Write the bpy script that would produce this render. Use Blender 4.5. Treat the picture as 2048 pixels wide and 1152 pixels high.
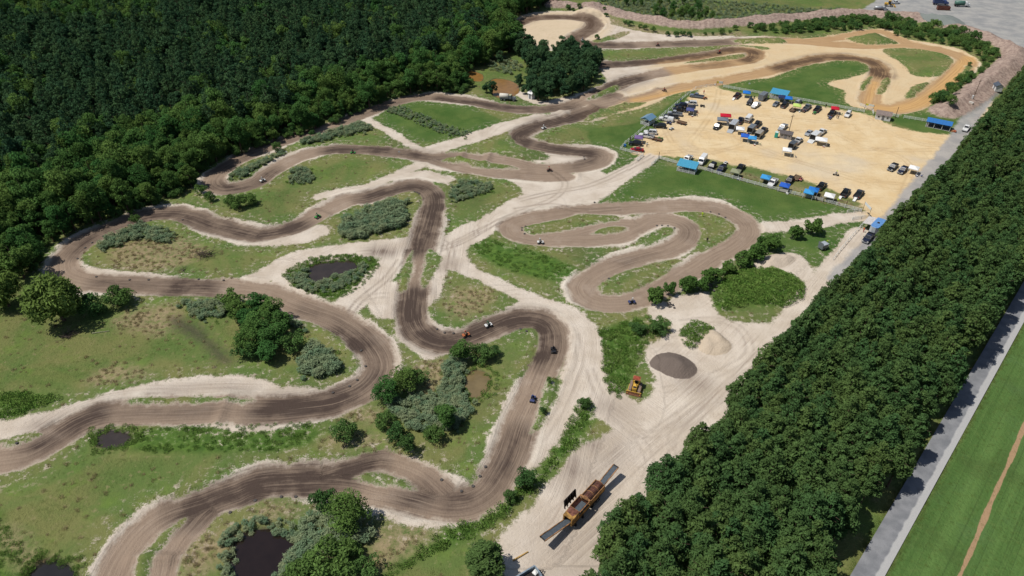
import bpy, bmesh, math, random
import numpy as np
from mathutils import Vector, Matrix

# ------------------------------------------------------------------ camera, sky, sun, exposure
for o in list(bpy.data.objects):
    bpy.data.objects.remove(o)
SC = bpy.context.scene
C = SC.collection
rng = np.random.default_rng(7)
random.seed(7)
R = math.radians

H, PITCH, F, CU, CV = 110.0, R(37.0), 1400.0, 1024.0, 576.0   # drone height, tilt, focal length in photo pixels
cam_d = bpy.data.cameras.new('camera')
cam_d.sensor_width = 36.0
cam_d.lens = 36.0 * F / 2048.0
cam_d.clip_start, cam_d.clip_end = 1.0, 9000.0
cam = bpy.data.objects.new('camera', cam_d)
cam.location = (0, 0, H)
cam.rotation_euler = (R(90) - PITCH, 0, 0)
C.objects.link(cam)
SC.camera = cam

SUN_EL, SUN_AZ = R(61.0), R(188.0)        # towards the sun: azimuth counter-clockwise from +X
sun_dir = Vector((math.cos(SUN_EL) * math.cos(SUN_AZ), math.cos(SUN_EL) * math.sin(SUN_AZ), math.sin(SUN_EL)))
W = bpy.data.worlds.new('World')
SC.world = W
W.use_nodes = True
nt = W.node_tree
bg = nt.nodes['Background']
sky = nt.nodes.new('ShaderNodeTexSky')
sky.sky_type = 'NISHITA'
sky.sun_disc = False
sky.sun_elevation = SUN_EL
sky.sun_rotation = R(90) - SUN_AZ
sky.air_density, sky.dust_density, sky.ozone_density = 1.0, 1.0, 1.0
nt.links.new(sky.outputs[0], bg.inputs[0])
bg.inputs[1].default_value = 0.075
sun_l = bpy.data.lights.new('sun', 'SUN')
sun_l.energy = 4.3
sun_l.angle = R(0.53)
sun_l.color = (1.0, 0.955, 0.88)
sun = bpy.data.objects.new('sun', sun_l)
sun.rotation_euler = sun_dir.to_track_quat('Z', 'Y').to_euler()
sun.location = (-60, 60, 200)
C.objects.link(sun)
SC.view_settings.view_transform = 'Standard'
SC.view_settings.look = 'None'
SC.view_settings.exposure = 0.1
SC.view_settings.gamma = 1.0
SC.view_settings.use_curve_mapping = False
SC.cycles.max_bounces = 5
SC.cycles.diffuse_bounces = 2
SC.cycles.glossy_bounces = 2
SC.cycles.transmission_bounces = 3
SC.cycles.transparent_max_bounces = 4

# ------------------------------------------------------------------ survey: a photo point to its place on the ground
SP, CP = math.sin(PITCH), math.cos(PITCH)
def at(u, v, z=0.0):
    xn, yn = (u - CU) / F, (v - CV) / F
    t = (H - z) / (SP + yn * CP)
    return Vector((xn * t, t * (CP - yn * SP), z))
def wpts(px, z=0.0):
    return np.array([at(u, v, z)[:2] for u, v in px])
def proj(x, y, z=0.0):
    dz = z - H
    d = y * CP - dz * SP
    dn = -(y * SP + dz * CP)
    return CU + F * x / d, CV + F * dn / d
def Z4(ox, oy, pts):                      # points read on a four-times enlargement
    return [(ox + x / 4.0, oy + y / 4.0) for x, y in pts]

def srgb(r, g, b):
    return tuple(((c / 255.0) / 12.92 if c / 255.0 <= 0.04045 else ((c / 255.0 + 0.055) / 1.055) ** 2.4) for c in (r, g, b))
KSUN = 1.30                                # sunlit ground: displayed value / albedo
def alb(r, g, b):
    return tuple(c / KSUN for c in srgb(r, g, b)) + (1.0,)

# ------------------------------------------------------------------ node helper
class G:
    def __init__(self, name):
        self.m = bpy.data.materials.new(name)
        self.m.use_nodes = True
        self.t = self.m.node_tree
        self.t.nodes.clear()
        self.out = self.t.nodes.new('ShaderNodeOutputMaterial')
    def n(self, typ, **kw):
        nd = self.t.nodes.new(typ)
        for k, v in kw.items():
            setattr(nd, k, v)
        return nd
    def put(self, sock, v):
        if v is None:
            return
        if isinstance(v, bpy.types.NodeSocket):
            self.t.links.new(v, sock)
        else:
            if sock.type == 'RGBA' and len(v) == 3:
                v = tuple(v) + (1.0,)
            sock.default_value = v
    def math(self, op, a, b=0.0, c=0.0, clamp=False):
        nd = self.n('ShaderNodeMath', operation=op, use_clamp=clamp)
        self.put(nd.inputs[0], a); self.put(nd.inputs[1], b); self.put(nd.inputs[2], c)
        return nd.outputs[0]
    def add(self, a, b): return self.math('ADD', a, b)
    def mul(self, a, b): return self.math('MULTIPLY', a, b)
    def step(self, x, lo, hi):
        nd = self.n('ShaderNodeMapRange', interpolation_type='SMOOTHSTEP')
        self.put(nd.inputs[0], x); self.put(nd.inputs[1], lo); self.put(nd.inputs[2], hi)
        return nd.outputs[0]
    def lin(self, x, lo, hi, a, b):
        nd = self.n('ShaderNodeMapRange')
        self.put(nd.inputs[0], x); self.put(nd.inputs[1], lo); self.put(nd.inputs[2], hi); self.put(nd.inputs[3], a); self.put(nd.inputs[4], b)
        return nd.outputs[0]
    def mix(self, f, a, b, blend='MIX'):
        nd = self.n('ShaderNodeMix', data_type='RGBA', blend_type=blend)
        self.put(nd.inputs[0], f); self.put(nd.inputs[6], a); self.put(nd.inputs[7], b)
        return nd.outputs[2]
    def noise(self, vec, scale, detail=3.0, rough=0.55, dist=0.0):
        nd = self.n('ShaderNodeTexNoise')
        self.put(nd.inputs['Vector'], vec)
        nd.inputs['Scale'].default_value = scale; nd.inputs['Detail'].default_value = detail
        nd.inputs['Roughness'].default_value = rough; nd.inputs['Distortion'].default_value = dist
        return nd.outputs['Fac']
    def attr(self, name, comp='Color'):
        nd = self.n('ShaderNodeAttribute', attribute_name=name)
        return nd.outputs[comp]
    def sep(self, col):
        nd = self.n('ShaderNodeSeparateColor')
        self.put(nd.inputs[0], col)
        return nd.outputs
    def pos(self):
        return self.n('ShaderNodeNewGeometry').outputs['Position']
    def objco(self):
        return self.n('ShaderNodeTexCoord').outputs['Object']
    def scalev(self, vec, s):
        nd = self.n('ShaderNodeVectorMath', operation='MULTIPLY')
        self.put(nd.inputs[0], vec); self.put(nd.inputs[1], s)
        return nd.outputs[0]
    def bump(self, h, strength, dist=0.1):
        nd = self.n('ShaderNodeBump')
        nd.inputs['Strength'].default_value = strength; nd.inputs['Distance'].default_value = dist
        self.put(nd.inputs['Height'], h)
        return nd.outputs[0]
    def bsdf(self, col, rough=0.9, spec=0.2, metal=0.0, normal=None, **kw):
        nd = self.n('ShaderNodeBsdfPrincipled')
        self.put(nd.inputs['Base Color'], col); self.put(nd.inputs['Roughness'], rough)
        self.put(nd.inputs['Specular IOR Level'], spec); self.put(nd.inputs['Metallic'], metal)
        if normal is not None: self.put(nd.inputs['Normal'], normal)
        for k, v in kw.items(): self.put(nd.inputs[k], v)
        self.t.links.new(nd.outputs[0], self.out.inputs[0])
        return self.m

_mats = {}
def paint(name, rgb, rough=0.5, metal=0.0, spec=0.4, wear=0.12, scale=3.0):
    """painted or plain material with slight unevenness; rgb is the displayed sunlit colour"""
    if name in _mats: return _mats[name]
    g = G(name)
    c = alb(*rgb)
    nz = g.noise(g.objco(), scale, 4.0)
    d = tuple(x * (1 - wear * 2.2) for x in c[:3]) + (1,)
    l = tuple(min(1, x * (1 + wear)) for x in c[:3]) + (1,)
    col = g.mix(g.step(nz, 0.3, 0.7), d, l)
    _mats[name] = g.bsdf(col, rough, spec, metal)
    return _mats[name]
# ------------------------------------------------------------------ the ground: survey of tracks, sand, grass islands
def graded(stops):
    """coordinates from (position, spacing) stops, spacing running linearly between stops"""
    out = [stops[0][0]]
    for (a, sa), (b, sb) in zip(stops, stops[1:]):
        x = out[-1]
        while x < b - 1e-6:
            f = (x - a) / (b - a)
            x += sa + (sb - sa) * f
            out.append(x)
    return np.array(out)
gx = graded([(0, .45), (95, .46), (300, 1.05), (420, 6), (900, 60), (4500, 500)])
GX = np.concatenate([-gx[::-1][:-1], gx])
GY = np.concatenate([[-900, -500, -250, -120, -50, 0, 30, 45], graded([(55, .45), (110, .45), (430, 1.0), (520, 5), (900, 50), (6000, 600)])])
NX, NY = len(GX), len(GY)
shape = (NY, NX)
def full(v): return np.full(shape, float(v), np.float32)
def window(lo, hi, m):
    i0, i1 = np.searchsorted(GX, lo[0] - m), np.searchsorted(GX, hi[0] + m)
    j0, j1 = np.searchsorted(GY, lo[1] - m), np.searchsorted(GY, hi[1] + m)
    return slice(j0, j1), slice(i0, i1)
def smooth(p, step=1.5, closed=False):
    p = np.asarray(p, float)
    if len(p) < 3 and not closed:
        n = max(2, int(np.linalg.norm(p[-1] - p[0]) / step)); t = np.linspace(0, 1, n)[:, None]
        return p[0] * (1 - t) + p[-1] * t
    if closed: q = np.vstack([p[-1], p, p[0], p[1]])
    else: q = np.vstack([2 * p[0] - p[1], p, 2 * p[-1] - p[-2]])
    out = []
    for i in range(1, len(q) - 2):
        a, b, c, d = q[i - 1], q[i], q[i + 1], q[i + 2]
        n = max(2, int(np.linalg.norm(c - b) / step))
        t = np.linspace(0, 1, n, endpoint=False)[:, None]
        out.append(.5 * ((2 * b) + (-a + c) * t + (2 * a - 5 * b + 4 * c - d) * t ** 2 + (-a + 3 * b - 3 * c + d) * t ** 3))
    if not closed: out.append(q[-2][None])
    return np.vstack(out)
track, sand, FU, FV = full(-30), full(-30), full(0), full(0)
def stroke(px, hw, field=None, world=None, flow=False, hw2=None):
    """widen a traced centre line into a band of half width hw metres (signed distance, inside positive)"""
    p = smooth(wpts(px) if world is None else world)
    L = 0.0
    n = len(p) - 1
    for k in range(n):
        a, b = p[k], p[k + 1]
        d = b - a; l = np.hypot(*d)
        if l < 1e-6: continue
        h = hw if hw2 is None else hw + (hw2 - hw) * k / n
        w = window(np.minimum(a, b), np.maximum(a, b), h + 9)
        X, Y = GX[w[1]][None, :], GY[w[0]][:, None]
        t = np.clip(((X - a[0]) * d[0] + (Y - a[1]) * d[1]) / l ** 2, 0, 1)
        ex, ey = X - a[0] - t * d[0], Y - a[1] - t * d[1]
        sd = h - np.sqrt(ex ** 2 + ey ** 2)
        f = field[w]
        m = sd > f
        field[w] = np.where(m, sd, f)
        if flow:
            s = ((X - a[0]) * d[1] - (Y - a[1]) * d[0]) / l
            FU[w] = np.where(m, s, FU[w]); FV[w] = np.where(m, L + t * l, FV[w])
        L += l
def poly_sd(px, m=10.0, world=None, sm=True):
    p = wpts(px) if world is None else np.asarray(world, float)
    if sm: p = smooth(p, 3.0, True)
    w = window(p.min(0), p.max(0), m)
    X, Y = GX[w[1]][None, :], GY[w[0]][:, None]
    ins = np.zeros((Y.shape[0], X.shape[1]), bool); dm = np.full(ins.shape, 1e9)
    for a, b in zip(p, np.roll(p, -1, 0)):
        d = b - a; l2 = d @ d
        if l2 < 1e-9: continue
        t = np.clip(((X - a[0]) * d[0] + (Y - a[1]) * d[1]) / l2, 0, 1)
        dm = np.minimum(dm, (X - a[0] - t * d[0]) ** 2 + (Y - a[1] - t * d[1]) ** 2)
        cond = (a[1] > Y) != (b[1] > Y)
        if abs(d[1]) > 1e-9: ins ^= cond & (X < a[0] + (Y - a[1]) / d[1] * d[0])
    return w, np.where(ins, 1, -1) * np.sqrt(dm)
def fill(px, field, **kw):
    w, sd = poly_sd(px, **kw)
    field[w] = np.maximum(field[w], sd)
def cut(px, fields, grow=0.0, **kw):
    w, sd = poly_sd(px, **kw)
    for f in fields: f[w] = np.minimum(f[w], -sd - grow)
def soft(px, field, val, feather, **kw):
    w, sd = poly_sd(px, m=feather + 2, **kw)
    field[w] = np.maximum(field[w], val * np.clip(sd / feather + .5, 0, 1))
def blot(px, hw, val, field, feather=1.0):
    """soft stain along a traced line"""
    f = full(-30)
    stroke(px, hw, f)
    np.maximum(field, val * np.clip((f + feather * hw) / (2 * feather * hw), 0, 1) ** 1.0, out=field)

T1 = [(1230, 190), (1190, 200), (1130, 212), (1060, 219), (1000, 214), (940, 202), (880, 194), (830, 195), (780, 207), (740, 222), (700, 238), (650, 255), (600, 270), (560, 283), (520, 299), (480, 317), (450, 335), (430, 352), (425, 368), (445, 378), (480, 374), (512, 364), (537, 345), (562, 331), (594, 315), (637, 302), (687, 298), (737, 300), (812, 307), (862, 314), (924, 311), (975, 317), (1024, 324), (1060, 333)]
T1b = [(862, 314), (900, 328), (950, 340), (1010, 347), (1080, 352), (1130, 352)]
T2 = [(1260, 200), (1199, 222), (1124, 240), (1074, 253), (1040, 268), (1040, 281), (1086, 293), (1136, 301), (1180, 304), (1205, 309), (1198, 322), (1161, 333), (1099, 338), (1049, 335), (1000, 345)]
T3 = [(512, 469), (549, 464), (587, 454), (624, 436), (662, 415), (699, 399), (737, 393), (774, 381), (820, 371), (847, 374), (864, 388), (867, 408), (861, 433), (853, 463), (846, 488), (839, 513), (833, 538), (828, 576), (826, 601), (824, 626), (830, 650), (848, 671), (882, 684), (924, 680), (962, 667), (999, 650), (1026, 639), (1058, 635), (1088, 642), (1104, 660), (1106, 688), (1099, 716), (1086, 746), (1074, 776), (1061, 801), (1049, 826), (1039, 851), (1022, 905), (1000, 950), (975, 985), (937, 1006), (887, 1008), (837, 996), (787, 984), (749, 977), (712, 967), (662, 961), (587, 961), (512, 968), (475, 983), (437, 996), (400, 1011), (350, 1027), (312, 1046), (282, 1074), (262, 1101), (245, 1129), (230, 1165)]
T3b = [(880, 985), (862, 968), (837, 949), (799, 932), (762, 925), (724, 933), (687, 943), (640, 955)]
T3c = [(437, 1000), (405, 1026), (385, 1050), (362, 1075), (344, 1103), (332, 1128), (318, 1168)]
T4 = [(512, 469), (475, 461), (425, 448), (387, 434), (350, 426), (312, 427), (275, 435), (237, 449), (200, 466), (162, 486), (137, 508), (124, 528), (132, 548), (175, 562), (250, 568), (350, 573), (450, 576), (512, 582), (549, 591), (587, 607), (624, 620), (662, 633), (692, 649), (719, 668), (742, 691), (756, 713), (760, 736), (750, 757), (730, 777), (702, 793), (662, 806), (612, 814), (562, 819), (512, 820), (425, 820), (325, 822), (250, 824), (195, 832), (150, 850), (115, 873), (87, 890), (50, 908), (0, 916), (-40, 925)]
T4b = [(560, 800), (512, 782), (450, 775), (375, 778), (300, 788), (240, 801), (187, 818), (137, 833), (75, 850), (0, 864), (-40, 870)]
T5 = [(1150, 424), (1199, 418), (1249, 416), (1324, 412), (1399, 411), (1449, 421), (1484, 438), (1497, 458), (1489, 475), (1462, 495), (1427, 513), (1399, 533), (1362, 553), (1325, 575), (1285, 596), (1249, 604), (1204, 604), (1174, 592), (1164, 574), (1176, 557), (1199, 543), (1236, 528), (1286, 513), (1336, 499), (1367, 482), (1378, 463), (1366, 447), (1336, 438), (1304, 440), (1276, 453), (1244, 469), (1199, 477), (1124, 479), (1074, 477), (1036, 471), (1022, 459), (1028, 446), (1056, 437), (1090, 431), (1136, 426)]
T5b = [(1276, 448), (1224, 448), (1186, 457), (1150, 466), (1100, 474)]
TF1 = [(1000, 62), (1030, 48), (1074, 35), (1136, 34), (1176, 39), (1190, 46), (1184, 57), (1162, 69), (1150, 77), (1164, 85), (1199, 90), (1249, 90), (1324, 88), (1399, 86), (1461, 83), (1520, 80), (1586, 81), (1640, 86), (1711, 91), (1770, 90), (1811, 89), (1861, 96), (1908, 107), (1932, 121), (1924, 136), (1898, 160), (1873, 180), (1848, 197), (1823, 209), (1786, 217), (1755, 214)]
TF1b = [(1600, 82), (1673, 76), (1723, 66), (1761, 62), (1786, 71), (1811, 84)]
TF2 = [(1190, 131), (1206, 130), (1274, 125), (1374, 115), (1424, 106), (1474, 99), (1500, 100), (1512, 108), (1499, 119), (1449, 127), (1374, 137), (1299, 150), (1249, 163), (1200, 186), (1150, 208)]
TF3 = [(1740, 205), (1745, 180), (1754, 160), (1762, 146), (1757, 131), (1736, 120), (1698, 114), (1648, 115), (1598, 125), (1536, 142), (1474, 156), (1424, 165), (1349, 178), (1274, 198), (1211, 209), (1160, 225)]
TRACKS = [(T1, 4.0), (T1b, 3.6), (T2, 4.2), (T3, 4.1), (T3b, 3.4), (T3c, 3.0), (T4, 4.3), (T5, 4.0), (T5b, 3.2), (TF1, 5.0), (TF1b, 4.0), (TF2, 4.6), (TF3, 4.4)]
# pale sandy ways and open sand
WAYS = [(T4b, 3.8), ([(1060, 400), (1010, 432), (945, 465), (905, 492), (905, 522), (930, 550), (985, 580), (1040, 602), (1099, 624), (1140, 642), (1162, 672), (1168, 716), (1172, 751), (1194, 781), (1224, 808), (1260, 835)], 4.9),
        ([(837, 488), (762, 496), (687, 503), (624, 513), (574, 528), (537, 548), (500, 566)], 4.0),
        ([(815, 498), (784, 526), (764, 551), (740, 574), (712, 598), (680, 622)], 4.0),
        ([(712, 598), (760, 592), (810, 600)], 3.4),
        ([(878, 488), (886, 510), (885, 535), (872, 563), (858, 592), (840, 605)], 3.0),
        ([(1100, 395), (1180, 372), (1250, 345), (1310, 306)], 3.4),
        ([(850, 306), (912, 287), (962, 270), (1024, 250), (1080, 236)], 4.2),
        ([(730, 238), (774, 260), (805, 280), (840, 300)], 2.0),
        ([(1150, 745), (1138, 790), (1118, 830), (1094, 858), (1050, 915)], 3.8),
        ([(1515, 457), (1570, 452), (1625, 447), (1690, 436), (1745, 430)], 3.0),
        ([(1730, 470), (1660, 555), (1560, 680), (1450, 800), (1330, 910), (1230, 1000)], 4.5),
        ([(1030, 182), (1080, 205), (1140, 196)], 2.2),
        ([(560, 560), (600, 610)], 2.5), ([(800, 365), (840, 350), (890, 360)], 3.0), ([(512, 480), (590, 478), (640, 462)], 3.4), ([(640, 392), (740, 372), (790, 352), (850, 325)], 2.6)]
SANDS = [[(1030, 345), (1110, 352), (1180, 338), (1215, 348), (1250, 345), (1290, 318), (1318, 320), (1260, 358), (1205, 398), (1190, 412), (1150, 425), (1060, 432), (1020, 440), (1000, 430), (1035, 402), (1042, 375), (1000, 352)],
         [(1180, 882), (1235, 852), (1250, 822), (1300, 790), (1310, 760), (1290, 712), (1292, 690), (1340, 662), (1338, 640), (1312, 628), (1350, 592), (1420, 586), (1425, 612), (1462, 640), (1540, 645), (1600, 620), (1630, 575), (1650, 545), (1700, 540), (1750, 560), (1700, 720), (1500, 950), (1300, 1152), (1050, 1190), (990, 1100), (992, 1075), (1040, 1032), (1100, 962), (1150, 900)],
         [(1100, 225), (1170, 188), (1212, 162), (1205, 136), (1300, 122), (1390, 113), (1450, 104), (1540, 98), (1470, 90), (1300, 97), (1220, 99), (1150, 95), (1110, 80), (1040, 78), (1015, 64), (1040, 42), (1090, 30), (1150, 28), (1190, 32), (1212, 48), (1195, 66), (1230, 64), (1290, 82), (1400, 80), (1500, 74), (1600, 77), (1680, 68), (1760, 57), (1800, 75), (1870, 87), (1920, 98), (1962, 126), (1950, 145), (1910, 175), (1860, 205), (1820, 220), (1770, 223), (1720, 217), (1690, 205), (1688, 180), (1650, 168), (1700, 155), (1742, 140), (1720, 122), (1650, 122), (1590, 135), (1500, 160), (1440, 166), (1400, 172), (1340, 192), (1300, 212), (1240, 226), (1170, 245)],
         [(1020, 252), (1080, 233), (1160, 215), (1240, 193), (1250, 206), (1190, 235), (1110, 254), (1060, 264)],
         [(1004, 64), (1050, 28), (1150, 22), (1215, 30), (1226, 68), (1290, 84), (1225, 98), (1110, 102), (1050, 88)],
         [(770, 560), (800, 570), (812, 596), (800, 625), (765, 640), (740, 622), (735, 590)],
         [(862, 480), (900, 470), (940, 470), (925, 500), (925, 530), (905, 545), (885, 520), (872, 500)],
         [(850, 318), (900, 322), (960, 336), (1040, 338), (1040, 360), (960, 350), (880, 342), (850, 332)],
         [(740, 480), (800, 478), (830, 490), (800, 520), (770, 520), (740, 505)],
         [(560, 520), (600, 500), (650, 498), (640, 515), (590, 530)], [(880, 345), (840, 340), (800, 350), (830, 362), (880, 366), (900, 372)],
         [(1215, 48), (1300, 66), (1400, 72), (1470, 72), (1400, 82), (1300, 84), (1230, 68)],
         [(770, 610), (790, 604), (800, 625), (790, 640), (770, 640), (750, 628)],
         [(840, 690), (870, 702), (895, 706), (880, 716), (845, 716)],
         [(880, 940), (930, 960), (960, 975), (965, 950), (985, 930), (970, 985), (930, 988), (890, 965)],
         [(560, 770), (640, 775), (680, 785), (620, 800), (560, 800)],
         [(1290, 610), (1330, 600), (1330, 640), (1300, 640)],
         [(1510, 520), (1560, 505), (1600, 510), (1640, 560), (1600, 560), (1560, 540), (1515, 540)],
         [(1110, 300), (1150, 312), (1170, 316), (1150, 325), (1100, 328), (1060, 320)]]
ISLANDS = [[(807, 538), (814, 513), (827, 500), (822, 525), (816, 563), (812, 580), (798, 582), (800, 560)],
           [(849, 538), (853, 503), (864, 500), (879, 513), (877, 528), (867, 553), (854, 570), (844, 578)],
           [(897, 542), (925, 548), (985, 577), (1035, 602), (1010, 614), (975, 633), (930, 652), (900, 652), (885, 642), (880, 620), (884, 590), (890, 565)],
           Z4(1024, 576, [(340, 715), (370, 760), (350, 860), (300, 980), (240, 1100), (180, 1152), (150, 1130), (220, 960), (260, 800), (290, 740)]),
           [(884, 320), (917, 315), (962, 323), (1024, 333), (1030, 337), (962, 334), (912, 325)],
           [(890, 305), (930, 291), (990, 273), (1020, 270), (1030, 287), (1080, 306), (1098, 313), (1085, 319), (1040, 315), (985, 308), (930, 304)],
           [(255, 802), (300, 796), (375, 795), (450, 798), (505, 802), (450, 804), (375, 803), (300, 805)],
           Z4(512, 864, [(780, 360), (900, 335), (1050, 350), (1180, 390), (1270, 470), (1150, 440), (950, 400), (830, 380)]),
           Z4(0, 864, [(1460, 690), (1480, 720), (1380, 800), (1280, 950), (1200, 1050), (1150, 1180), (1080, 1180), (1120, 1050), (1200, 920), (1300, 800), (1380, 740)]),
           Z4(0, 864, [(60, 60), (150, 30), (330, 0), (320, 30), (200, 80), (100, 105), (0, 100), (-100, 90), (-60, 70)]),
           Z4(1024, 288, [(640, 715), (700, 680), (800, 660), (900, 665), (880, 695), (750, 715)]),
           [(1074, 275), (1089, 262), (1119, 257), (1136, 268), (1134, 280), (1111, 285), (1084, 281)],
           Z4(1024, 288, [(90, 690), (150, 650), (450, 590), (600, 560), (880, 590), (700, 630), (400, 690), (170, 718)]),
           # far side
           Z4(1536, 0, [(630, 310), (740, 285), (850, 265), (930, 295), (1035, 342), (850, 355), (720, 345)]),
           Z4(1536, 0, [(-280, 325), (-150, 312), (0, 310), (90, 305), (150, 340), (0, 350), (-200, 345)]),
           Z4(1536, 0, [(920, 400), (1150, 390), (1400, 430), (1470, 480), (1440, 550), (1350, 610), (1200, 610), (1120, 570), (1060, 500)]),
           Z4(1536, 0, [(740, 700), (780, 640), (830, 610), (800, 680), (750, 720)]),
           Z4(1536, 0, [(880, 730), (920, 640), (965, 620), (970, 680), (900, 745)]),
           Z4(1536, 0, [(1090, 770), (1180, 680), (1290, 665), (1200, 740), (1140, 785)]),
           Z4(1536, 0, [(1550, 590), (1590, 530), (1630, 520), (1620, 560), (1560, 605)]),
           Z4(1024, 0, [(640, 410), (1000, 405), (1400, 385), (1700, 372), (1400, 430), (1100, 470), (800, 490), (700, 460)]),
           Z4(1024, 0, [(600, 790), (800, 690), (860, 690), (800, 740), (640, 790)]),
           Z4(1024, 0, [(1380, 505), (1700, 450), (1850, 440), (1800, 465), (1500, 495)]),
           Z4(1024, 0, [(640, 330), (760, 290), (900, 250), (940, 265), (800, 320), (720, 335)]),
           Z4(1024, 0, [(580, 960), (680, 890), (900, 830), (1060, 820), (1020, 845), (860, 900), (640, 960)])]
def wob0(x, y): return np.sin(x / 9 + 1) * np.sin(y / 8 + 2) + .5 * np.sin((x + y) / 5.3) * np.sin((x - y) / 6.1 + 1)
for p_, hw_ in WAYS: stroke(p_, hw_, sand, flow=True)
for p_ in SANDS: fill(p_, sand)
for p_, hw_ in TRACKS: stroke(p_, hw_, track, flow=True)
np.maximum(sand, track + .45 + 1.3 * np.clip(wob0(*np.meshgrid(GX, GY)), -.7, 1.2), out=sand)          # a bare sandy fringe along every track
for p_ in ISLANDS: cut(p_, (sand, track))

lot, gravel, bank, stain, ochre, lush, dry, lawn, soil, reedy = (full(-30), full(-30), full(-30), full(0), full(0), full(0), full(0), full(0), full(0), full(0))
LOT = [(1262, 302), (1285, 275), (1330, 240), (1368, 207), (1398, 178), (1432, 171), (1446, 178), (1530, 197), (1640, 212), (1725, 226), (1752, 236), (1785, 250), (1830, 262), (1915, 268), (1940, 240), (1975, 200), (1985, 215), (1950, 260), (1900, 330), (1840, 400), (1800, 440), (1765, 462), (1738, 445), (1728, 420), (1705, 398), (1640, 372), (1540, 342), (1470, 330), (1400, 318), (1330, 312), (1300, 304), (1275, 309)]
fill(LOT, lot)
GRAV = [(1722, 26), (1765, -10), (1800, -60), (2300, -60), (2300, 160), (2060, 130), (2040, 100), (1990, 78), (1900, 52), (1800, 34)]
fill(GRAV, gravel)
stroke([(1990, 170), (1955, 215), (1915, 280), (1860, 350), (1800, 425), (1755, 480), (1715, 525), (1680, 560)], 3.2, gravel)   # gravel lane along the pines
BANK = [(1110, 12), (1150, 14), (1200, 20), (1250, 32), (1300, 42), (1350, 50), (1400, 52), (1470, 48), (1550, 40), (1640, 32), (1720, 29), (1800, 35), (1860, 44), (1920, 60), (1975, 78), (2015, 96), (2030, 112), (2015, 135), (1985, 160), (1950, 188), (1915, 212), (1890, 226)]
stroke(BANK, 6.0, bank)
stroke([(1890, 226), (1930, 205), (1965, 180), (1990, 165)], 5.0, bank)

# stains: damp, dark groove left by tyres on the racing line
DARK = [([(500, 782), (450, 776), (375, 778), (300, 788)], 1.6, .3), ([(240, 801), (187, 818), (137, 833), (75, 850)], 2.0, .35), ([(520, 468), (560, 461), (595, 450)], 2.6, .9), ([(735, 393), (774, 383), (820, 374), (850, 378)], 2.8, .7), ([(868, 395), (868, 412), (862, 432), (855, 452), (846, 478), (838, 492)], 3.4, .95),
        ([(827, 590), (822, 620), (828, 648), (850, 672), (884, 684), (924, 680), (962, 666), (1000, 650)], 3.2, .75), ([(1000, 650), (1040, 637), (1070, 640), (1090, 660), (1088, 690), (1082, 712)], 3.0, .8),
        ([(675, 668), (700, 672), (722, 690)], 3.0, .75), ([(735, 690), (752, 720), (752, 750), (725, 776)], 3.0, .45), ([(690, 795), (640, 808), (590, 812), (540, 820)], 3.2, .75),
        ([(690, 945), (640, 950), (580, 960), (512, 968), (470, 985), (420, 1000), (380, 1015)], 3.0, .8), ([(600, 968), (560, 975), (500, 985)], 2.6, .8), ([(1040, 870), (1015, 910), (985, 965), (950, 990), (905, 1000)], 2.6, .5), ([(740, 930), (715, 935)], 2.5, .7), ([(850, 990), (820, 1000)], 2.5, .5),
        ([(300, 430), (350, 428), (400, 440), (450, 455), (512, 468)], 2.8, .65), ([(290, 436), (230, 452), (180, 477), (145, 505)], 2.8, .55), ([(350, 572), (400, 575)], 3.2, .8), ([(200, 562), (280, 570), (360, 574)], 2.4, .45),
        ([(600, 620), (660, 634), (690, 655)], 2.2, .35), ([(150, 848), (185, 832)], 3.0, .7), ([(100, 885), (70, 895)], 2.4, .55), ([(250, 824), (320, 822), (420, 820)], 2.0, .3),
        ([(1060, 218), (1000, 213), (950, 204), (880, 196)], 2.6, .7), ([(850, 196), (780, 208), (700, 237)], 2.4, .35), ([(600, 270), (520, 298), (450, 336)], 2.4, .35), ([(430, 370), (470, 376), (512, 366), (545, 342)], 2.4, .6), ([(660, 299), (737, 299), (812, 306), (850, 311)], 2.8, .7), ([(862, 314), (885, 318)], 3.0, .35),
        ([(1200, 222), (1124, 240), (1074, 253), (1042, 268), (1045, 280)], 3.4, .95), ([(1080, 245), (1120, 236)], 3.2, .9), ([(1086, 292), (1130, 300), (1180, 306)], 3.0, .75), ([(1190, 318), (1150, 332)], 2.6, .4), ([(1040, 265), (1025, 275), (1050, 288)], 2.6, .7),
        ([(1140, 212), (1110, 216), (1080, 218)], 3.0, .6), ([(1210, 184), (1250, 163), (1272, 157)], 4.0, .75), ([(1206, 130), (1300, 122), (1400, 110), (1470, 99), (1505, 104), (1495, 119)], 3.2, .75), ([(1400, 132), (1450, 126)], 2.8, .4),
        ([(1020, 54), (1074, 35), (1150, 35), (1185, 44), (1170, 65), (1150, 77), (1180, 88), (1250, 90)], 3.2, .7), ([(1324, 88), (1400, 86), (1450, 84)], 2.8, .5), ([(1560, 136), (1598, 125), (1648, 115), (1698, 114), (1740, 122), (1760, 137), (1762, 150)], 3.4, .75), ([(1750, 140), (1765, 150)], 3.4, .8),
        ([(1380, 455), (1376, 470)], 2.2, .3), ([(1300, 510), (1250, 525)], 1.6, .25), ([(900, 528), (893, 532)], 2.2, .45), ([(752, 503), (780, 502)], 2.2, .5), ([(1220, 814), (1240, 826)], 2.6, .35), ([(1180, 890), (1210, 900)], 4, .35), ([(1140, 935), (1150, 945)], 4, .4), ([(1190, 1070), (1150, 1110)], 6, .3), ([(1380, 760), (1410, 775)], 2.5, .35), ([(690, 165), (690, 166)], 1, .2)]
for p_, hw_, v_ in DARK: blot(p_, hw_ * 1.1, min(1, v_ * 1.25), stain)
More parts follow.
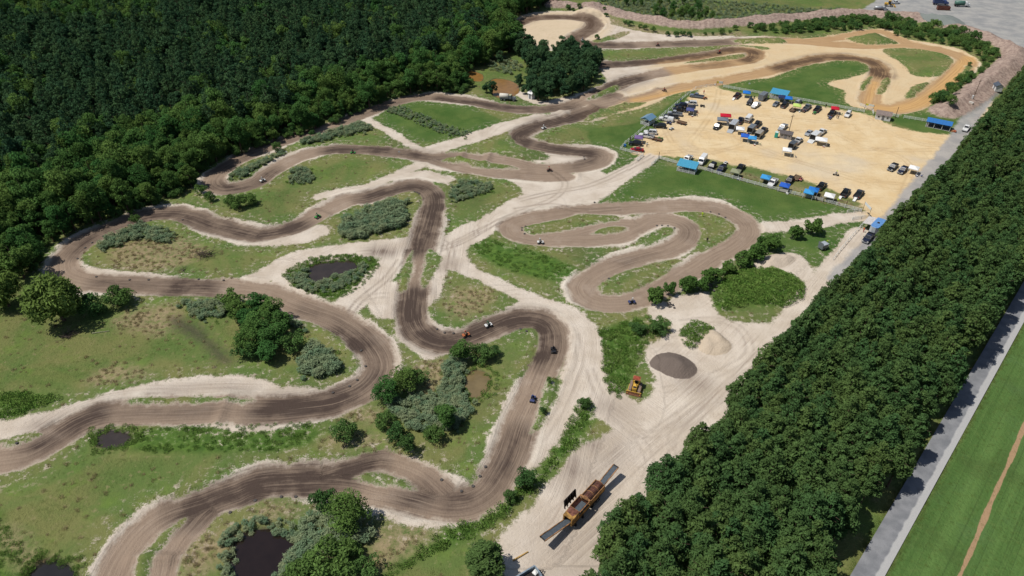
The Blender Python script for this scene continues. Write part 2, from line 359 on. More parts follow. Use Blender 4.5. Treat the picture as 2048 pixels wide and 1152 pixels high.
def rut(px, val=.4, gauge=1.7, hw=.32):
    p = smooth(wpts(px)); d = np.gradient(p, axis=0); n = np.stack([-d[:, 1], d[:, 0]], -1); n /= np.maximum(np.linalg.norm(n, axis=1, keepdims=True), 1e-6)
    for s in (-.5, .5):
        f = full(-30); stroke(None, hw, f, world=(p + n * gauge * s)[::3])
        np.maximum(stain, val * np.clip((f + .25) / .5, 0, 1), out=stain)
for p_, v_ in [([(1560, 690), (1450, 790), (1330, 880), (1240, 960), (1150, 1060)], .35), ([(1540, 690), (1420, 800), (1310, 870), (1250, 850), (1210, 800)], .4), ([(1500, 740), (1400, 830), (1330, 930), (1260, 1040), (1180, 1130)], .4), ([(1230, 830), (1280, 880), (1300, 930), (1270, 1000), (1200, 1080), (1120, 1130)], .4), ([(1215, 800), (1250, 850), (1240, 920), (1180, 990), (1090, 1070)], .35), ([(1330, 780), (1370, 770), (1450, 740), (1500, 700), (1470, 650), (1400, 640), (1340, 650)], .35), ([(1420, 800), (1360, 850), (1340, 900), (1370, 900)], .45), ([(1100, 1120), (1160, 1080), (1200, 1100), (1180, 1150)], .4), ([(1090, 1020), (1150, 970), (1220, 910), (1300, 870), (1400, 800)], .35),
               ([(1290, 290), (1360, 260), (1440, 265), (1560, 310), (1680, 350), (1780, 380), (1840, 380)], .4), ([(1310, 305), (1400, 300), (1500, 305), (1620, 330), (1740, 360), (1820, 370)], .4), ([(1438, 180), (1430, 215), (1400, 260), (1380, 290), (1440, 310)], .4), ([(1470, 225), (1560, 235), (1660, 245), (1740, 245), (1735, 225)], .4), ([(1740, 232), (1790, 270), (1850, 290), (1900, 290)], .4), ([(1330, 260), (1350, 290), (1390, 308), (1450, 300), (1500, 285)], .45), ([(1700, 300), (1760, 300), (1820, 330), (1800, 400)], .35), ([(1660, 260), (1720, 290), (1780, 300), (1860, 300)], .35),
               ([(1040, 400), (1100, 385), (1180, 370), (1260, 335), (1310, 308)], .4), ([(1030, 420), (1100, 410), (1160, 420), (1240, 416)], .35), ([(1100, 340), (1130, 365), (1110, 395), (1050, 420), (960, 460), (880, 500)], .35), ([(880, 480), (905, 500), (900, 530), (930, 560), (1000, 590)], .4), ([(860, 470), (880, 495), (930, 480), (1000, 440)], .4), ([(760, 500), (800, 500), (840, 480)], .35), ([(800, 520), (770, 560), (720, 600), (690, 640)], .4), ([(1180, 740), (1200, 790), (1240, 830), (1300, 850)], .45), ([(1150, 670), (1160, 720), (1140, 770), (1120, 820), (1080, 880)], .35), ([(700, 640), (720, 600), (780, 590), (820, 600)], .4)]: rut(p_, v_ * (.62 if np.mean([q[1] for q in p_]) > 600 else 1.0))
stain *= np.clip((np.maximum(np.maximum(track, sand), lot) + 1.0) / 1.5, 0, 1)
# ochre (yellow-tan) soil in the far part of the course and in the paddock
soft([(1180, 235), (1240, 190), (1330, 160), (1290, 120), (1400, 100), (1560, 70), (1760, 50), (1900, 85), (1990, 125), (1900, 200), (1800, 240), (1700, 230), (1500, 190), (1400, 185), (1300, 225)], ochre, .75, 14)
soft([(1000, 70), (1040, 30), (1200, 25), (1220, 60), (1150, 100)], ochre, .45, 6)
for p_, hw_, v_ in [([(1940, 115), (1900, 160), (1850, 200), (1790, 217), (1750, 212)], 8, 1.0), ([(1750, 165), (1735, 205)], 5, .95), ([(1420, 172), (1330, 188), (1270, 200)], 6, .9)]: blot(p_, hw_, v_, ochre)
ochre = np.maximum(ochre, np.clip(lot / 6 + .5, 0, 1) * .85)
# vegetation character
WEED = {'strip': [(1175, 800), (1196, 828), (1160, 880), (1100, 942), (1050, 992), (1000, 1042), (940, 1078), (850, 1112), (770, 1165), (735, 1165), (880, 1060), (965, 1035), (1035, 985), (1090, 930), (1122, 878), (1148, 820)],
        'bankside': [(1200, 662), (1260, 640), (1332, 632), (1330, 658), (1292, 690), (1270, 720), (1262, 758), (1240, 800), (1216, 790), (1203, 730)],
        'big_mound': [(1425, 600), (1450, 555), (1500, 537), (1560, 543), (1605, 567), (1608, 595), (1570, 615), (1490, 612), (1440, 625)],
        'small_mound': [(1358, 670), (1375, 648), (1400, 645), (1425, 658), (1410, 672), (1400, 690), (1385, 698), (1365, 688)],
        'ditch': [(258, 868), (330, 852), (480, 847), (620, 845), (640, 880), (560, 903), (440, 905), (300, 905), (240, 892)],
        'pond_ring': [(560, 555), (590, 530), (640, 514), (700, 508), (745, 515), (760, 530), (740, 560), (700, 590), (660, 600), (600, 580)],
        'bog': Z4(1024, 288, [(-330, 800), (-200, 740), (0, 830), (200, 850), (400, 950), (520, 1010), (480, 1080), (300, 1090), (0, 1020), (-250, 900)]),
        'left_ditch': [(-30, 1030), (2, 1025), (22, 1060), (55, 1110), (70, 1140), (60, 1165), (-30, 1175)],
        'corner': Z4(0, 576, [(0, 850), (250, 850), (450, 860), (490, 890), (350, 940), (200, 1000), (0, 1060)])}
for k_, p_ in WEED.items(): soft(p_, lush, 1.0, 2.0)
for p_ in [Z4(0, 576, [(150, 720), (300, 640), (500, 620), (720, 690), (600, 760), (350, 800)]), Z4(512, 864, [(900, 720), (1200, 640), (1400, 720), (1300, 850), (1000, 1000), (900, 900)])]: soft(p_, lush, .35, 3.0)
LAWN = [[(1320, 320), (1536, 378), (1725, 425), (1690, 432), (1600, 446), (1522, 450), (1490, 425), (1400, 402), (1200, 411), (1250, 370)],
        [(1446, 172), (1540, 150), (1600, 135), (1690, 122), (1735, 136), (1690, 168), (1688, 205), (1728, 222), (1600, 205), (1530, 192)],
        [(1500, 480), (1560, 458), (1640, 448), (1740, 435), (1760, 470), (1690, 545), (1600, 520)],
        [(1750, 225), (1830, 222), (1890, 222), (1945, 200), (1925, 240), (1905, 268), (1830, 260)],
        [(1160, 340), (1225, 310), (1280, 300), (1310, 306), (1250, 345), (1190, 357)], [(1180, 260), (1290, 240), (1400, 165), (1432, 168), (1330, 240), (1262, 302), (1200, 300)],
        Z4(512, 0, [(1120, 850), (1300, 805), (1500, 805), (1750, 870), (1960, 960), (1900, 1020), (1700, 1080), (1400, 1140), (1100, 1060), (930, 950)])]
for p_ in LAWN: soft(p_, lawn, 1.0, 1.5)
DRY = [Z4(512, 864, [(950, 780), (1200, 700), (1420, 740), (1420, 850), (1200, 1000), (1000, 1100), (900, 1000)]), Z4(512, 576, [(1270, 620), (1400, 560), (1540, 620), (1500, 780), (1400, 860), (1330, 800)]), Z4(512, 576, [(1540, 30), (1850, 0), (1880, 90), (1700, 230), (1540, 200)]),
       Z4(512, 576, [(600, 980), (800, 950), (1050, 1000), (1000, 1080), (850, 1060), (640, 1040)]), Z4(0, 288, [(950, 800), (1300, 750), (1500, 760), (1650, 850), (1500, 950), (1100, 1040), (900, 960)]), Z4(0, 576, [(900, 250), (1300, 130), (1450, 200), (1300, 380), (1000, 330)]),
       Z4(0, 576, [(800, 650), (1000, 620), (1200, 700), (900, 750), (700, 760)]), Z4(0, 864, [(1400, 980), (1500, 850), (1800, 770), (1900, 850), (1750, 1000), (1600, 1152), (1420, 1152)]), [(1290, 620), (1340, 600), (1350, 640), (1300, 690)], [(1340, 330), (1480, 345), (1600, 375), (1700, 405), (1720, 418), (1640, 398), (1500, 355), (1360, 325)],
       Z4(512, 864, [(0, 560), (250, 560), (420, 590), (200, 680), (0, 700)]), Z4(512, 864, [(520, 60), (900, 20), (1080, 60), (900, 130), (640, 120)]), [(-20, 1060), (30, 1060), (80, 1120), (140, 1152), (60, 1160)]]
DRY.append([(1190, 26), (1250, 44), (1330, 62), (1440, 66), (1480, 62), (1480, 78), (1300, 84), (1220, 70)])
for p_ in DRY: soft(p_, dry, .8, 4.0)
SOIL = [Z4(0, 576, [(1340, 250), (1420, 220), (1600, 300), (1750, 450), (1850, 550), (1850, 610), (1720, 590), (1600, 450), (1380, 330)])]
for p_ in SOIL: soft(p_, soil, .72, 4.0)
PONDS = {'dark_pond': [(629, 528), (652, 524), (692, 522), (712, 525), (710, 538), (687, 545), (662, 550), (642, 563), (622, 558), (619, 543)],
         'brown_pond': [(932, 751), (952, 743), (972, 751), (974, 766), (962, 786), (949, 791), (937, 781), (929, 766)],
         'deep_pond': [(478, 1078), (510, 1064), (560, 1066), (588, 1085), (585, 1105), (562, 1125), (545, 1150), (530, 1180), (480, 1180), (468, 1120)],
         'mud_pool': [(198, 867), (215, 862), (248, 868), (253, 878), (232, 888), (205, 886)],
         'ditch_pool': [(68, 1138), (108, 1124), (138, 1146), (150, 1180), (60, 1185)],
         'orange_pond': [(985, 160), (1005, 158), (1030, 166), (1034, 184), (1012, 192), (990, 189)],
         'orange_pool': [(940, 142), (962, 148), (960, 160), (944, 156)]}
water = full(-30)
for p_ in PONDS.values():
    fill(p_, water)
soil = np.maximum(soil, np.clip((water + 1.6) / 1.4, 0, 1))

# ---- relief
Xg, Yg = np.meshgrid(GX, GY)
def wob(x, y, s, seed):
    a = np.random.default_rng(seed).uniform(0, 6.28, 8)
    return (np.sin(x / s + a[0]) * np.sin(y / s * 1.13 + a[1]) + .6 * np.sin((x + y) / s * 1.7 + a[2]) * np.sin((x - y) / s * 1.9 + a[3]) + .4 * np.sin(x / s * 3.1 + a[4] + np.sin(y / s * 2)) * np.sin(y / s * 3.3 + a[5]))
Zg = .10 * wob(Xg, Yg, 11, 1) + .035 * wob(Xg, Yg, 2.3, 2)
Zg = Zg * np.clip((500 - np.abs(Yg - 240)) / 200, 0, 1)
tin = np.clip((track + .6) / 1.2, 0, 1)
Zg -= .22 * tin
Zg += .28 * np.exp(-((track + .8) / .8) ** 2) * (.6 + .4 * wob(Xg, Yg, 5, 3)) * (lot < -2)
bd = np.clip((bank + 1.0) / 7.0, 0, 1)
Zg += bd ** .8 * (3.0 + .7 * wob(Xg, Yg, 7, 5)) + np.clip(bd * 3, 0, 1) * .22 * wob(Xg, Yg, 1.5, 6)
def mound(px, h, edge, pw=.8, rough=.15, **kw):
    w, sd = poly_sd(px, m=2, **kw)
    k = np.clip(sd / edge, 0, 1) ** pw
    Zg[w] += h * (k - .18 * k ** 3) * (1 + rough * wob(Xg[w], Yg[w], 2.0, 9))
DARKPILE = Z4(1024, 576, [(1105, 590), (1150, 540), (1250, 515), (1370, 545), (1460, 610), (1480, 670), (1420, 720), (1300, 720), (1180, 670), (1110, 630)])
SANDPILE = Z4(1024, 576, [(1500, 420), (1560, 350), (1620, 345), (1700, 400), (1760, 460), (1720, 520), (1620, 540), (1530, 520), (1490, 480)])
mound(DARKPILE, 2.1, 4.2, .95, .14)
mound(SANDPILE, 1.5, 2.6, .6, .3)
mound(WEED['small_mound'], 1.6, 3.0)
mound(WEED['big_mound'], 2.2, 6.0, .7)
mound([(1515, 522), (1550, 508), (1590, 515), (1580, 530), (1540, 540)], 1.6, 3.0)
mound(ISLANDS[13], 2.4, 6.0, .9, .1); mound(ISLANDS[14], 1.6, 3.5)
for i_ in (16, 17, 18, 21): mound(ISLANDS[i_], .8, 2.0)
mound(ISLANDS[4], .9, 1.6); mound(ISLANDS[6], .35, 1.2); mound(ISLANDS[3], .5, 1.6); mound(ISLANDS[5], .7, 5.0)
mound(Z4(1024, 0, [(700, 50), (720, 130), (620, 160), (480, 120), (560, 60)]), 2.0, 5.0)
mound(Z4(1720, 0, [(460, 150), (700, 120), (840, 190), (800, 230), (600, 210)]), 1.4, 6.0)
def jump(u, v, du, dv, h=.8, half=4.2, ln=2.2):
    c, d = np.array(at(u, v)[:2]), np.array(at(u + du, v + dv)[:2]); d = d - c; d /= np.hypot(*d)
    w = window(c, c, 8)
    s = (Xg[w] - c[0]) * d[0] + (Yg[w] - c[1]) * d[1]; q = -(Xg[w] - c[0]) * d[1] + (Yg[w] - c[1]) * d[0]
    Zg[w] += h * np.clip(1 - np.abs(s) / ln, 0, 1) ** 1.3 * np.clip((half + .6 - np.abs(q)) / 1.2, 0, 1)
for a_ in [(924, 311, 10, 1), (975, 317, 10, 1), (446, 819, 10, 0), (640, 425, 10, -6), (300, 1120, 3, -6), (833, 560, -1, 10), (1240, 202, -10, 4), (1160, 192, 10, -4), (1190, 214, 10, -3), (1130, 228, 10, -3), (1320, 182, 10, -3), (1748, 172, -2, 6), (330, 1118, 4, -10)]: jump(*a_, h=.7)
wd = np.clip((water + 1.8) / 2.6, 0, 1)
Zg -= 1.15 * wd * wd * (3 - 2 * wd)
def gz(x, y):
    i = int(np.clip(np.searchsorted(GX, x) - 1, 0, NX - 2)); j = int(np.clip(np.searchsorted(GY, y) - 1, 0, NY - 2))
    a, b = (x - GX[i]) / (GX[i + 1] - GX[i]), (y - GY[j]) / (GY[j + 1] - GY[j])
    return float((Zg[j, i] * (1 - a) + Zg[j, i + 1] * a) * (1 - b) + (Zg[j + 1, i] * (1 - a) + Zg[j + 1, i + 1] * a) * b)
def fval(field, P):
    i = np.clip(np.searchsorted(GX, P[:, 0]), 0, NX - 1); j = np.clip(np.searchsorted(GY, P[:, 1]), 0, NY - 1)
    return field[j, i]

# right-hand field, road and brown path: straight lines along the pines
ra, rb = np.array(at(1768, 1152)[:2]), np.array(at(1926, 864)[:2])
rd = (rb - ra) / np.hypot(*(rb - ra)); rn = np.array([rd[1], -rd[0]])      # rn points to the right of the road
pa, pb = np.array(at(1921, 1152)[:2]), np.array(at(2046, 864)[:2])
side = (Xg - ra[0]) * rn[0] + (Yg - ra[1]) * rn[1]                         # metres right of the road's right edge
along = (Xg - ra[0]) * rd[0] + (Yg - ra[1]) * rd[1]
mown = np.clip(side / 1.0 + .2, 0, 1) * np.clip((600 - side) / 100, 0, 1)
pd = (pb - pa) / np.hypot(*(pb - pa))
pside = (Xg - pa[0]) * pd[1] - (Yg - pa[1]) * pd[0]
path = np.clip((.62 + .15 * np.sin(along / 5.1) * np.sin(along / 2.2) - np.abs(pside + .15 * np.sin(along / 23) + .06 * np.sin(along / 3.7))) / .5, -2, 1)
shade_floor = np.clip(-side / 3, 0, 1) * np.clip((side + 60) / 5, 0, 1)
# ------------------------------------------------------------------ ground material and sheets
def ground_material(name='ground_surface', bare_too=True):
    g = G(name)
    P = g.pos()
    tr, sa, lo, gr = g.sep(g.attr('zone_a'))[0], g.sep(g.attr('zone_a'))[1], g.sep(g.attr('zone_a'))[2], g.attr('zone_a', 'Alpha')
    st, oc, lu, dr = g.sep(g.attr('zone_b'))[0], g.sep(g.attr('zone_b'))[1], g.sep(g.attr('zone_b'))[2], g.attr('zone_b', 'Alpha')
    la, so, ba, mo = g.sep(g.attr('zone_c'))[0], g.sep(g.attr('zone_c'))[1], g.sep(g.attr('zone_c'))[2], g.attr('zone_c', 'Alpha')
    flow = g.attr('flow', 'Vector')
    n_l = g.noise(P, .035, 3); n_m = g.noise(P, .14, 4, .6); n_s = g.noise(P, .7, 4, .65); n_f = g.noise(P, 3.2, 3, .7); n_x = g.noise(P, 1.7, 3, .75)
    n_p = g.noise(g.scalev(P, (1.0, 1.0, 1.0)), .075, 4, .6, .6)
    streak = g.noise(g.scalev(flow, (1.5, .045, 1)), 1.0, 4, .65)
    streak2 = g.noise(g.scalev(flow, (3.6, .10, 1)), 1.0, 3, .6)
    # grass
    olive, green, bright, straw, dark = alb(122, 124, 76), alb(96, 117, 62), alb(112, 136, 62), alb(152, 140, 104), alb(70, 92, 52)
    gcol = g.mix(g.step(n_p, .34, .66), olive, green)
    gcol = g.mix(g.mul(g.step(n_m, .52, .75), .75), gcol, bright)
    gcol = g.mix(g.mul(g.step(n_l, .50, .70), .5), gcol, dark)
    gcol = g.mix(g.mul(g.step(g.add(n_s, g.mul(n_f, .35)), .72, .95), .7), gcol, straw)
    gcol = g.mix(g.mul(lu, .85), gcol, g.mix(g.step(n_s, .3, .7), alb(60, 92, 38), alb(92, 124, 50)))
    lawnc = g.mix(g.step(n_m, .3, .7), alb(66, 98, 44), alb(92, 114, 58))
    gcol = g.mix(g.mul(la, .85), gcol, lawnc)
    gcol = g.mix(g.mul(dr, g.step(g.add(n_s, g.mul(n_f, .3)), .42, .78)), gcol, alb(164, 144, 116))
    # mown field beside the road, swaths running with the road
    sw = g.noise(g.scalev(g.attr('swath', 'Vector'), (.30, .008, 1)), 1.0, 3, .6)
    sw2 = g.noise(g.scalev(g.attr('swath', 'Vector'), (1.1, .02, 1)), 1.0, 2, .6)
    mowc = g.mix(g.step(g.add(g.mul(sw, .7), g.mul(sw2, .3)), .36, .64), alb(78, 108, 55), alb(100, 130, 70))
    mowc = g.mix(g.mul(g.step(n_m, .5, .75), .4), mowc, alb(92, 120, 76))
    mowc = g.mix(g.mul(g.step(n_p, .52, .7), .5), mowc, alb(76, 96, 52))
    mowc = g.mix(g.mul(g.step(n_s, .5, .8), .4), mowc, alb(112, 128, 72))
    mowc = g.mix(g.mul(g.step(g.noise(g.scalev(g.attr('swath', 'Vector'), (2.6, .012, 1)), 1.0, 2, .6), .56, .66), .5), mowc, alb(70, 92, 50))
    gcol = g.mix(mo, gcol, mowc)
    gcol = g.mix(g.mul(g.step(n_x, .45, .75), .35), gcol, g.mix(.45, gcol, (.012, .02, .006)))
    if not bare_too:
        return g.bsdf(gcol, .95, .06, normal=g.bump(n_x, .9, .4))
    # bare sand
    sandc = g.mix(g.step(n_m, .3, .7), alb(200, 186, 169), alb(219, 207, 192))
    sandc = g.mix(g.mul(g.mul(g.step(streak, .46, .7), g.step(n_p, .4, .6)), .5), sandc, alb(170, 153, 137))
    sandc = g.mix(g.mul(g.step(n_s, .55, .85), .5), sandc, alb(150, 136, 120))
    och = g.mix(g.step(n_m, .3, .72), alb(224, 199, 154), alb(213, 180, 126))
    och = g.mix(g.mul(g.step(n_s, .5, .8), .45), och, alb(190, 160, 112))
    sandc = g.mix(g.mul(oc, .95), sandc, och)
    # ridden dirt
    trc = g.mix(g.mul(g.step(streak, .34, .72), .7), alb(160, 141, 123), alb(137, 118, 102))
    trc = g.mix(g.mul(g.step(n_m, .5, .75), .5), trc, alb(180, 163, 147))
    trc = g.mix(g.mul(g.step(g.noise(P, .06, 4, .65, .8), .5, .68), .4), trc, alb(122, 104, 91))
    trc = g.mix(g.mul(g.mul(g.step(streak2, .5, .72), g.step(n_p, .38, .58)), .6), trc, alb(122, 105, 94))
    troc = g.mix(g.step(streak, .35, .7), alb(216, 174, 114), alb(190, 148, 98))
    trc = g.mix(g.mul(g.step(oc, .5, .95), .9), trc, troc)
    stm = g.mul(st, g.add(g.add(.55, g.mul(g.step(streak, .3, .62), .6)), g.mul(g.step(streak2, .35, .62), .4)))
    stm = g.math('MINIMUM', g.mul(stm, g.add(.55, g.mul(g.step(n_m, .3, .65), .65))), .96)
    dirtc = g.mix(stm, trc, g.mix(oc, alb(76, 64, 58), alb(100, 78, 60)))
    fr = g.mul(g.mul(g.step(tr, -2.6, -.5), g.step(tr, .6, -.1)), g.mul(g.step(n_p, .44, .6), g.step(g.add(n_m, g.mul(n_s, .4)), .5, .78)))
    sandc = g.mix(g.mul(fr, g.add(.9, g.mul(oc, -.8))), sandc, alb(226, 216, 200))
    sandc = g.mix(stm, sandc, alb(120, 104, 94))
    edge = g.add(tr, g.add(g.mul(g.add(n_m, -.52), 5.0), g.add(g.mul(g.add(n_s, -.5), 2.2), g.mul(g.add(n_f, -.5), 1.0))))
    barec = g.mix(g.step(edge, -.7, 1.1), sandc, dirtc)
    sedge = g.add(sa, g.add(g.mul(g.add(n_m, -.5), 3.6), g.add(g.mul(g.add(n_s, -.5), 2.6), g.mul(g.add(n_f, -.5), 2.6))))
    bare = g.step(sedge, -.35, .55)
    spill = g.mul(g.step(sa, -5.5, -.3), g.step(g.add(n_s, g.mul(n_f, .55)), .80, .98))       # thin, patchy turf next to the sand
    bare = g.math('MAXIMUM', bare, g.mul(spill, .9))
    inner = g.step(g.math('MAXIMUM', tr, -3.0), .2, 1.0)
    bare = g.math('MAXIMUM', bare, inner)
    col = g.mix(bare, gcol, barec)
    # paddock
    ledge = g.add(lo, g.add(g.mul(g.add(n_m, -.5), 6.0), g.mul(g.add(n_s, -.5), 4.0)))
    lotc = g.mix(g.step(n_m, .3, .7), alb(227, 205, 166), alb(217, 189, 144))
    lotc = g.mix(g.mul(g.step(g.noise(g.scalev(P, (.22, 1.0, 1.0)), .55, 5, .75, 1.2), .5, .68), .5), lotc, alb(192, 164, 124))
    lotc = g.mix(g.mul(g.step(g.noise(g.scalev(P, (1.0, .16, 1.0)), .7, 4, .75, 2.0), .54, .7), .4), lotc, alb(186, 158, 120))
    lotc = g.mix(g.mul(g.step(n_s, .58, .8), .35), lotc, alb(170, 148, 112))
    lotc = g.mix(g.mul(g.step(n_l, .52, .66), .5), lotc, alb(208, 200, 184))
    lotc = g.mix(g.mul(st, g.step(n_p, .3, .6)), lotc, alb(168, 140, 106))
    col = g.mix(g.step(ledge, -.8, 1.2), col, lotc)
    # gravel
    gredge = g.add(gr, g.add(g.mul(g.add(n_m, -.5), 3.0), g.mul(g.add(n_s, -.5), 1.5)))
    grc = g.mix(g.step(n_m, .32, .68), alb(150, 150, 152), alb(176, 173, 170))
    grc = g.mix(g.mul(g.step(n_f, .5, .8), .4), grc, alb(118, 118, 120))
    col = g.mix(g.mul(g.step(gredge, -.8, .8), .92), col, grc)
    # spoil bank, bare clods
    bnk = g.mix(g.step(n_s, .3, .7), alb(142, 122, 112), alb(182, 162, 148))
    bnk = g.mix(g.mul(g.step(n_f, .5, .75), .5), bnk, alb(110, 94, 88))
    col = g.mix(g.step(g.add(ba, g.mul(g.add(n_s, -.5), 2.5)), -.8, .6), col, bnk)
    # dark wet or burnt soil
    sm = g.mul(so, g.step(g.add(n_s, g.mul(so, .6)), .45, .85))
    col = g.mix(sm, col, g.mix(g.step(n_f, .3, .7), alb(56, 50, 50), alb(86, 76, 68)))
    # piles and path stored as a plain tint
    tint, ta = g.attr('tint'), g.attr('tint', 'Alpha')
    tcol = g.mix(g.mul(g.step(n_f, .35, .8), .3), tint, g.mix(.5, tint, (.02, .018, .016)))
    col = g.mix(g.step(g.add(ta, g.mul(g.add(n_s, -.5), .7)), .3, .6), col, tcol)
    return g.bsdf(col, .95, .08, normal=g.bump(g.add(n_x, g.mul(g.mul(streak2, bare), .8)), .65, .3))
GM = ground_material()
GM_GRASS = ground_material('grass_surface', False)

tint = np.zeros(shape + (4,), np.float32)
def tint_poly(px, rgb, edge=.8, **kw):
    w, sd = poly_sd(px, **kw)
    a = np.clip(sd / edge + .5, 0, 1); m = a > tint[w][..., 3]
    t = tint[w]; t[m, :3] = alb(*rgb)[:3]; t[..., 3] = np.maximum(t[..., 3], a); tint[w] = t
tint_poly(DARKPILE, (120, 108, 100))
tint_poly(SANDPILE, (205, 188, 166))
tint_poly([(1515, 522), (1550, 508), (1590, 515), (1580, 530), (1540, 540)], (205, 190, 172))
m_ = (path > 0) & (tint[..., 3] < .5)
tint[m_, :3] = alb(172, 142, 110)[:3]; tint[..., 3] = np.where(m_, np.clip(path, 0, 1), tint[..., 3])
tint_poly(Z4(1720, 0, [(460, 150), (700, 120), (840, 190), (800, 230), (600, 210)]), (132, 138, 134))
stack = lambda *a: np.stack([x.astype(np.float32) for x in a], -1)
zone_a = stack(track, sand, lot, gravel)
zone_b = stack(stain, ochre, lush, dry)
zone_c = stack(lawn, soil, bank, mown)
flow = stack(FU, FV, Xg*0)
swath = stack(side, along, Xg*0)

cell = lambda f: .25 * (f[:-1, :-1] + f[1:, :-1] + f[:-1, 1:] + f[1:, 1:])
cls = np.zeros((NY - 1, NX - 1), np.int8)
cls[cell(sand) > 0] = 1
cls[cell(track) > 0] = 2
cls[cell(lot) > 0] = 3
cls[cell(gravel) > 0] = 4
cls[cell(bank) > 0] = 5
plain = (cell(sand) < -8.5) & (cell(lot) < -7) & (cell(gravel) < -5) & (cell(bank) < -5) & (cell(soil) < .01) & (cell(tint[..., 3]) < .01)
idx = np.arange(NX * NY).reshape(shape)
quads = np.stack([idx[:-1, :-1], idx[:-1, 1:], idx[1:, 1:], idx[1:, :-1]], -1)
def sheet(name, sel):
    q = quads[sel]
    used, inv = np.unique(q, return_inverse=True)
    q = inv.reshape(-1, 4)
    me = bpy.data.meshes.new(name)
    me.vertices.add(len(used)); me.loops.add(q.size); me.polygons.add(len(q))
    co = np.stack([Xg.ravel()[used], Yg.ravel()[used], Zg.ravel()[used]], -1).astype(np.float32)
    me.vertices.foreach_set('co', co.ravel())
    me.loops.foreach_set('vertex_index', q.ravel().astype(np.int32))
    me.polygons.foreach_set('loop_start', np.arange(0, q.size, 4, dtype=np.int32))
    me.polygons.foreach_set('loop_total', np.full(len(q), 4, np.int32))
    me.polygons.foreach_set('use_smooth', np.ones(len(q), bool))
    for nm, arr in (('zone_a', zone_a), ('zone_b', zone_b), ('zone_c', zone_c), ('tint', tint)):
        a = me.attributes.new(nm, 'FLOAT_COLOR', 'POINT')
        a.data.foreach_set('color', arr.reshape(-1, 4)[used].ravel())
    for nm, arr in (('flow', flow), ('swath', swath)):
        a = me.attributes.new(nm, 'FLOAT_VECTOR', 'POINT')
        a.data.foreach_set('vector', arr.reshape(-1, 3)[used].ravel())
    me.update(calc_edges=True)
    me.materials.append(GM); me.materials.append(GM_GRASS)
    me.polygons.foreach_set('material_index', plain[sel].astype(np.int32))
    o = bpy.data.objects.new(name, me)
    o['kind'] = 'structure'
    C.objects.link(o)
    return o
for k_, nm_ in enumerate(['ground', 'sand_way', 'dirt_track', 'paddock', 'gravel_yard', 'spoil_bank']):
    sheet(nm_, cls == k_)

# water
def flat_poly(name, px, z, mat, world=None, sm=True):
    p = wpts(px) if world is None else np.asarray(world)
    if sm: p = smooth(p, 1.5, True)
    bm = bmesh.new()
    bm.faces.new([bm.verts.new((x, y, z)) for x, y in p])
    bmesh.ops.triangulate(bm, faces=bm.faces[:])
    me = bpy.data.meshes.new(name); bm.to_mesh(me); bm.free()
    me.materials.append(mat)
    o = bpy.data.objects.new(name, me); C.objects.link(o); o['kind'] = 'structure'
    return o
def water_mat(name, rgb, rough):
    g = G(name)
    nz = g.noise(g.pos(), .5, 3)
    col = g.mix(g.step(nz, .3, .7), alb(*rgb), tuple(c * .8 for c in alb(*rgb)[:3]) + (1,))
    return g.bsdf(col, rough, .5, normal=g.bump(g.noise(g.pos(), 3.0, 2), .08, .05))
WM = {'dark_pond': water_mat('dark_water', (64, 56, 50), .06), 'brown_pond': water_mat('silty_water', (128, 112, 80), .15), 'deep_pond': water_mat('black_water', (40, 30, 26), .06),
      'mud_pool': water_mat('mud_water', (66, 58, 52), .2), 'ditch_pool': water_mat('ditch_water', (44, 42, 40), .08), 'orange_pond': water_mat('orange_water', (150, 112, 62), .2), 'orange_pool': water_mat('orange_pool_water', (150, 112, 62), .2)}
for k_, p_ in PONDS.items():
    c_ = wpts(p_).mean(0)
    pw = wpts(p_); pw = c_ + (pw - c_) * (1 + 1.0 / np.maximum(np.linalg.norm(pw - c_, axis=1, keepdims=True), 1))
    flat_poly('pond_water', None, -.42, WM[k_], world=pw)

# asphalt road along the pines
def asphalt():
    g = G('asphalt')
    P = g.pos()
    s = g.attr('swath', 'Vector')
    x = g.sep(s)[0]
    n1, n2 = g.noise(P, .4, 4), g.noise(P, 8.0, 3)
    c = g.mix(g.step(n1, .3, .7), alb(122, 124, 128), alb(146, 147, 150))
    c = g.mix(g.mul(g.step(n2, .4, .8), .35), c, alb(92, 94, 98))
    c = g.mix(g.step(g.add(x, g.mul(g.add(n1, -.5), .9)), 2.95, 3.3), c, g.mix(g.step(n2, .4, .7), alb(172, 172, 172), alb(190, 188, 184)))
    return g.bsdf(c, .9, .2, normal=g.bump(n2, .3, .02))
AS = asphalt()
def strip(name, a, d, n, x0, x1, l0, l1, z, mat, cols=6, step=4.0):
    m = int((l1 - l0) / step)
    vs, fs, sw = [], [], []
    for i in range(m + 1):
        for j in range(cols + 1):
            x = x0 + (x1 - x0) * j / cols; l = l0 + (l1 - l0) * i / m
            px, py = a[0] + d[0] * l + n[0] * x, a[1] + d[1] * l + n[1] * x
            vs.append((px, py, z + .03 * math.cos((j / cols - .5) * math.pi))); sw.append((x - x0, l, 0))
    for i in range(m):
        for j in range(cols):
            k = i * (cols + 1) + j
            fs.append((k, k + 1, k + cols + 2, k + cols + 1))
    me = bpy.data.meshes.new(name); me.from_pydata(vs, [], fs); me.materials.append(mat)
    at_ = me.attributes.new('swath', 'FLOAT_VECTOR', 'POINT'); at_.data.foreach_set('vector', np.array(sw, np.float32).ravel())
    o = bpy.data.objects.new(name, me); C.objects.link(o); o['kind'] = 'structure'
    return o
strip('asphalt_road', ra, rd, rn, -4.2, .1, -90, 900, .26, AS)
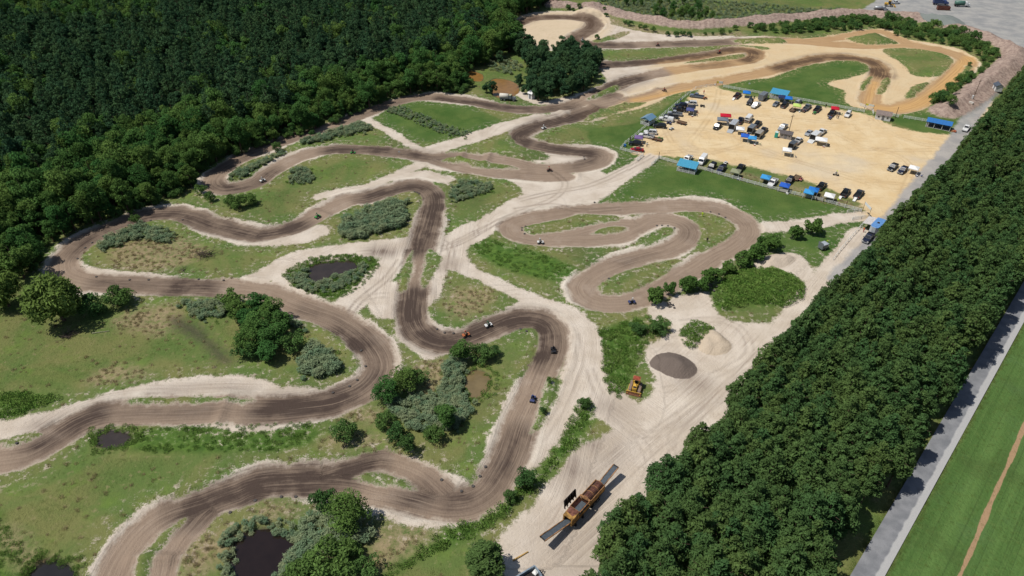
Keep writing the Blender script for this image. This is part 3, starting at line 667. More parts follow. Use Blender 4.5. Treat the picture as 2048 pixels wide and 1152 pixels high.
# ------------------------------------------------------------------ foliage: prototypes
def tag(o, label=None, cat=None, group=None, kind=None):
    if label: o['label'] = label
    if cat: o['category'] = cat
    if group: o['group'] = group
    if kind: o['kind'] = kind
    return o
def leaf_mat(name, a, b, trans=.25, up=.35):
    g = G(name)
    rnd = g.n('ShaderNodeObjectInfo').outputs['Random']
    sh = g.attr('shade', 'Fac')
    col = g.mix(rnd, alb(*a), alb(*b))
    mul = g.n('ShaderNodeVectorMath', operation='SCALE')
    g.put(mul.inputs[0], col); g.put(mul.inputs['Scale'], sh)
    nv = g.n('ShaderNodeVectorMath', operation='ADD')          # blades of a sward catch light from above as a mass
    g.put(nv.inputs[0], g.scalev(g.n('ShaderNodeNewGeometry').outputs['Normal'], (1 - up,) * 3)); g.put(nv.inputs[1], (0, 0, up))
    nn = g.n('ShaderNodeVectorMath', operation='NORMALIZE'); g.put(nn.inputs[0], nv.outputs[0])
    d = g.n('ShaderNodeBsdfDiffuse'); g.put(d.inputs[0], mul.outputs[0]); g.put(d.inputs['Normal'], nn.outputs[0])
    t = g.n('ShaderNodeBsdfTranslucent'); g.put(t.inputs[0], mul.outputs[0])
    m = g.n('ShaderNodeMixShader'); m.inputs[0].default_value = trans
    g.t.links.new(d.outputs[0], m.inputs[1]); g.t.links.new(t.outputs[0], m.inputs[2]); g.t.links.new(m.outputs[0], g.out.inputs[0])
    return g.m
def bark_mat(name, rgb):
    g = G(name)
    c = g.mix(g.step(g.noise(g.scalev(g.objco(), (3, 3, .8)), 2.0, 4), .3, .7), alb(*rgb), tuple(x * .5 for x in alb(*rgb)[:3]) + (1,))
    return g.bsdf(c, .95, .1)
BARK = bark_mat('bark', (112, 94, 80))
LEAF = {'pine': leaf_mat('pine_needles', (76, 109, 66), (98, 121, 68), .3, .7), 'darkpine': leaf_mat('dark_pine_needles', (62, 94, 66), (80, 108, 70), .3, .45), 'broad': leaf_mat('broad_leaves', (70, 112, 60), (104, 130, 66), .28, .35),
        'willow': leaf_mat('willow_leaves', (102, 128, 62), (112, 134, 70)), 'shrub': leaf_mat('shrub_leaves', (76, 110, 62), (102, 130, 68)), 'hedge': leaf_mat('hedge_leaves', (78, 112, 56), (92, 120, 60)),
        'reed': leaf_mat('reed_blades', (112, 138, 108), (144, 154, 118), .3, .82), 'weed': leaf_mat('weed_leaves', (100, 140, 62), (132, 160, 84), .3, .8), 'straw': leaf_mat('dry_grass_blades', (176, 158, 124), (158, 146, 104), .3, .8), 'tuft': leaf_mat('grass_blades', (96, 118, 58), (122, 134, 76), .3, .85)}

def mesh_from(name, v, f, mat=None, shade=None, smooth_=False):
    """v (N,3), f (M,k)"""
    me = bpy.data.meshes.new(name)
    v = np.asarray(v, np.float32); f = np.asarray(f, np.int32); k = f.shape[1]
    me.vertices.add(len(v)); me.loops.add(f.size); me.polygons.add(len(f))
    me.vertices.foreach_set('co', v.ravel()); me.loops.foreach_set('vertex_index', f.ravel())
    me.polygons.foreach_set('loop_start', np.arange(0, f.size, k, dtype=np.int32)); me.polygons.foreach_set('loop_total', np.full(len(f), k, np.int32))
    if smooth_: me.polygons.foreach_set('use_smooth', np.ones(len(f), bool))
    if shade is not None:
        a = me.attributes.new('shade', 'FLOAT', 'POINT'); a.data.foreach_set('value', np.asarray(shade, np.float32))
    me.update(calc_edges=True)
    if mat: me.materials.append(mat)
    return me
def unit(v): return v / np.maximum(np.linalg.norm(v, axis=-1, keepdims=True), 1e-9)
def leaf_cloud(cen, rad, per, size, r, up=.25, jit=.7, squash=.8, aspect=1.0, fill_=.55):
    """small leaf sprays through the volume of overlapping lobes"""
    cen = np.asarray(cen, float); rad = np.asarray(rad, float)
    n = (per * (rad / rad.mean()) ** 2).astype(int)
    ci = np.repeat(np.arange(len(cen)), n); N = len(ci)
    d = unit(r.normal(size=(N, 3)) + [0, 0, up])
    rr = rad[ci] * (fill_ + (1 - fill_) * r.random(N) ** .5) * r.uniform(.92, 1.1, N)
    p = cen[ci] + d * rr[:, None] * [1, 1, squash]
    nn = unit(d + r.normal(size=(N, 3)) * jit)
    t1 = unit(np.cross(nn, r.normal(size=(N, 3)))); t2 = np.cross(nn, t1)
    s = size * r.uniform(.55, 1.25, N)[:, None]
    v = np.stack([p - t1 * s * aspect, p - t2 * s * .55, p + t1 * s * aspect, p + t2 * s * .55], 1).reshape(-1, 3)
    f = np.arange(4 * N).reshape(-1, 4)
    lob = r.uniform(.82, 1.18, len(cen))[ci]
    sh = np.repeat(lob * r.uniform(.75, 1.25, N), 4)
    return v, f, sh
def tube(path, radii, sides=6):
    path = np.asarray(path, float); v, f = [], []
    for i, (p, q) in enumerate(zip(path, radii)):
        d = path[min(i + 1, len(path) - 1)] - path[max(i - 1, 0)]; d = d / np.linalg.norm(d)
        a = np.cross(d, [.3, .9, .1]); a /= np.linalg.norm(a); b = np.cross(d, a)
        for k in range(sides):
            t = 2 * math.pi * k / sides
            v.append(p + q * (math.cos(t) * a + math.sin(t) * b))
    for i in range(len(path) - 1):
        for k in range(sides):
            f.append((i * sides + k, i * sides + (k + 1) % sides, (i + 1) * sides + (k + 1) % sides, (i + 1) * sides + k))
    return v, f
def trunk_mesh(name, h, r0, lean, limbs, r):
    v, f = tube([(0, 0, -.3), (lean * .3, 0, h * .3), (lean * .6, lean * .2, h * .65), (lean, lean * .3, h)], [r0 * 1.25, r0, r0 * .7, r0 * .25])
    v, f = list(v), list(f)
    for k in range(limbs):
        a = r.uniform(0, 6.28); z = h * r.uniform(.45, .9); l = h * r.uniform(.14, .24)
        b = np.array([lean * z / h, 0, z])
        vv, ff = tube([b, b + [math.cos(a) * l * .6, math.sin(a) * l * .6, l * .25], b + [math.cos(a) * l, math.sin(a) * l, l * .5]], [r0 * .4, r0 * .28, r0 * .1], 5)
        o = len(v); v += list(vv); f += [tuple(i + o for i in q) for q in ff]
    return mesh_from(name, v, f, BARK, np.ones(len(v)), True)
def pine_lobes(h, cr, base, r, whorls=7, dens=7, lob=(.34, .5)):
    c, q = [], []
    for w in range(whorls):
        t = w / (whorls - 1.0)
        z = base + (h - base) * (t * .93)
        rr = cr * (1 - t ** 2.4) ** .6 * (.75 if w == 0 else 1)
        n = max(2, int(dens * (rr / cr) ** .8))
        for k in range(n):
            a = 6.283 * (k + r.random() * .7) / n + w * 1.3
            e = rr * r.uniform(.35, .85)
            c.append((math.cos(a) * e, math.sin(a) * e, z + r.uniform(-.55, .55))); q.append(max(.45, rr * r.uniform(*lob)))
    c.append((0, 0, h - .5)); q.append(.8)
    return c, q
def round_lobes(h, cr, base, r, n=30, flat=1.0):
    c, q = [], []
    zc = (h + base) / 2; zr = (h - base) / 2
    for k in range(n):
        d = unit(r.normal(size=3) + [0, 0, .25]); e = r.uniform(.35, .82)
        c.append((d[0] * cr * e, d[1] * cr * e, zc + d[2] * zr * e * flat)); q.append(cr * r.uniform(.22, .36))
    return c, q
PROTO = bpy.data.collections.new('foliage_prototypes')       # never linked to the scene: only mesh data and instances come from it
TREES = {}
def make_tree(kind, i, h, cr, base, lobes, per, size, mat, r0, up=.25, squash=.8, aspect=1.0, jit=.7, limbs=5):
    r = np.random.default_rng(hash((kind, i)) % 99991 if False else sum(map(ord, kind)) * 31 + i * 7)
    c, q = lobes(h, cr, base, r)
    v, f, sh = leaf_cloud(c, q, per, size, r, up, jit, squash, aspect)
    crown = mesh_from(kind + '_crown', v, f, mat, sh)
    tr = trunk_mesh(kind + '_trunk', h * .86, r0, r.uniform(-.03, .03) * h, limbs, r)
    TREES.setdefault(kind, []).append((crown, tr))
    # joined copy for the instanced woods
    bm = bmesh.new(); bm.from_mesh(crown); bm.faces.ensure_lookup_table(); nf = len(bm.faces); bm.from_mesh(tr)
    bm.faces.ensure_lookup_table()
    for fc in bm.faces[nf:]: fc.material_index = 1
    me = bpy.data.meshes.new(kind + '_whole'); bm.to_mesh(me); bm.free()
    me.materials.append(mat); me.materials.append(BARK)
    o = bpy.data.objects.new('%s_%d' % (kind, i), me); PROTO_OF.setdefault(kind, bpy.data.collections.new(kind + '_set')).objects.link(o)
PROTO_OF = {}
for i in range(5):
    rr = np.random.default_rng(i + 40)
    make_tree('pine', i, 12.6 + i * .45, 2.5 + .18 * i, 5.0, lambda h, c, b, r: pine_lobes(h, c, b, r, 9, 11, (.22, .36)), 56, .23, LEAF['pine'], .17, .6, .9, 1.3, .9)
for i in range(4):
    make_tree('darkpine', i, 11.5 + i * .7, 2.7 + .2 * i, 2.5, lambda h, c, b, r: pine_lobes(h, c, b, r, 8, 9, (.25, .4)), 50, .28, LEAF['darkpine'], .18, .4, .8, 1.2, .8)
for i in range(4):
    make_tree('roundpine', i, 9.5 + i * .5, 3.1 + .2 * i, .6, lambda h, c, b, r: round_lobes(h, c, b, r, 34), 95, .28, LEAF['darkpine'], .2, .4, .8, 1.25)
for i in range(5):
    make_tree('broadleaf', i, 9 + i * .6, 3.0 + .25 * i, 1.2, lambda h, c, b, r: round_lobes(h, c, b, r, 36), 100, .26, LEAF['broad'], .2)
for i in range(4):
    make_tree('shrub', i, 3.6, 2.4, .1, lambda h, c, b, r: round_lobes(h, c, b, r, 22), 95, .18, LEAF['shrub'], .07, .4, .85)
for i in range(2):
    make_tree('willow', i, 10.5, 6.0, 1.0, lambda h, c, b, r: round_lobes(h, c, b, r, 46), 110, .34, LEAF['willow'], .35, -.1, 1.1, 1.5)
for i in range(3):
    make_tree('hedge', i, 4.6, 2.5, .1, lambda h, c, b, r: round_lobes(h, c, b, r, 26), 80, .24, LEAF['hedge'], .1, .5, 1.0, 1.5)
def clump(kind, i, n, rad, h, w, mat, curl=.35, cards=False):
    r = np.random.default_rng(sum(map(ord, kind)) + i)
    a = r.uniform(0, 6.28, n); e = rad * np.sqrt(r.random(n)); b = np.stack([np.cos(a) * e, np.sin(a) * e, np.zeros(n) - .05], -1)
    hh = h * r.uniform(.55, 1.1, n); ln = r.uniform(0, curl, n); d = r.uniform(0, 6.28, n)
    s = np.stack([-np.sin(d), np.cos(d), np.zeros(n)], -1) * (w * r.uniform(.6, 1.3, n))[:, None]
    o = np.stack([np.cos(d) * ln * hh, np.sin(d) * ln * hh, hh], -1)
    if cards:
        mid = b + o * [.5, .5, .75]
        v = np.stack([mid - s, mid + o * .25 + s * .2, mid + s + o * .1, mid - o * .3 * [1, 1, .6]], 1).reshape(-1, 3); k = 4
    else:
        v = np.stack([b - s, b + s, b + o], 1).reshape(-1, 3); k = 3
    f = np.arange(len(v)).reshape(-1, k)
    me = mesh_from(kind + '_clump', v, f, mat, np.repeat(r.uniform(.7, 1.3, n), k))
    ob = bpy.data.objects.new('%s_%d' % (kind, i), me); PROTO_OF.setdefault(kind, bpy.data.collections.new(kind + '_set')).objects.link(ob)
def reed_clump(i):
    r = np.random.default_rng(900 + i); n = 95
    a = r.uniform(0, 6.28, n); e = .85 * np.sqrt(r.random(n)); z = 1.9 * r.uniform(.35, 1.0, n) * (1 - .25 * e)
    b = np.stack([np.cos(a) * e, np.sin(a) * e, z], -1); d = r.uniform(0, 6.28, n); l = r.uniform(.3, .6, n)
    o = np.stack([np.cos(d) * l, np.sin(d) * l, l * r.uniform(-.5, .7, n)], -1); s = np.stack([-np.sin(d), np.cos(d), np.zeros(n)], -1) * r.uniform(.05, .1, n)[:, None]
    v = np.stack([b - o * .5, b - s, b + o, b + s], 1).reshape(-1, 3); sh = np.repeat(r.uniform(.7, 1.3, n), 4)
    m = 22; a2 = r.uniform(0, 6.28, m); e2 = .7 * np.sqrt(r.random(m)); f0 = np.stack([np.cos(a2) * e2, np.sin(a2) * e2, np.zeros(m) - .05], -1); h = np.stack([r.normal(0, .12, m), r.normal(0, .12, m), r.uniform(1.1, 2.1, m)], -1); w = np.stack([np.cos(a2) * .025, np.sin(a2) * .025, np.zeros(m)], -1)
    v2 = np.stack([f0 - w, f0 + w, f0 + h + w * .3, f0 + h - w * .3], 1).reshape(-1, 3)
    v = np.vstack([v, v2]); me = mesh_from('reed_clump', v, np.arange(len(v)).reshape(-1, 4), LEAF['reed'], np.concatenate([sh, np.full(m * 4, .9)]))
    ob = bpy.data.objects.new('reed_%d' % i, me); PROTO_OF.setdefault('reed', bpy.data.collections.new('reed_set')).objects.link(ob)
for i in range(3):
    reed_clump(i)
    clump('weed', i, 90, .9, .75, .13, LEAF['weed'], .5, True)
    clump('straw', i, 50, .5, .7, .03, LEAF['straw'], .7)
    clump('tuft', i, 40, .5, .22, .04, LEAF['tuft'], .7)
def gn_group(coll):
    t = bpy.data.node_groups.new('scatter_' + coll.name, 'GeometryNodeTree')
    t.interface.new_socket('Geometry', in_out='INPUT', socket_type='NodeSocketGeometry'); t.interface.new_socket('Geometry', in_out='OUTPUT', socket_type='NodeSocketGeometry')
    a, z = t.nodes.new('NodeGroupInput'), t.nodes.new('NodeGroupOutput')
    ci = t.nodes.new('GeometryNodeCollectionInfo'); ci.inputs['Collection'].default_value = coll; ci.inputs['Separate Children'].default_value = True; ci.inputs['Reset Children'].default_value = True
    ip = t.nodes.new('GeometryNodeInstanceOnPoints'); ip.inputs['Pick Instance'].default_value = True
    def na(name, typ):
        n = t.nodes.new('GeometryNodeInputNamedAttribute'); n.data_type = typ; n.inputs['Name'].default_value = name
        return n.outputs['Attribute']
    t.links.new(a.outputs[0], ip.inputs['Points']); t.links.new(ci.outputs[0], ip.inputs['Instance'])
    t.links.new(na('pick', 'INT'), ip.inputs['Instance Index'])
    cx = t.nodes.new('ShaderNodeCombineXYZ'); t.links.new(na('turn', 'FLOAT'), cx.inputs[2])
    t.links.new(cx.outputs[0], ip.inputs['Rotation'])
    t.links.new(na('size', 'FLOAT_VECTOR'), ip.inputs['Scale'])
    t.links.new(ip.outputs[0], z.inputs[0])
    return t
_gn = {}
def scatter(name, kind, P, smin, smax, label, cat, zs=None, seed=0):
    """one mass of growth that nobody could count"""
    if len(P) == 0: return
    r = np.random.default_rng(seed + len(P))
    z = np.array([gz(x, y) for x, y in P])
    me = bpy.data.meshes.new(name); me.vertices.add(len(P))
    me.vertices.foreach_set('co', np.column_stack([P, z]).astype(np.float32).ravel())
    me.attributes.new('pick', 'INT', 'POINT').data.foreach_set('value', r.integers(0, len(PROTO_OF[kind].objects), len(P)).astype(np.int32))
    me.attributes.new('turn', 'FLOAT', 'POINT').data.foreach_set('value', r.uniform(0, 6.28, len(P)).astype(np.float32))
    s = r.uniform(smin, smax, len(P)); s3 = np.stack([s, s, s * r.uniform(.85, 1.15, len(P))], -1)
    me.attributes.new('size', 'FLOAT_VECTOR', 'POINT').data.foreach_set('vector', s3.astype(np.float32).ravel())
    o = bpy.data.objects.new(name, me); C.objects.link(o)
    if kind not in _gn: _gn[kind] = gn_group(PROTO_OF[kind])
    md = o.modifiers.new('scatter', 'NODES'); md.node_group = _gn[kind]
    return tag(o, label, cat, None, 'stuff')
def inside(P, poly):
    P = np.asarray(P); ins = np.zeros(len(P), bool)
    for a, b in zip(poly, np.roll(poly, -1, 0)):
        c = (a[1] > P[:, 1]) != (b[1] > P[:, 1])
        with np.errstate(divide='ignore', invalid='ignore'):
            ins ^= c & (P[:, 0] < (b[0] - a[0]) * (P[:, 1] - a[1]) / (b[1] - a[1]) + a[0])
    return ins
def edge_dist(P, line):
    d = np.full(len(P), 1e9)
    for a, b in zip(line[:-1], line[1:]):
        e = b - a; t = np.clip(((P - a) @ e) / (e @ e + 1e-9), 0, 1)
        d = np.minimum(d, np.linalg.norm(P - a - t[:, None] * e, axis=1))
    return d
def jgrid(poly, step, r, jit=.38, turn=.4):
    rot = np.array([[math.cos(turn), -math.sin(turn)], [math.sin(turn), math.cos(turn)]])
    pr = poly @ rot
    lo, hi = pr.min(0), pr.max(0)
    x, y = np.meshgrid(np.arange(lo[0], hi[0], step), np.arange(lo[1], hi[1], step * .87))
    x[1::2] += step / 2
    P = np.stack([x.ravel(), y.ravel()], -1); P += r.uniform(-jit, jit, P.shape) * step
    P[:, 0] += .5 * step * np.sin(P[:, 1] * .21); P[:, 1] += .5 * step * np.sin(P[:, 0] * .17)
    P = P @ rot.T
    return P[inside(P, poly)]
def tree(name, kind, x, y, label, cat, group=None, s=1.0, sz=None, i=None, turn=None, sy=None):
    v = TREES[kind]; crown, tr = v[(random.randrange(len(v)) if i is None else i) % len(v)]
    e = bpy.data.objects.new(name, None); C.objects.link(e)
    e.empty_display_size = .5
    e.location = (x, y, gz(x, y)); e.rotation_euler = (0, 0, random.uniform(0, 6.28) if turn is None else turn); e.scale = (s, sy or s, sz or s)
    for nm, me in (('trunk', tr), ('crown', crown)):
        o = bpy.data.objects.new(nm, me); o.parent = e; C.objects.link(o)
    return tag(e, label, cat, group)

# ------------------------------------------------------------------ the woods
def in_view(P, z, m=60):
    q = np.array([proj(x, y, z) for x, y in P])
    return (q[:, 0] > -m) & (q[:, 0] < 2048 + m) & (q[:, 1] > -m) & (q[:, 1] < 1152 + m)
# pine plantation between lane and road
OUT = [(1120, 1190), (1149, 1146), (1186, 1124), (1214, 1104), (1196, 1071), (1189, 1054), (1219, 1011), (1249, 981), (1276, 961), (1294, 941), (1324, 931), (1336, 901), (1369, 862), (1399, 831), (1434, 793), (1474, 758), (1506, 713), (1534, 693), (1580, 640), (1636, 576), (1676, 540), (1706, 520), (1726, 495), (1741, 473), (1761, 450), (1776, 435), (1808, 413), (1826, 385), (1848, 353), (1881, 328), (1906, 298), (1920, 278), (1948, 250), (1958, 230), (1982, 211), (1994, 187), (2006, 180), (2030, 150), (2060, 125), (2110, 90)]
left = wpts(OUT, 9.5) + rn * 2.3
left = left[np.argsort((left - ra) @ rd)]
right = np.array([ra + rd * l - rn * 6.3 for l in np.linspace(((left[-1] - ra) @ rd), -75, 30)])
start = np.array([left[0] + rn * 0 - rd * 12])
plantation = np.vstack([start, left, right])
rp = np.random.default_rng(3)
P = jgrid(plantation, 3.1, rp, .45)
q = np.array([proj(x, y, 9) for x, y in P])
vis = (q[:, 0] > -20) & (q[:, 0] < 2068) & (q[:, 1] > -20) & (q[:, 1] < 1175)
dcam = np.hypot(P[:, 0], P[:, 1]) + np.where(vis, 0, 1e5)
order = np.argsort(dcam)
dl = edge_dist(P, left); dr_ = edge_dist(P, right)
NPINE = 230
for k in order[:NPINE]:
    edge = 'at the edge by the sandy lane' if dl[k] < 3.2 else 'in the row along the asphalt road' if dr_[k] < 3.2 else 'in the thick of the plantation'
    if dr_[k] < 4.5 and random.random() < .3: continue
    tree('pine_tree', 'pine', P[k, 0], P[k, 1], 'tall green pine ' + edge + ' beside the gravel yard' if dl[k] < 3.2 else 'tall green pine ' + edge, 'pine tree', 'near pines of the plantation', random.uniform(.82, 1.2) * (.85 if dr_[k] < 4 else 1))
scatter('pine_plantation', 'pine', P[order[NPINE:]], .78, 1.18, 'dense mass of green pines between gravel lane and asphalt road', 'pine wood', seed=1)
# dark wood on the far left: broadleaf edge trees one by one, the mass behind as one wood
FRONT = [(-260, 760), (-120, 640), (-20, 585), (40, 560), (86, 540), (92, 505), (150, 464), (215, 440), (265, 428), (340, 400), (388, 372), (396, 348), (440, 322), (500, 301), (560, 283), (640, 256), (690, 238), (760, 206), (800, 192), (860, 184), (915, 188), (938, 176), (936, 140), (975, 132), (1010, 110), (1045, 92), (1024, 66), (1004, 54), (1040, 32), (1085, 18), (1108, 0), (1120, -25)]
front = wpts(FRONT)
wood = np.vstack([front, wpts([(1000, -70), (400, -90), (-200, -80)]), [[-520, 430], [-420, 150]]])
rw = np.random.default_rng(11)
P = jgrid(wood, 3.9, rw, .5)
P = P[in_view(P, 9, 260)]
de = edge_dist(P, front)
uv = np.array([proj(x, y, 0) for x, y in P])
clear = wpts(Z4(0, 288, [(-60, 330), (200, 330), (250, 400), (130, 500), (60, 600), (-60, 620)]))
keep = ~inside(P, clear)
P, de, uv = P[keep], de[keep], uv[keep]
deep = np.where(uv[:, 0] < 420, 34, 15)
prob = np.where(de < deep, 1.0, np.where(de < deep + 14, .35, .06))
patch = np.sin(P[:, 0] / 17) * np.sin(P[:, 1] / 14 + 1) + .7 * np.sin((P[:, 0] + P[:, 1]) / 9.0)
prob = np.where((de >= deep) & (patch > .75), np.maximum(prob, .6), prob)
prob = np.where((uv[:, 1] < 75) & (uv[:, 0] < 330), .75, prob)
isb = rw.random(len(P)) < prob
near_e = isb & (de < deep) & (de > 1.6) & (uv[:, 0] > -40)
sel = np.where(near_e)[0]
sel = sel[np.argsort(de[sel] + np.where(uv[sel, 0] > 940, 12, 0))][:170]
rest_b = isb.copy(); rest_b[sel] = False
def edge_label(u):
    return ('leafy green tree on the wood edge left of the lower loop' if u < 100 else 'leafy green tree on the wood edge above the big left loop' if u < 400 else
            'leafy green tree on the wood edge behind the upper hairpin' if u < 560 else 'leafy green tree on the wood edge along the back straight' if u < 760 else 'leafy green tree on the wood edge near the orange pond' if u < 985 else 'leafy green tree on the wood edge beside the far hairpin')
for k in sel:
    tree('broadleaf_tree', 'broadleaf', P[k, 0], P[k, 1], edge_label(uv[k, 0]), 'tree', 'broadleaf trees on the wood edge', random.uniform(.62, 1.0) * (.85 if de[k] < 5 else 1.05), None)
scatter('broadleaf_wood', 'broadleaf', P[rest_b], .7, 1.35, 'broadleaf trees mixed into the dark wood at upper left', 'wood', seed=2)
pw_ = ~isb & (de > 3); rp_ = pw_ & (rw.random(len(P)) < .18)
scatter('pine_wood', 'darkpine', P[pw_ & ~rp_], .7, 1.25, 'dark mass of pines filling the upper left', 'pine wood', seed=3)
scatter('rounded_pine_wood', 'roundpine', P[rp_], .8, 1.35, 'rounder dark crowns mixed through the pine wood at upper left', 'pine wood', seed=5)
# understorey along the wood's edge
E = smooth(front[4:-8], 2.6)
E = E + rw.uniform(-1.4, 1.4, E.shape)
nrm = np.gradient(E, axis=0); nrm = np.stack([-nrm[:, 1], nrm[:, 0]], -1); nrm = unit(nrm)
scatter('edge_undergrowth', 'shrub', np.vstack([E + nrm * 1.0, E + nrm * 3.5]), .45, .95, 'tangled low undergrowth along the foot of the wood', 'undergrowth', seed=4)
# grove of pines behind the tanker truck
GROVE = wpts([(1050, 192), (1075, 207), (1110, 203), (1150, 190), (1185, 172), (1204, 158), (1206, 135), (1180, 112), (1140, 105), (1100, 112), (1050, 118), (1010, 100), (1022, 84), (1060, 96), (1045, 128), (1062, 160)])
Pg = jgrid(GROVE, 5.0, rw)
for x, y in Pg:
    tree('pine_tree', 'roundpine', x, y, 'dark pine in the grove behind the white hut', 'pine tree', 'pines of the grove by the tanker truck', random.uniform(.75, 1.0))
for u, v, s in [(985, 188, .62), (972, 186, .5), (1000, 128, .6), (1038, 172, .55), (1046, 188, .4)]:
    p = at(u, v)
    tree('pine_tree', 'roundpine', p.x, p.y, {985: 'bushy pine standing just left of the tanker truck', 972: 'small pine half hidden beside the bushy pine left of the tanker', 1000: 'lone pine on the far bank of the orange pond', 1038: 'small pine at the right bank of the orange pond', 1046: 'low pine between tanker truck and white hut'}[u], 'pine tree', None, s)
# clump of trees beyond the spoil bank
for u, v, s in [(1310, 30, .8), (1325, 38, .9), (1342, 44, .9), (1360, 48, 1.0), (1380, 50, .95), (1398, 46, .9), (1410, 36, .8), (1318, 18, .8), (1345, 26, .95), (1372, 30, 1.0), (1395, 26, .9), (1335, 8, .8), (1365, 10, .9), (1390, 8, .8)]:
    p = at(u, v)
    tree('broadleaf_tree', 'broadleaf', p.x, p.y, 'dark green tree in the round clump beyond the spoil bank', 'tree', 'clump of trees beyond the spoil bank', s * .72)
for u, v, s, t in [(1252, 12, .5, 'first yellow-green bush beyond the spoil bank'), (1268, 10, .6, 'second yellow-green bush beyond the spoil bank'), (1282, 14, .5, 'third yellow-green bush beyond the spoil bank'), (1422, 46, .45, 'low bush at the right foot of the tree clump')]:
    p = at(u, v)
    tree('broadleaf_tree', 'broadleaf', p.x, p.y, t, 'bush', None, s)
# shrubs between the far track and the spoil bank
BAND = wpts([(1480, 62), (1560, 50), (1700, 42), (1780, 42), (1850, 57), (1920, 73), (1965, 95), (2000, 108), (1985, 128), (1955, 152), (1925, 178), (1895, 202), (1868, 217), (1858, 207), (1905, 172), (1948, 142), (1958, 120), (1915, 98), (1850, 84), (1790, 70), (1760, 55), (1650, 64), (1560, 70)])
Pb = jgrid(BAND, 4.2, rw, .45)
for x, y in Pb:
    u = proj(x, y)[0]
    tree('shrub', 'shrub', x, y, 'green shrub in the belt below the spoil bank, ' + ('left of the corner' if u < 1760 else 'along the top corner' if u < 1900 else 'beside the ochre straight'), 'shrub', 'shrubs between far track and spoil bank', random.uniform(.6, 1.25))
BIG = [(1778, 46, 1.7, 'tall rounded bush where the shrub belt meets the spoil bank'), (1863, 64, 1.75, 'tall dark bush in the middle of the top shrub belt'), (1900, 70, 1.4, 'olive bush right of the tall dark bush'), (1920, 74, 1.4, 'blue-green bush two right of the tall dark bush'), (1945, 86, 1.6, 'spreading bush near the spoil bank corner'), (1878, 212, 1.35, 'dark round bush at the foot of the spoil bank by the lawn'), (1893, 224, 1.0, 'low bush by the end of the spoil bank')]
for u, v, s, t in BIG:
    p = at(u, v); tree('shrub', 'shrub', p.x, p.y, t, 'bush', None, s)
BANKSHRUB = [(1136, 20), (1146, 22), (1158, 21), (1208, 26), (1212, 34), (1250, 48), (1260, 52), (1280, 56), (1290, 60), (1306, 64), (1335, 72), (1352, 74), (1365, 72), (1378, 74), (1410, 70), (1425, 70), (1442, 68), (1460, 66), (1470, 60), (1500, 56), (1514, 58), (1194, 78)]
for u, v in BANKSHRUB:
    p = at(u, v); tree('shrub', 'shrub', p.x, p.y, 'small shrub growing on the near slope of the spoil bank', 'shrub', 'small shrubs on the spoil bank', random.uniform(.4, .85))
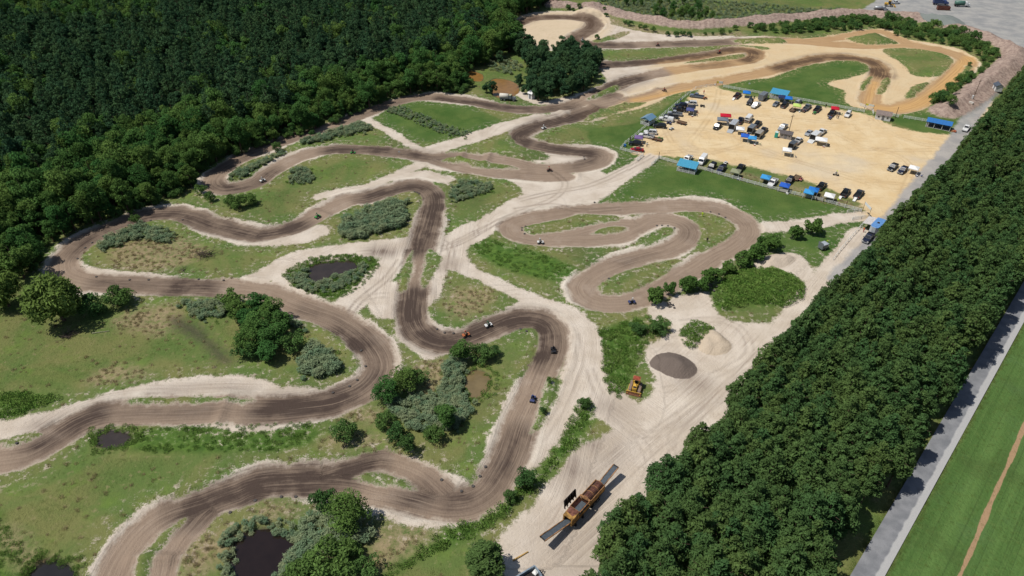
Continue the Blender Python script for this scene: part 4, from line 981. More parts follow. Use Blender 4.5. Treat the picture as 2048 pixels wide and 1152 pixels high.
# single trees and bushes round the course: base point, kind, breadth scale, height scale, label
LONE = [(128, 640, 'willow', 1.2, 1.22, 'big willow at the left end of the lower straight'), (18, 612, 'willow', .85, .95, 'willow cut by the left picture edge'), (190, 628, 'shrub', 1.5, 1.6, 'bluish bush at the right foot of the big willow'), (236, 612, 'shrub', 1.5, 1.5, 'yellow-green bush right of the big willow'), (85, 610, 'shrub', 1.4, 1.6, 'bush between the two willows'), (255, 606, 'shrub', 1.2, 1.0, 'low dark bush at the end of the willow group'),
        (478, 640, 'broadleaf', .95, .62, 'left tree of the thicket inside the left infield'), (520, 625, 'broadleaf', .95, .62, 'top tree of the thicket inside the left infield'), (520, 680, 'broadleaf', 1.15, .72, 'central tree of the thicket inside the left infield'), (565, 665, 'broadleaf', 1.0, .66, 'right tree of the thicket inside the left infield'), (500, 655, 'broadleaf', .9, .62, 'dark tree in the upper left of the infield thicket'), (548, 640, 'broadleaf', .9, .6, 'dark tree in the upper right of the infield thicket'), (548, 695, 'broadleaf', 1.05, .68, 'broad tree right of centre in the infield thicket'), (505, 700, 'broadleaf', .95, .62, 'broad tree at the lower left of the infield thicket'), (540, 722, 'broadleaf', 1.0, .6, 'lowest tree of the thicket inside the left infield'), (590, 700, 'shrub', 1.4, 1.4, 'bush between thicket and reeds in the left infield'), (465, 610, 'shrub', 1.4, 1.2, 'bush at the upper left of the infield thicket'), (495, 712, 'shrub', 1.3, 1.2, 'dark bush at the lower left of the infield thicket'),
        (775, 800, 'broadleaf', .85, .55, 'left bush of the pair beside the left hairpin'), (808, 782, 'broadleaf', .85, .58, 'right bush of the pair beside the left hairpin'), (835, 770, 'shrub', 1.1, 1.2, 'small bush at the upper right of the hairpin pair'), (692, 878, 'shrub', 1.25, 1.25, 'lone round bush below the left hairpin'), (797, 885, 'shrub', 1.15, 1.35, 'bright green bush left of the reed ditch'), (815, 905, 'shrub', .9, 1.2, 'bright green bush lowest by the reed ditch'), (770, 850, 'shrub', 1.0, .9, 'dark low bush above the bright green ones'), (893, 855, 'broadleaf', .95, .78, 'tall round tree in the middle of the reed ditch'), (868, 880, 'shrub', 1.0, 1.0, 'bush at the foot of the tall ditch tree'),
        (925, 722, 'broadleaf', .8, .55, 'left bush above the brown pond'), (965, 720, 'shrub', 1.3, 1.2, 'right bush above the brown pond'), (985, 712, 'shrub', .8, .8, 'smallest bush above the brown pond'),
        (700, 1050, 'broadleaf', 1.05, .7, 'dark green tree on the rim of the bottom pond'), (652, 1018, 'shrub', 1.1, 1.6, 'yellow-green bush left of the dark pondside tree'), (665, 1140, 'shrub', 1.9, 1.6, 'olive bush at the bottom picture edge'), (708, 1112, 'shrub', .9, 1.1, 'small olive bush beside the reed bed at the bottom'), (610, 1160, 'shrub', 1.6, 1.3, 'green bush low at the bottom edge by the pond'), (730, 1150, 'shrub', 1.2, 1.0, 'bush right of the olive one at the bottom edge'),
        (972, 1148, 'pine', 1.3, .62, 'single pine at the bottom edge by the yard'),
        (462, 412, 'shrub', 1.0, 1.0, 'bush left of the pair below the upper hairpin'), (480, 416, 'shrub', 1.2, 1.15, 'tallest bush below the upper hairpin'), (500, 410, 'shrub', 1.2, 1.0, 'right bush below the upper hairpin'), (422, 402, 'shrub', .75, .9, 'little bush under the tip of the upper hairpin'), (403, 388, 'shrub', .9, .9, 'bush on the outside of the upper hairpin'), (625, 272, 'shrub', .6, .7, 'small bush among the reeds of the back straight'), (273, 446, 'shrub', .7, .9, 'small yellow bush at the top of the left loop island'), (555, 302, 'shrub', .9, .9, 'bright green bush in the hairpin reeds'),
        (1312, 606, 'hedge', 1.1, 1.05, 'lowest spiky shrub of the hedge row'), (1337, 590, 'hedge', .7, .95, 'narrow spiky shrub second from the low end of the hedge row'), (1372, 582, 'hedge', 1.0, .95, 'third spiky shrub up the hedge row'), (1398, 580, 'hedge', 1.0, .9, 'fourth spiky shrub up the hedge row'), (1424, 566, 'hedge', 1.2, 1.0, 'fifth spiky shrub up the hedge row'), (1455, 549, 'hedge', 1.0, .9, 'sixth spiky shrub up the hedge row'), (1484, 534, 'hedge', 1.15, 1.05, 'seventh spiky shrub up the hedge row'), (1512, 520, 'hedge', 1.2, 1.1, 'eighth spiky shrub up the hedge row'), (1543, 500, 'hedge', 1.3, 1.1, 'ninth spiky shrub up the hedge row'), (1590, 478, 'hedge', .9, .9, 'dark shrub by the gate path below the lawn'), (1622, 468, 'hedge', 1.15, 1.1, 'last shrub of the hedge row beside the gate path'), (1525, 496, 'hedge', .8, .8, 'small shrub tucked behind the ninth of the hedge row'),
        (1052, 972, 'shrub', 1.0, 1.15, 'dark bush on the weedy strip by the yard'), (1020, 1002, 'shrub', .65, .8, 'small dark bush left of the one on the weedy strip'), (1168, 815, 'shrub', .7, .8, 'dark bush at the tip of the weedy strip'), (1318, 664, 'shrub', 1.2, 1.0, 'dark bush on the weedy bank near the tyre pile'), (1275, 665, 'shrub', 1.0, .8, 'bush in the middle of the weedy bank'), (1098, 770, 'shrub', .28, .5, 'tiny upper bush on the median strip'), (1086, 828, 'shrub', .35, .5, 'tiny lower bush on the median strip'), (1938, 132, 'shrub', .45, .5, 'tiny bush on the strip beside the ochre straight')]
for u, v, k, s, sz, t in LONE:
    p = at(u, v)
    tree({'broadleaf': 'broadleaf_tree', 'willow': 'willow_tree', 'shrub': 'bush', 'pine': 'pine_tree', 'hedge': 'hedge_shrub'}[k], k, p.x, p.y, t, {'broadleaf': 'tree', 'willow': 'tree', 'shrub': 'bush', 'pine': 'pine tree', 'hedge': 'shrub'}[k], 'hedge row shrubs' if k == 'hedge' else None, s, sz)
# reeds
REEDS = [('reeds filling the infield below the top hairpin', Z4(512, 288, [(680, 720), (700, 620), (850, 580), (960, 500), (1100, 450), (1200, 470), (1200, 560), (1160, 660), (1050, 700), (900, 740), (750, 760)]), 1.5),
         ('grey-green reeds right of the bottom pond', Z4(512, 864, [(400, 680), (560, 650), (700, 720), (900, 760), (960, 850), (900, 900), (760, 930), (560, 960), (400, 1060), (180, 1080), (260, 950), (330, 850)]), 1.3),
         ('grey-green reeds along the brown pond ditch', Z4(512, 576, [(1560, 560), (1650, 600), (1700, 700), (1680, 800), (1720, 900), (1700, 1050), (1600, 1152), (1300, 1152), (1080, 1000), (1060, 920), (1300, 880), (1480, 800)]), 1.2),
         ('round bed of reeds right of the infield thicket', Z4(512, 576, [(360, 560), (450, 440), (560, 540), (680, 600), (690, 660), (560, 700), (400, 720)]), 1.5),
         ('reeds above the infield thicket', Z4(512, 576, [(-60, 110), (60, 80), (200, 150), (330, 260), (420, 380), (300, 330), (150, 220), (0, 180)]), 1.2),
         ('reeds along the top of the left loop island', Z4(0, 288, [(820, 860), (830, 780), (1000, 680), (1100, 640), (1300, 700), (1400, 760), (1350, 800), (1150, 760), (1000, 790)]), 1.1),
         ('diagonal strip of reeds across the oval lawn', Z4(512, 0, [(1000, 890), (1120, 840), (1300, 920), (1500, 1010), (1700, 1060), (1680, 1090), (1450, 1060), (1280, 970), (1100, 910)]), .75),
         ('strip of reeds inside the back straight', Z4(512, 0, [(330, 1150), (500, 1060), (700, 1000), (850, 990), (930, 1030), (880, 1060), (650, 1100), (450, 1152)]), 1.1),
         ('reeds inside the upper hairpin', [(455, 360), (480, 342), (520, 325), (560, 310), (590, 305), (570, 318), (530, 340), (500, 355), (465, 364)], 1.0),
         ('reeds right of the top hairpin', Z4(512, 288, [(1560, 470), (1550, 380), (1640, 310), (1750, 300), (1900, 330), (1850, 380), (1700, 430)]), 1.0),
         ('reeds on the island below the upper straight', Z4(512, 288, [(280, 320), (290, 200), (420, 200), (470, 280), (400, 320)]), 1.0),
         ('pale reeds in the clearing at the left edge', Z4(0, 288, [(-80, 340), (200, 340), (240, 400), (140, 490), (80, 580), (-80, 600)]), 1.3),
         ('reeds around the dark pond', Z4(512, 288, [(280, 1080), (360, 1010), (440, 990), (430, 1080), (520, 1110), (640, 1050), (800, 1010), (900, 920), (880, 1000), (800, 1090), (600, 1180), (400, 1190)]), .9),
         ('reeds at the orange pond', [(960, 118), (985, 112), (1030, 122), (1045, 138), (1020, 150), (975, 140)], 1.1),
         ('rank marsh grass beyond the spoil bank', [(1195, 8), (1240, 22), (1300, 36), (1400, 46), (1540, 36), (1690, 26), (1560, 12), (1420, 0), (1300, -12), (1200, -10)], 1.0),
         ('dark sedge patch at the lower left', Z4(0, 576, [(1460, 110), (1700, 90), (1900, 110), (1800, 220), (1600, 260), (1500, 180)]), 1.0)]
for k, (t, p, s) in enumerate(REEDS):
    W_ = wpts(p); far = W_[:, 1].mean() > 300
    Q = jgrid(W_, 1.3 if far else .62, rw, .5)
    thin = np.sin(Q[:, 0] * .9 + k) * np.sin(Q[:, 1] * .8 + k * 2) + .6 * np.sin(Q[:, 0] * 2.1) * np.sin(Q[:, 1] * 2.3) + rw.normal(0, .5, len(Q))
    Q = Q[thin > -.35] + rw.normal(0, .7, (int((thin > -.35).sum()), 2))
    Q = Q[(fval(water, Q) < -.2) & (fval(track, Q) < -1)]
    scatter('reed_bed', 'reed', Q, s * .32, s * .85, t, 'reeds', seed=10 + k)
    if not far: scatter('reed_bed_weeds', 'weed', Q[::5] + rw.normal(0, .8, Q[::5].shape), .35, .8, 'green weeds growing through the ' + t, 'weeds', seed=20 + k)
# rank weeds
WLAB = {'strip': 'rank green weeds on the strip between track and yard', 'bankside': 'rank green weeds on the bank above the bulldozer', 'big_mound': 'weeds covering the large soil mound', 'small_mound': 'weeds covering the small soil mound beside the sand pile', 'ditch': 'weeds filling the ditch below the lower left track', 'pond_ring': 'weeds ringing the dark pond', 'bog': 'tall weeds in the hollow left of the middle loops', 'corner': 'dark weeds at the left edge', 'left_ditch': 'dark weeds in the ditch at the bottom left corner'}
for k, p in WEED.items():
    W_ = wpts(p); Q = jgrid(W_, .95, rw, .5)
    Q = Q[fval(water, Q) < -.3]
    thin = np.sin(Q[:, 0] * .6) * np.sin(Q[:, 1] * .7) + .7 * np.sin(Q[:, 0] * 1.7 + 1) * np.sin(Q[:, 1] * 1.9) + rw.normal(0, .6, len(Q))
    Q = Q[thin > (.05 if k in ('bog', 'left_ditch', 'ditch') else -.45 if k in ('bankside', 'strip') else -9)]
    scatter('weeds', 'weed', Q, *((.3, .7) if k in ('ditch', 'bog', 'pond_ring', 'left_ditch') else (.4, 1.05)), WLAB[k], 'weeds', seed=40)
# rank growth hanging over the pond rims
for nm, rim in (('deep_pond', 'black pond at the bottom'), ('mud_pool', 'small mud pool'), ('ditch_pool', 'corner ditch'), ('brown_pond', 'brown pond'), ('dark_pond', 'dark pond')):
    W_ = smooth(wpts(PONDS[nm]), .5, True); c_ = W_.mean(0)
    o_ = unit(W_ - c_)
    Q = np.vstack([W_ + o_ * rw.uniform(.2, 2.6, (len(W_), 1)) + rw.normal(0, .3, W_.shape) for _ in range(2)])
    scatter('pond_rim_weeds', 'weed' if nm != 'deep_pond' else 'reed', Q, .35, .8, 'rank weeds around the rim of the ' + rim, 'weeds', seed=80)
# rough grass tufts over the unmown ground
vis_poly = wpts([(-60, 1200), (-60, 300), (300, 250), (900, 150), (1300, 60), (2000, 60), (2000, 250), (1700, 560), (1200, 1200)])
Q = rw.uniform(vis_poly.min(0), vis_poly.max(0), (150000, 2)); Q = Q[inside(Q, vis_poly)]
sa_, la_, dr2, lo_, tr_ = fval(sand, Q), fval(lawn, Q), fval(dry, Q), fval(lot, Q), fval(track, Q)
ok = (sa_ < -.2) & (lo_ < -1) & (fval(water, Q) < -.2) & (fval(bank, Q) < -1) & (fval(gravel, Q) < -.5) & (fval(lush, Q) < .3) & (rw.random(len(Q)) > la_ * .97)
nearw = np.clip(1.25 - (Q[:, 1] - 65) / 260, .12, 1)
ok &= rw.random(len(Q)) < nearw
st_ = rw.random(len(Q)) < (.05 + .75 * dr2)
scatter('rough_grass', 'tuft', Q[ok & ~st_ & (rw.random(len(Q)) < .3)], .3, .85, 'rough tufted grass over the unmown infield', 'grass', seed=60)
scatter('dry_grass', 'straw', Q[ok & st_], .45, 1.1, 'straw-coloured dry grass among the green', 'dry grass', seed=61)
edge_ok = (sa_ > -1.2) & (sa_ < .55) & (tr_ < -.3) & (lo_ < -1) & (fval(water, Q) < -.2) & (fval(bank, Q) < -1) & (rw.random(len(Q)) < .5)
scatter('verge_grass', 'tuft', Q[edge_ok], .3, .8, 'sparse grass tufts creeping into the sandy verges', 'grass', seed=62)

# ragged verges of the asphalt road and the mown field
l_ = rw.uniform(-40, 330, 5200); sd_ = np.where(rw.random(5200) < .5, rw.normal(-4.6, .35, 5200), rw.normal(.25, .35, 5200))
Q = ra + rd * l_[:, None] + rn * sd_[:, None]
scatter('road_verge_grass', 'tuft', Q, .35, 1.0, 'ragged grass along both edges of the asphalt road', 'grass', seed=70)
l_ = rw.uniform(-40, 330, 9000); sd_ = rw.uniform(.6, 34, 9000)
scatter('field_grass', 'tuft', ra + rd * l_[:, None] + rn * sd_[:, None], .3, .75, 'longer tufts standing in the mown field', 'grass', seed=71)
# ------------------------------------------------------------------ builders for made things
class MB:
    def __init__(self): self.v, self.f = [], []
    def face_strip(self, rings, cap=True, closed=True):
        o = len(self.v); n = len(rings[0])
        for r in rings: self.v += [tuple(p) for p in r]
        for i in range(len(rings) - 1):
            for k in range(n if closed else n - 1):
                a, b = o + i * n + k, o + i * n + (k + 1) % n
                self.f.append((a, b, b + n, a + n))
        if cap:
            self.f.append(tuple(o + k for k in range(n))[::-1]); self.f.append(tuple(o + (len(rings) - 1) * n + k for k in range(n)))
        return self
    def box(self, x0, x1, y0, y1, z0, z1):
        return self.face_strip([[(x0, y0, z0), (x1, y0, z0), (x1, y1, z0), (x0, y1, z0)], [(x0, y0, z1), (x1, y0, z1), (x1, y1, z1), (x0, y1, z1)]])
    def side(self, prof):
        """side outline (x, z, half width) swept across y"""
        return self.face_strip([[(x, -w, z) for x, z, w in prof], [(x, w, z) for x, z, w in prof]])
    def poly(self, pts, th=.02):
        p = np.array(pts, float); n = np.cross(p[1] - p[0], p[2] - p[0]); n = n / np.linalg.norm(n) * th
        return self.face_strip([list(p), list(p + n)])
    def bar(self, a, b, r, n=6, r2=None):
        a, b = np.array(a, float), np.array(b, float); d = b - a; d /= np.linalg.norm(d)
        u = np.cross(d, [0, 0, 1.0]) if abs(d[2]) < .9 else np.cross(d, [1.0, 0, 0]); u /= np.linalg.norm(u); w = np.cross(d, u)
        ph = math.pi / 4 if n == 4 else 0
        ring = lambda c, q: [c + q * (math.cos(ph + 6.28319 * k / n) * u + math.sin(ph + 6.28319 * k / n) * w) for k in range(n)]
        return self.face_strip([ring(a, r), ring(b, r if r2 is None else r2)])
    def lathe(self, prof, n, axis='y', c=(0, 0, 0)):
        rings = []
        for r, h in prof:
            ring = []
            for k in range(n):
                t = 6.28319 * k / n; a, b = r * math.cos(t), r * math.sin(t)
                ring.append({'y': (c[0] + a, c[1] + h, c[2] + b), 'x': (c[0] + h, c[1] + a, c[2] + b), 'z': (c[0] + a, c[1] + b, c[2] + h)}[axis])
            rings.append(ring)
        return self.face_strip(rings)
    def mesh(self, name, bevel=0.0, smooth_=False):
        bm = bmesh.new()
        vs = [bm.verts.new(p) for p in self.v]
        for f in self.f:
            try: bm.faces.new([vs[i] for i in f])
            except ValueError: pass
        bmesh.ops.recalc_face_normals(bm, faces=bm.faces[:])
        if bevel: bmesh.ops.bevel(bm, geom=bm.edges[:], offset=bevel, segments=2, affect='EDGES', clamp_overlap=True)
        me = bpy.data.meshes.new(name); bm.to_mesh(me); bm.free()
        if smooth_: me.polygons.foreach_set('use_smooth', np.ones(len(me.polygons), bool))
        return me
_cache = {}
def part(parent, name, key, fn, mat, loc=(0, 0, 0), rot=(0, 0, 0), bevel=0.0, smooth_=False, scale=None):
    """a part: mesh shared between alike pieces of one material"""
    k = (key, mat.name)
    if k not in _cache:
        if key not in _cache: _cache[key] = fn().mesh(name, bevel, smooth_)
        me = _cache[key].copy(); me.name = name; me.materials.clear(); me.materials.append(mat); _cache[k] = me
    o = bpy.data.objects.new(name, _cache[k]); o.parent = parent; o.location = loc; o.rotation_euler = rot
    if scale: o.scale = scale
    C.objects.link(o)
    return o
def thing(name, x, y, rz, label, cat, group=None, z=None, s=1.0):
    e = bpy.data.objects.new(name, None); C.objects.link(e); e.empty_display_size = .5
    e.location = (x, y, gz(x, y) if z is None else z); e.rotation_euler = (0, 0, rz); e.scale = (s, s, s)
    return tag(e, label, cat, group)
def place(u, v, z, du, dv):
    """ground place and heading of a thing whose middle, z metres up, is seen at (u, v) and which points along (du, dv) in the photo"""
    p = at(u, v, z); l = math.hypot(du, dv); q = at(u + du / l * 6, v + dv / l * 6, z)
    return p.x, p.y, math.atan2(q.y - p.y, q.x - p.x)
GLASS = paint('car_glass', (34, 40, 48), .12, 0, .6, .1)
TYRE = paint('tyre_rubber', (58, 57, 58), .85, 0, .2, .2, 6)
RIM = paint('wheel_rim', (168, 170, 174), .35, .6, .5)
BLACKP = paint('black_plastic', (40, 40, 42), .6)
LAMP = paint('headlamp_glass', (232, 232, 226), .15, 0, .6, .02)
TAIL = paint('tail_lamp_red', (168, 34, 30), .3)
STEEL = paint('galvanised_steel', (176, 180, 184), .45, .3, .5)
WHITE = paint('white_paint', (236, 236, 232), .5, 0, .3, .04)
RUST = paint('rusty_steel', (124, 80, 62), .85, .1, .2, .3, 2)
WOOD = paint('weathered_wood', (120, 100, 80), .9, 0, .1, .25)
CARC = {'white': (238, 238, 236), 'black': (36, 38, 42), 'navy': (38, 44, 66), 'silver': (168, 174, 180), 'grey': (120, 126, 132), 'red': (170, 30, 40), 'dark_grey': (62, 64, 68), 'maroon': (72, 38, 42), 'blue_grey': (112, 126, 144)}
def carpaint(c): return paint('car_paint_' + c, CARC[c], .28, .15, .5, .05, 1.5)
def wheels(e, xs, yw, r=.4, w=.26):
    for x in xs:
        for s in (-1, 1):
            o = part(e, 'wheel', ('tyre', r, w), lambda: MB().lathe([(r * .62, -w / 2), (r * .92, -w / 2), (r, -w * .3), (r, w * .3), (r * .92, w / 2), (r * .62, w / 2)], 14), TYRE, (x, s * yw, r))
            part(o, 'rim', ('rim', r, w), lambda: MB().lathe([(r * .2, -w * .56), (r * .6, -w * .52), (r * .6, w * .52), (r * .2, w * .56)], 10), RIM)
def lights(e, xf, xr, y, zf, zr):
    for s in (-1, 1):
        part(e, 'headlight', 'hl', lambda: MB().box(-.06, .06, -.2, .2, -.09, .09), LAMP, (xf, s * y, zf))
        part(e, 'tail_light', 'tl', lambda: MB().box(-.04, .04, -.09, .09, -.17, .17), TAIL, (xr, s * (y + .06), zr))
def glazing(e, key, roof):
    """windscreen, rear window and side windows just proud of a cabin outline: (x, z, half width) rear-bottom, rear-top, front-top, front-bottom"""
    rb, rt, ft, fb = roof
    lerp = lambda a, b, t: tuple(a[i] + (b[i] - a[i]) * t for i in range(3))
    for nm, lo_, hi_, dx in (('windscreen', fb, ft, .02), ('rear_window', rb, rt, -.02)):
        a, b = lerp(lo_, hi_, .12), lerp(lo_, hi_, .9)
        part(e, nm, (key, nm), lambda: MB().poly([(a[0] + dx, -a[2] * .9, a[1]), (a[0] + dx, a[2] * .9, a[1]), (b[0] + dx, b[2] * .9, b[1]), (b[0] + dx, -b[2] * .9, b[1])], .015), GLASS)
    for s in (-1, 1):
        for t0, t1 in ((.06, .48), (.53, .94)):
            lo0, lo1, hi0, hi1 = lerp(rb, fb, t0), lerp(rb, fb, t1), lerp(rt, ft, t0), lerp(rt, ft, t1)
            pts = []
            for l, h, f in ((lo0, hi0, .14), (lo1, hi1, .14), (lo1, hi1, .88), (lo0, hi0, .88)):
                q = lerp(l, h, f); pts.append((q[0], s * (q[2] + .012), q[1]))
            part(e, 'side_window', (key, 'sw', s, t0), lambda: MB().poly(pts, .012), GLASS)
def vehicle(kind, colour, u, v, du, dv, label, name=None, s=1.0):
    x, y, rz = place(u, v, .85, du, dv)
    M_ = carpaint(colour)
    nm = {'pickup': 'pickup_truck', 'capped': 'pickup_truck', 'suv': 'suv', 'sedan': 'sedan_car', 'van': 'van'}[kind]
    e = thing(name or nm, x, y, rz, label, {'pickup': 'pickup truck', 'capped': 'pickup truck', 'suv': 'car', 'sedan': 'car', 'van': 'van'}[kind], 'vehicles parked in the paddock', None, s)
    if kind in ('pickup', 'capped'):
        part(e, 'body', 'pk_body', lambda: MB().side([(-.62, .42, .93), (-.62, 1.12, .95), (1.35, 1.14, .95), (2.45, 1.06, .9), (2.78, .9, .84), (2.84, .45, .86), (2.5, .38, .9)]), M_, bevel=.05)
        part(e, 'bed', 'pk_bed', lambda: MB().box(-2.78, -.64, -.95, .95, .5, .72).box(-2.78, -.64, .83, .95, .7, 1.14).box(-2.78, -.64, -.95, -.83, .7, 1.14).box(-.78, -.64, -.83, .83, .7, 1.13), M_, bevel=.02)
        part(e, 'tailgate', 'pk_gate', lambda: MB().box(-2.84, -2.76, -.9, .9, .55, 1.12), M_)
        part(e, 'bed_liner', 'pk_liner', lambda: MB().box(-2.74, -.8, -.82, .82, .72, .75), BLACKP)
        roof = [(-.62, 1.12, .92), (-.42, 1.86, .74), (.72, 1.88, .74), (1.42, 1.13, .9)]
        part(e, 'cabin', 'pk_cab', lambda: MB().side(roof), M_, bevel=.05)
        glazing(e, 'pk', roof)
        if kind == 'capped': part(e, 'bed_cap', 'pk_cap', lambda: MB().side([(-2.8, 1.15, .93), (-2.6, 1.78, .76), (-.6, 1.84, .76), (-.56, 1.15, .93)]), M_, bevel=.05)
        part(e, 'bumper', 'pk_bump', lambda: MB().box(2.8, 2.94, -.9, .9, .42, .64), STEEL, bevel=.03)
        part(e, 'bumper', 'pk_bump', None, STEEL, (-5.74, 0, 0))
        wheels(e, (-1.75, 1.85), .86, .41)
        lights(e, 2.78, -2.84, .72, .84, .85)
        for s_ in (-1, 1): part(e, 'mirror', 'mir', lambda: MB().box(-.08, .08, -.1, .1, -.1, .1), BLACKP, (1.15, s_ * 1.05, 1.2))
    elif kind == 'suv':
        part(e, 'body', 'suv_body', lambda: MB().side([(-2.42, .42, .86), (-2.45, 1.05, .9), (1.0, 1.08, .92), (2.1, 1.0, .88), (2.4, .82, .8), (2.45, .45, .84), (2.1, .36, .88)]), M_, bevel=.06)
        roof = [(-2.36, 1.05, .88), (-2.05, 1.74, .7), (.35, 1.78, .7), (1.12, 1.07, .88)]
        part(e, 'cabin', 'suv_cab', lambda: MB().side(roof), M_, bevel=.06)
        glazing(e, 'suv', roof)
        wheels(e, (-1.45, 1.5), .82, .38); lights(e, 2.36, -2.46, .64, .78, .9)
        for s_ in (-1, 1): part(e, 'roof_rail', 'rail', lambda: MB().box(-1.7, .2, -.03, .03, 0, .06), BLACKP, (0, s_ * .62, 1.79))
        for s_ in (-1, 1): part(e, 'mirror', 'mir', None, BLACKP, (.85, s_ * 1.0, 1.15))
    elif kind == 'sedan':
        part(e, 'body', 'sed_body', lambda: MB().side([(-2.32, .36, .84), (-2.36, .88, .86), (-1.5, .96, .88), (.95, .94, .88), (2.05, .82, .84), (2.34, .66, .76), (2.36, .38, .8), (2.0, .3, .86)]), M_, bevel=.06)
        roof = [(-1.75, .93, .84), (-.95, 1.42, .64), (.2, 1.44, .64), (1.05, .92, .84)]
        part(e, 'cabin', 'sed_cab', lambda: MB().side(roof), M_, bevel=.05)
        glazing(e, 'sed', roof)
        wheels(e, (-1.4, 1.42), .8, .34, .22); lights(e, 2.28, -2.36, .6, .64, .74)
        for s_ in (-1, 1): part(e, 'mirror', 'mir', None, BLACKP, (.8, s_ * .97, 1.0))
    else:
        part(e, 'body', 'van_body', lambda: MB().side([(-2.9, .42, .95), (-2.95, 1.4, .96), (-2.85, 2.38, .84), (1.35, 2.4, .82), (1.7, 2.1, .84), (2.2, 1.3, .92), (2.85, 1.08, .88), (2.95, .5, .9), (2.6, .38, .95)]), M_, bevel=.07)
        part(e, 'windscreen', 'van_ws', lambda: MB().poly([(2.2, -.8, 1.34), (2.2, .8, 1.34), (1.74, .72, 2.06), (1.74, -.72, 2.06)], .03), GLASS)
        part(e, 'rear_window', 'van_rw', lambda: MB().poly([(-2.97, -.8, .75), (-2.97, .8, .75), (-2.9, .74, 2.1), (-2.9, -.74, 2.1)], .03), GLASS)
        for s_ in (-1, 1): part(e, 'side_window', ('van_sw', s_), lambda: MB().box(.9, 1.75, -.01, .01, 1.4, 1.95), GLASS, (0, s_ * .965, 0))
        wheels(e, (-1.8, 1.9), .86, .38); lights(e, 2.88, -2.96, .7, .86, 1.0)
        for s_ in (-1, 1): part(e, 'mirror', 'mir', None, BLACKP, (1.95, s_ * 1.06, 1.4))
    return e
def box_trailer(colour, u, v, du, dv, label, L=4.4, w=2.1, h=2.0, open_=True, ramp=False, z=1.3):
    x, y, rz = place(u, v, z, du, dv)
    e = thing('box_trailer', x, y, rz, label, 'trailer', 'box trailers in the paddock')
    M_ = paint('trailer_skin_' + colour, {'white': (232, 234, 234), 'grey': (126, 132, 138), 'light_grey': (190, 194, 198), 'tan': (176, 170, 160), 'dark_grey': (92, 98, 104)}[colour], .4, .2, .4, .05)
    k = (L, w, h)
    a, b, t = -L / 2, L / 2, .06
    def shell():
        m = MB().box(a, b, -w / 2, w / 2, .5, .6).box(a, b, -w / 2, -w / 2 + t, .6, .5 + h).box(a, b, w / 2 - t, w / 2, .6, .5 + h).box(b - t, b, -w / 2 + t, w / 2 - t, .6, .5 + h)
        if not open_: m.box(a, a + t, -w / 2 + t, w / 2 - t, .6, .5 + h)
        return m
    part(e, 'shell', ('tr_sh', k, open_), shell, M_)
    ro = part(e, 'roof', ('tr_rf', k), lambda: MB().side([(a - .04, .5 + h, w / 2 + .03), (a - .02, .58 + h, w / 2 - .1), (b + .02, .58 + h, w / 2 - .1), (b + .04, .5 + h, w / 2 + .03)]), M_)
    for xx in (-.8, 1.0): part(ro, 'roof_vent', 'tr_vent', lambda: MB().box(-.2, .2, -.2, .2, 0, .1), M_, (xx, 0, .585 + h))
    if open_: part(e, 'interior_shade_sheet', ('tr_in', k), lambda: MB().box(a + .5, a + .56, -w / 2 + .07, w / 2 - .07, .62, .48 + h), BLACKP)  # black sheet set in the open rear, standing in for the shade inside
    part(e, 'drawbar', ('tr_db', k), lambda: MB().bar((b, -.6, .5), (b + 1.2, 0, .5), .06).bar((b, .6, .5), (b + 1.2, 0, .5), .06), STEEL)
    wheels(e, (-.45, .35), w / 2 + .05, .32, .2)
    for s_ in (-1, 1): part(e, 'fender', 'tr_fn', lambda: MB().box(-.95, .85, -.14, .14, .66, .7), BLACKP, (0, s_ * (w / 2 + .1), 0))
    if ramp: part(e, 'ramp', ('tr_rp', k), lambda: MB().poly([(a, -w / 2 + .08, .58), (a, w / 2 - .08, .58), (a - 1.9, w / 2 - .08, .08), (a - 1.9, -w / 2 + .08, .08)], .05), M_)
    return e
CANC = {'white': (240, 240, 238), 'blue': (44, 120, 204), 'light_blue': (70, 156, 216), 'navy': (50, 58, 92), 'red': (196, 36, 58), 'purple': (124, 102, 150), 'grey': (118, 126, 136), 'black': (48, 52, 62), 'tan': (148, 152, 124), 'lime': (196, 220, 120), 'slate_blue': (88, 94, 140), 'royal': (52, 100, 196)}
def canopy(colour, u, v, du, dv, label, a=3.0, b=3.0, h=2.15, peak=.65):
    x, y, rz = place(u, v, h + .25, du, dv)
    e = thing('canopy_tent', x, y, rz, label, 'canopy', 'canopy tents in the paddock')
    M_ = paint('canopy_cloth_' + colour, CANC[colour], .8, 0, .1, .05)
    k = (a, b, h, peak)
    def top():
        m = MB(); A, B = a / 2, b / 2
        ring = lambda q, z: [(-A * q, -B * q, z), (A * q, -B * q, z), (A * q, B * q, z), (-A * q, B * q, z)]
        return m.face_strip([ring(1.0, h - .22), ring(1.01, h), ring(.5, h + peak * .55), ring(.03, h + peak)], False).face_strip([ring(.02, h + peak * .97), ring(.48, h + peak * .52), ring(.985, h - .02), ring(.985, h - .21)], False)
    part(e, 'canopy_top', ('cn', k), top, M_)
    for sx in (-1, 1):
        for sy in (-1, 1): part(e, 'leg', ('cnl', h), lambda: MB().box(-.035, .035, -.035, .035, 0, h - .02), WHITE, (sx * (a / 2 - .08), sy * (b / 2 - .08), 0))
    part(e, 'truss', ('cnt', k), lambda: MB().box(-a / 2 + .1, a / 2 - .1, -b / 2 + .06, -b / 2 + .1, h - .3, h - .26).box(-a / 2 + .1, a / 2 - .1, b / 2 - .1, b / 2 - .06, h - .3, h - .26), WHITE)
    return e
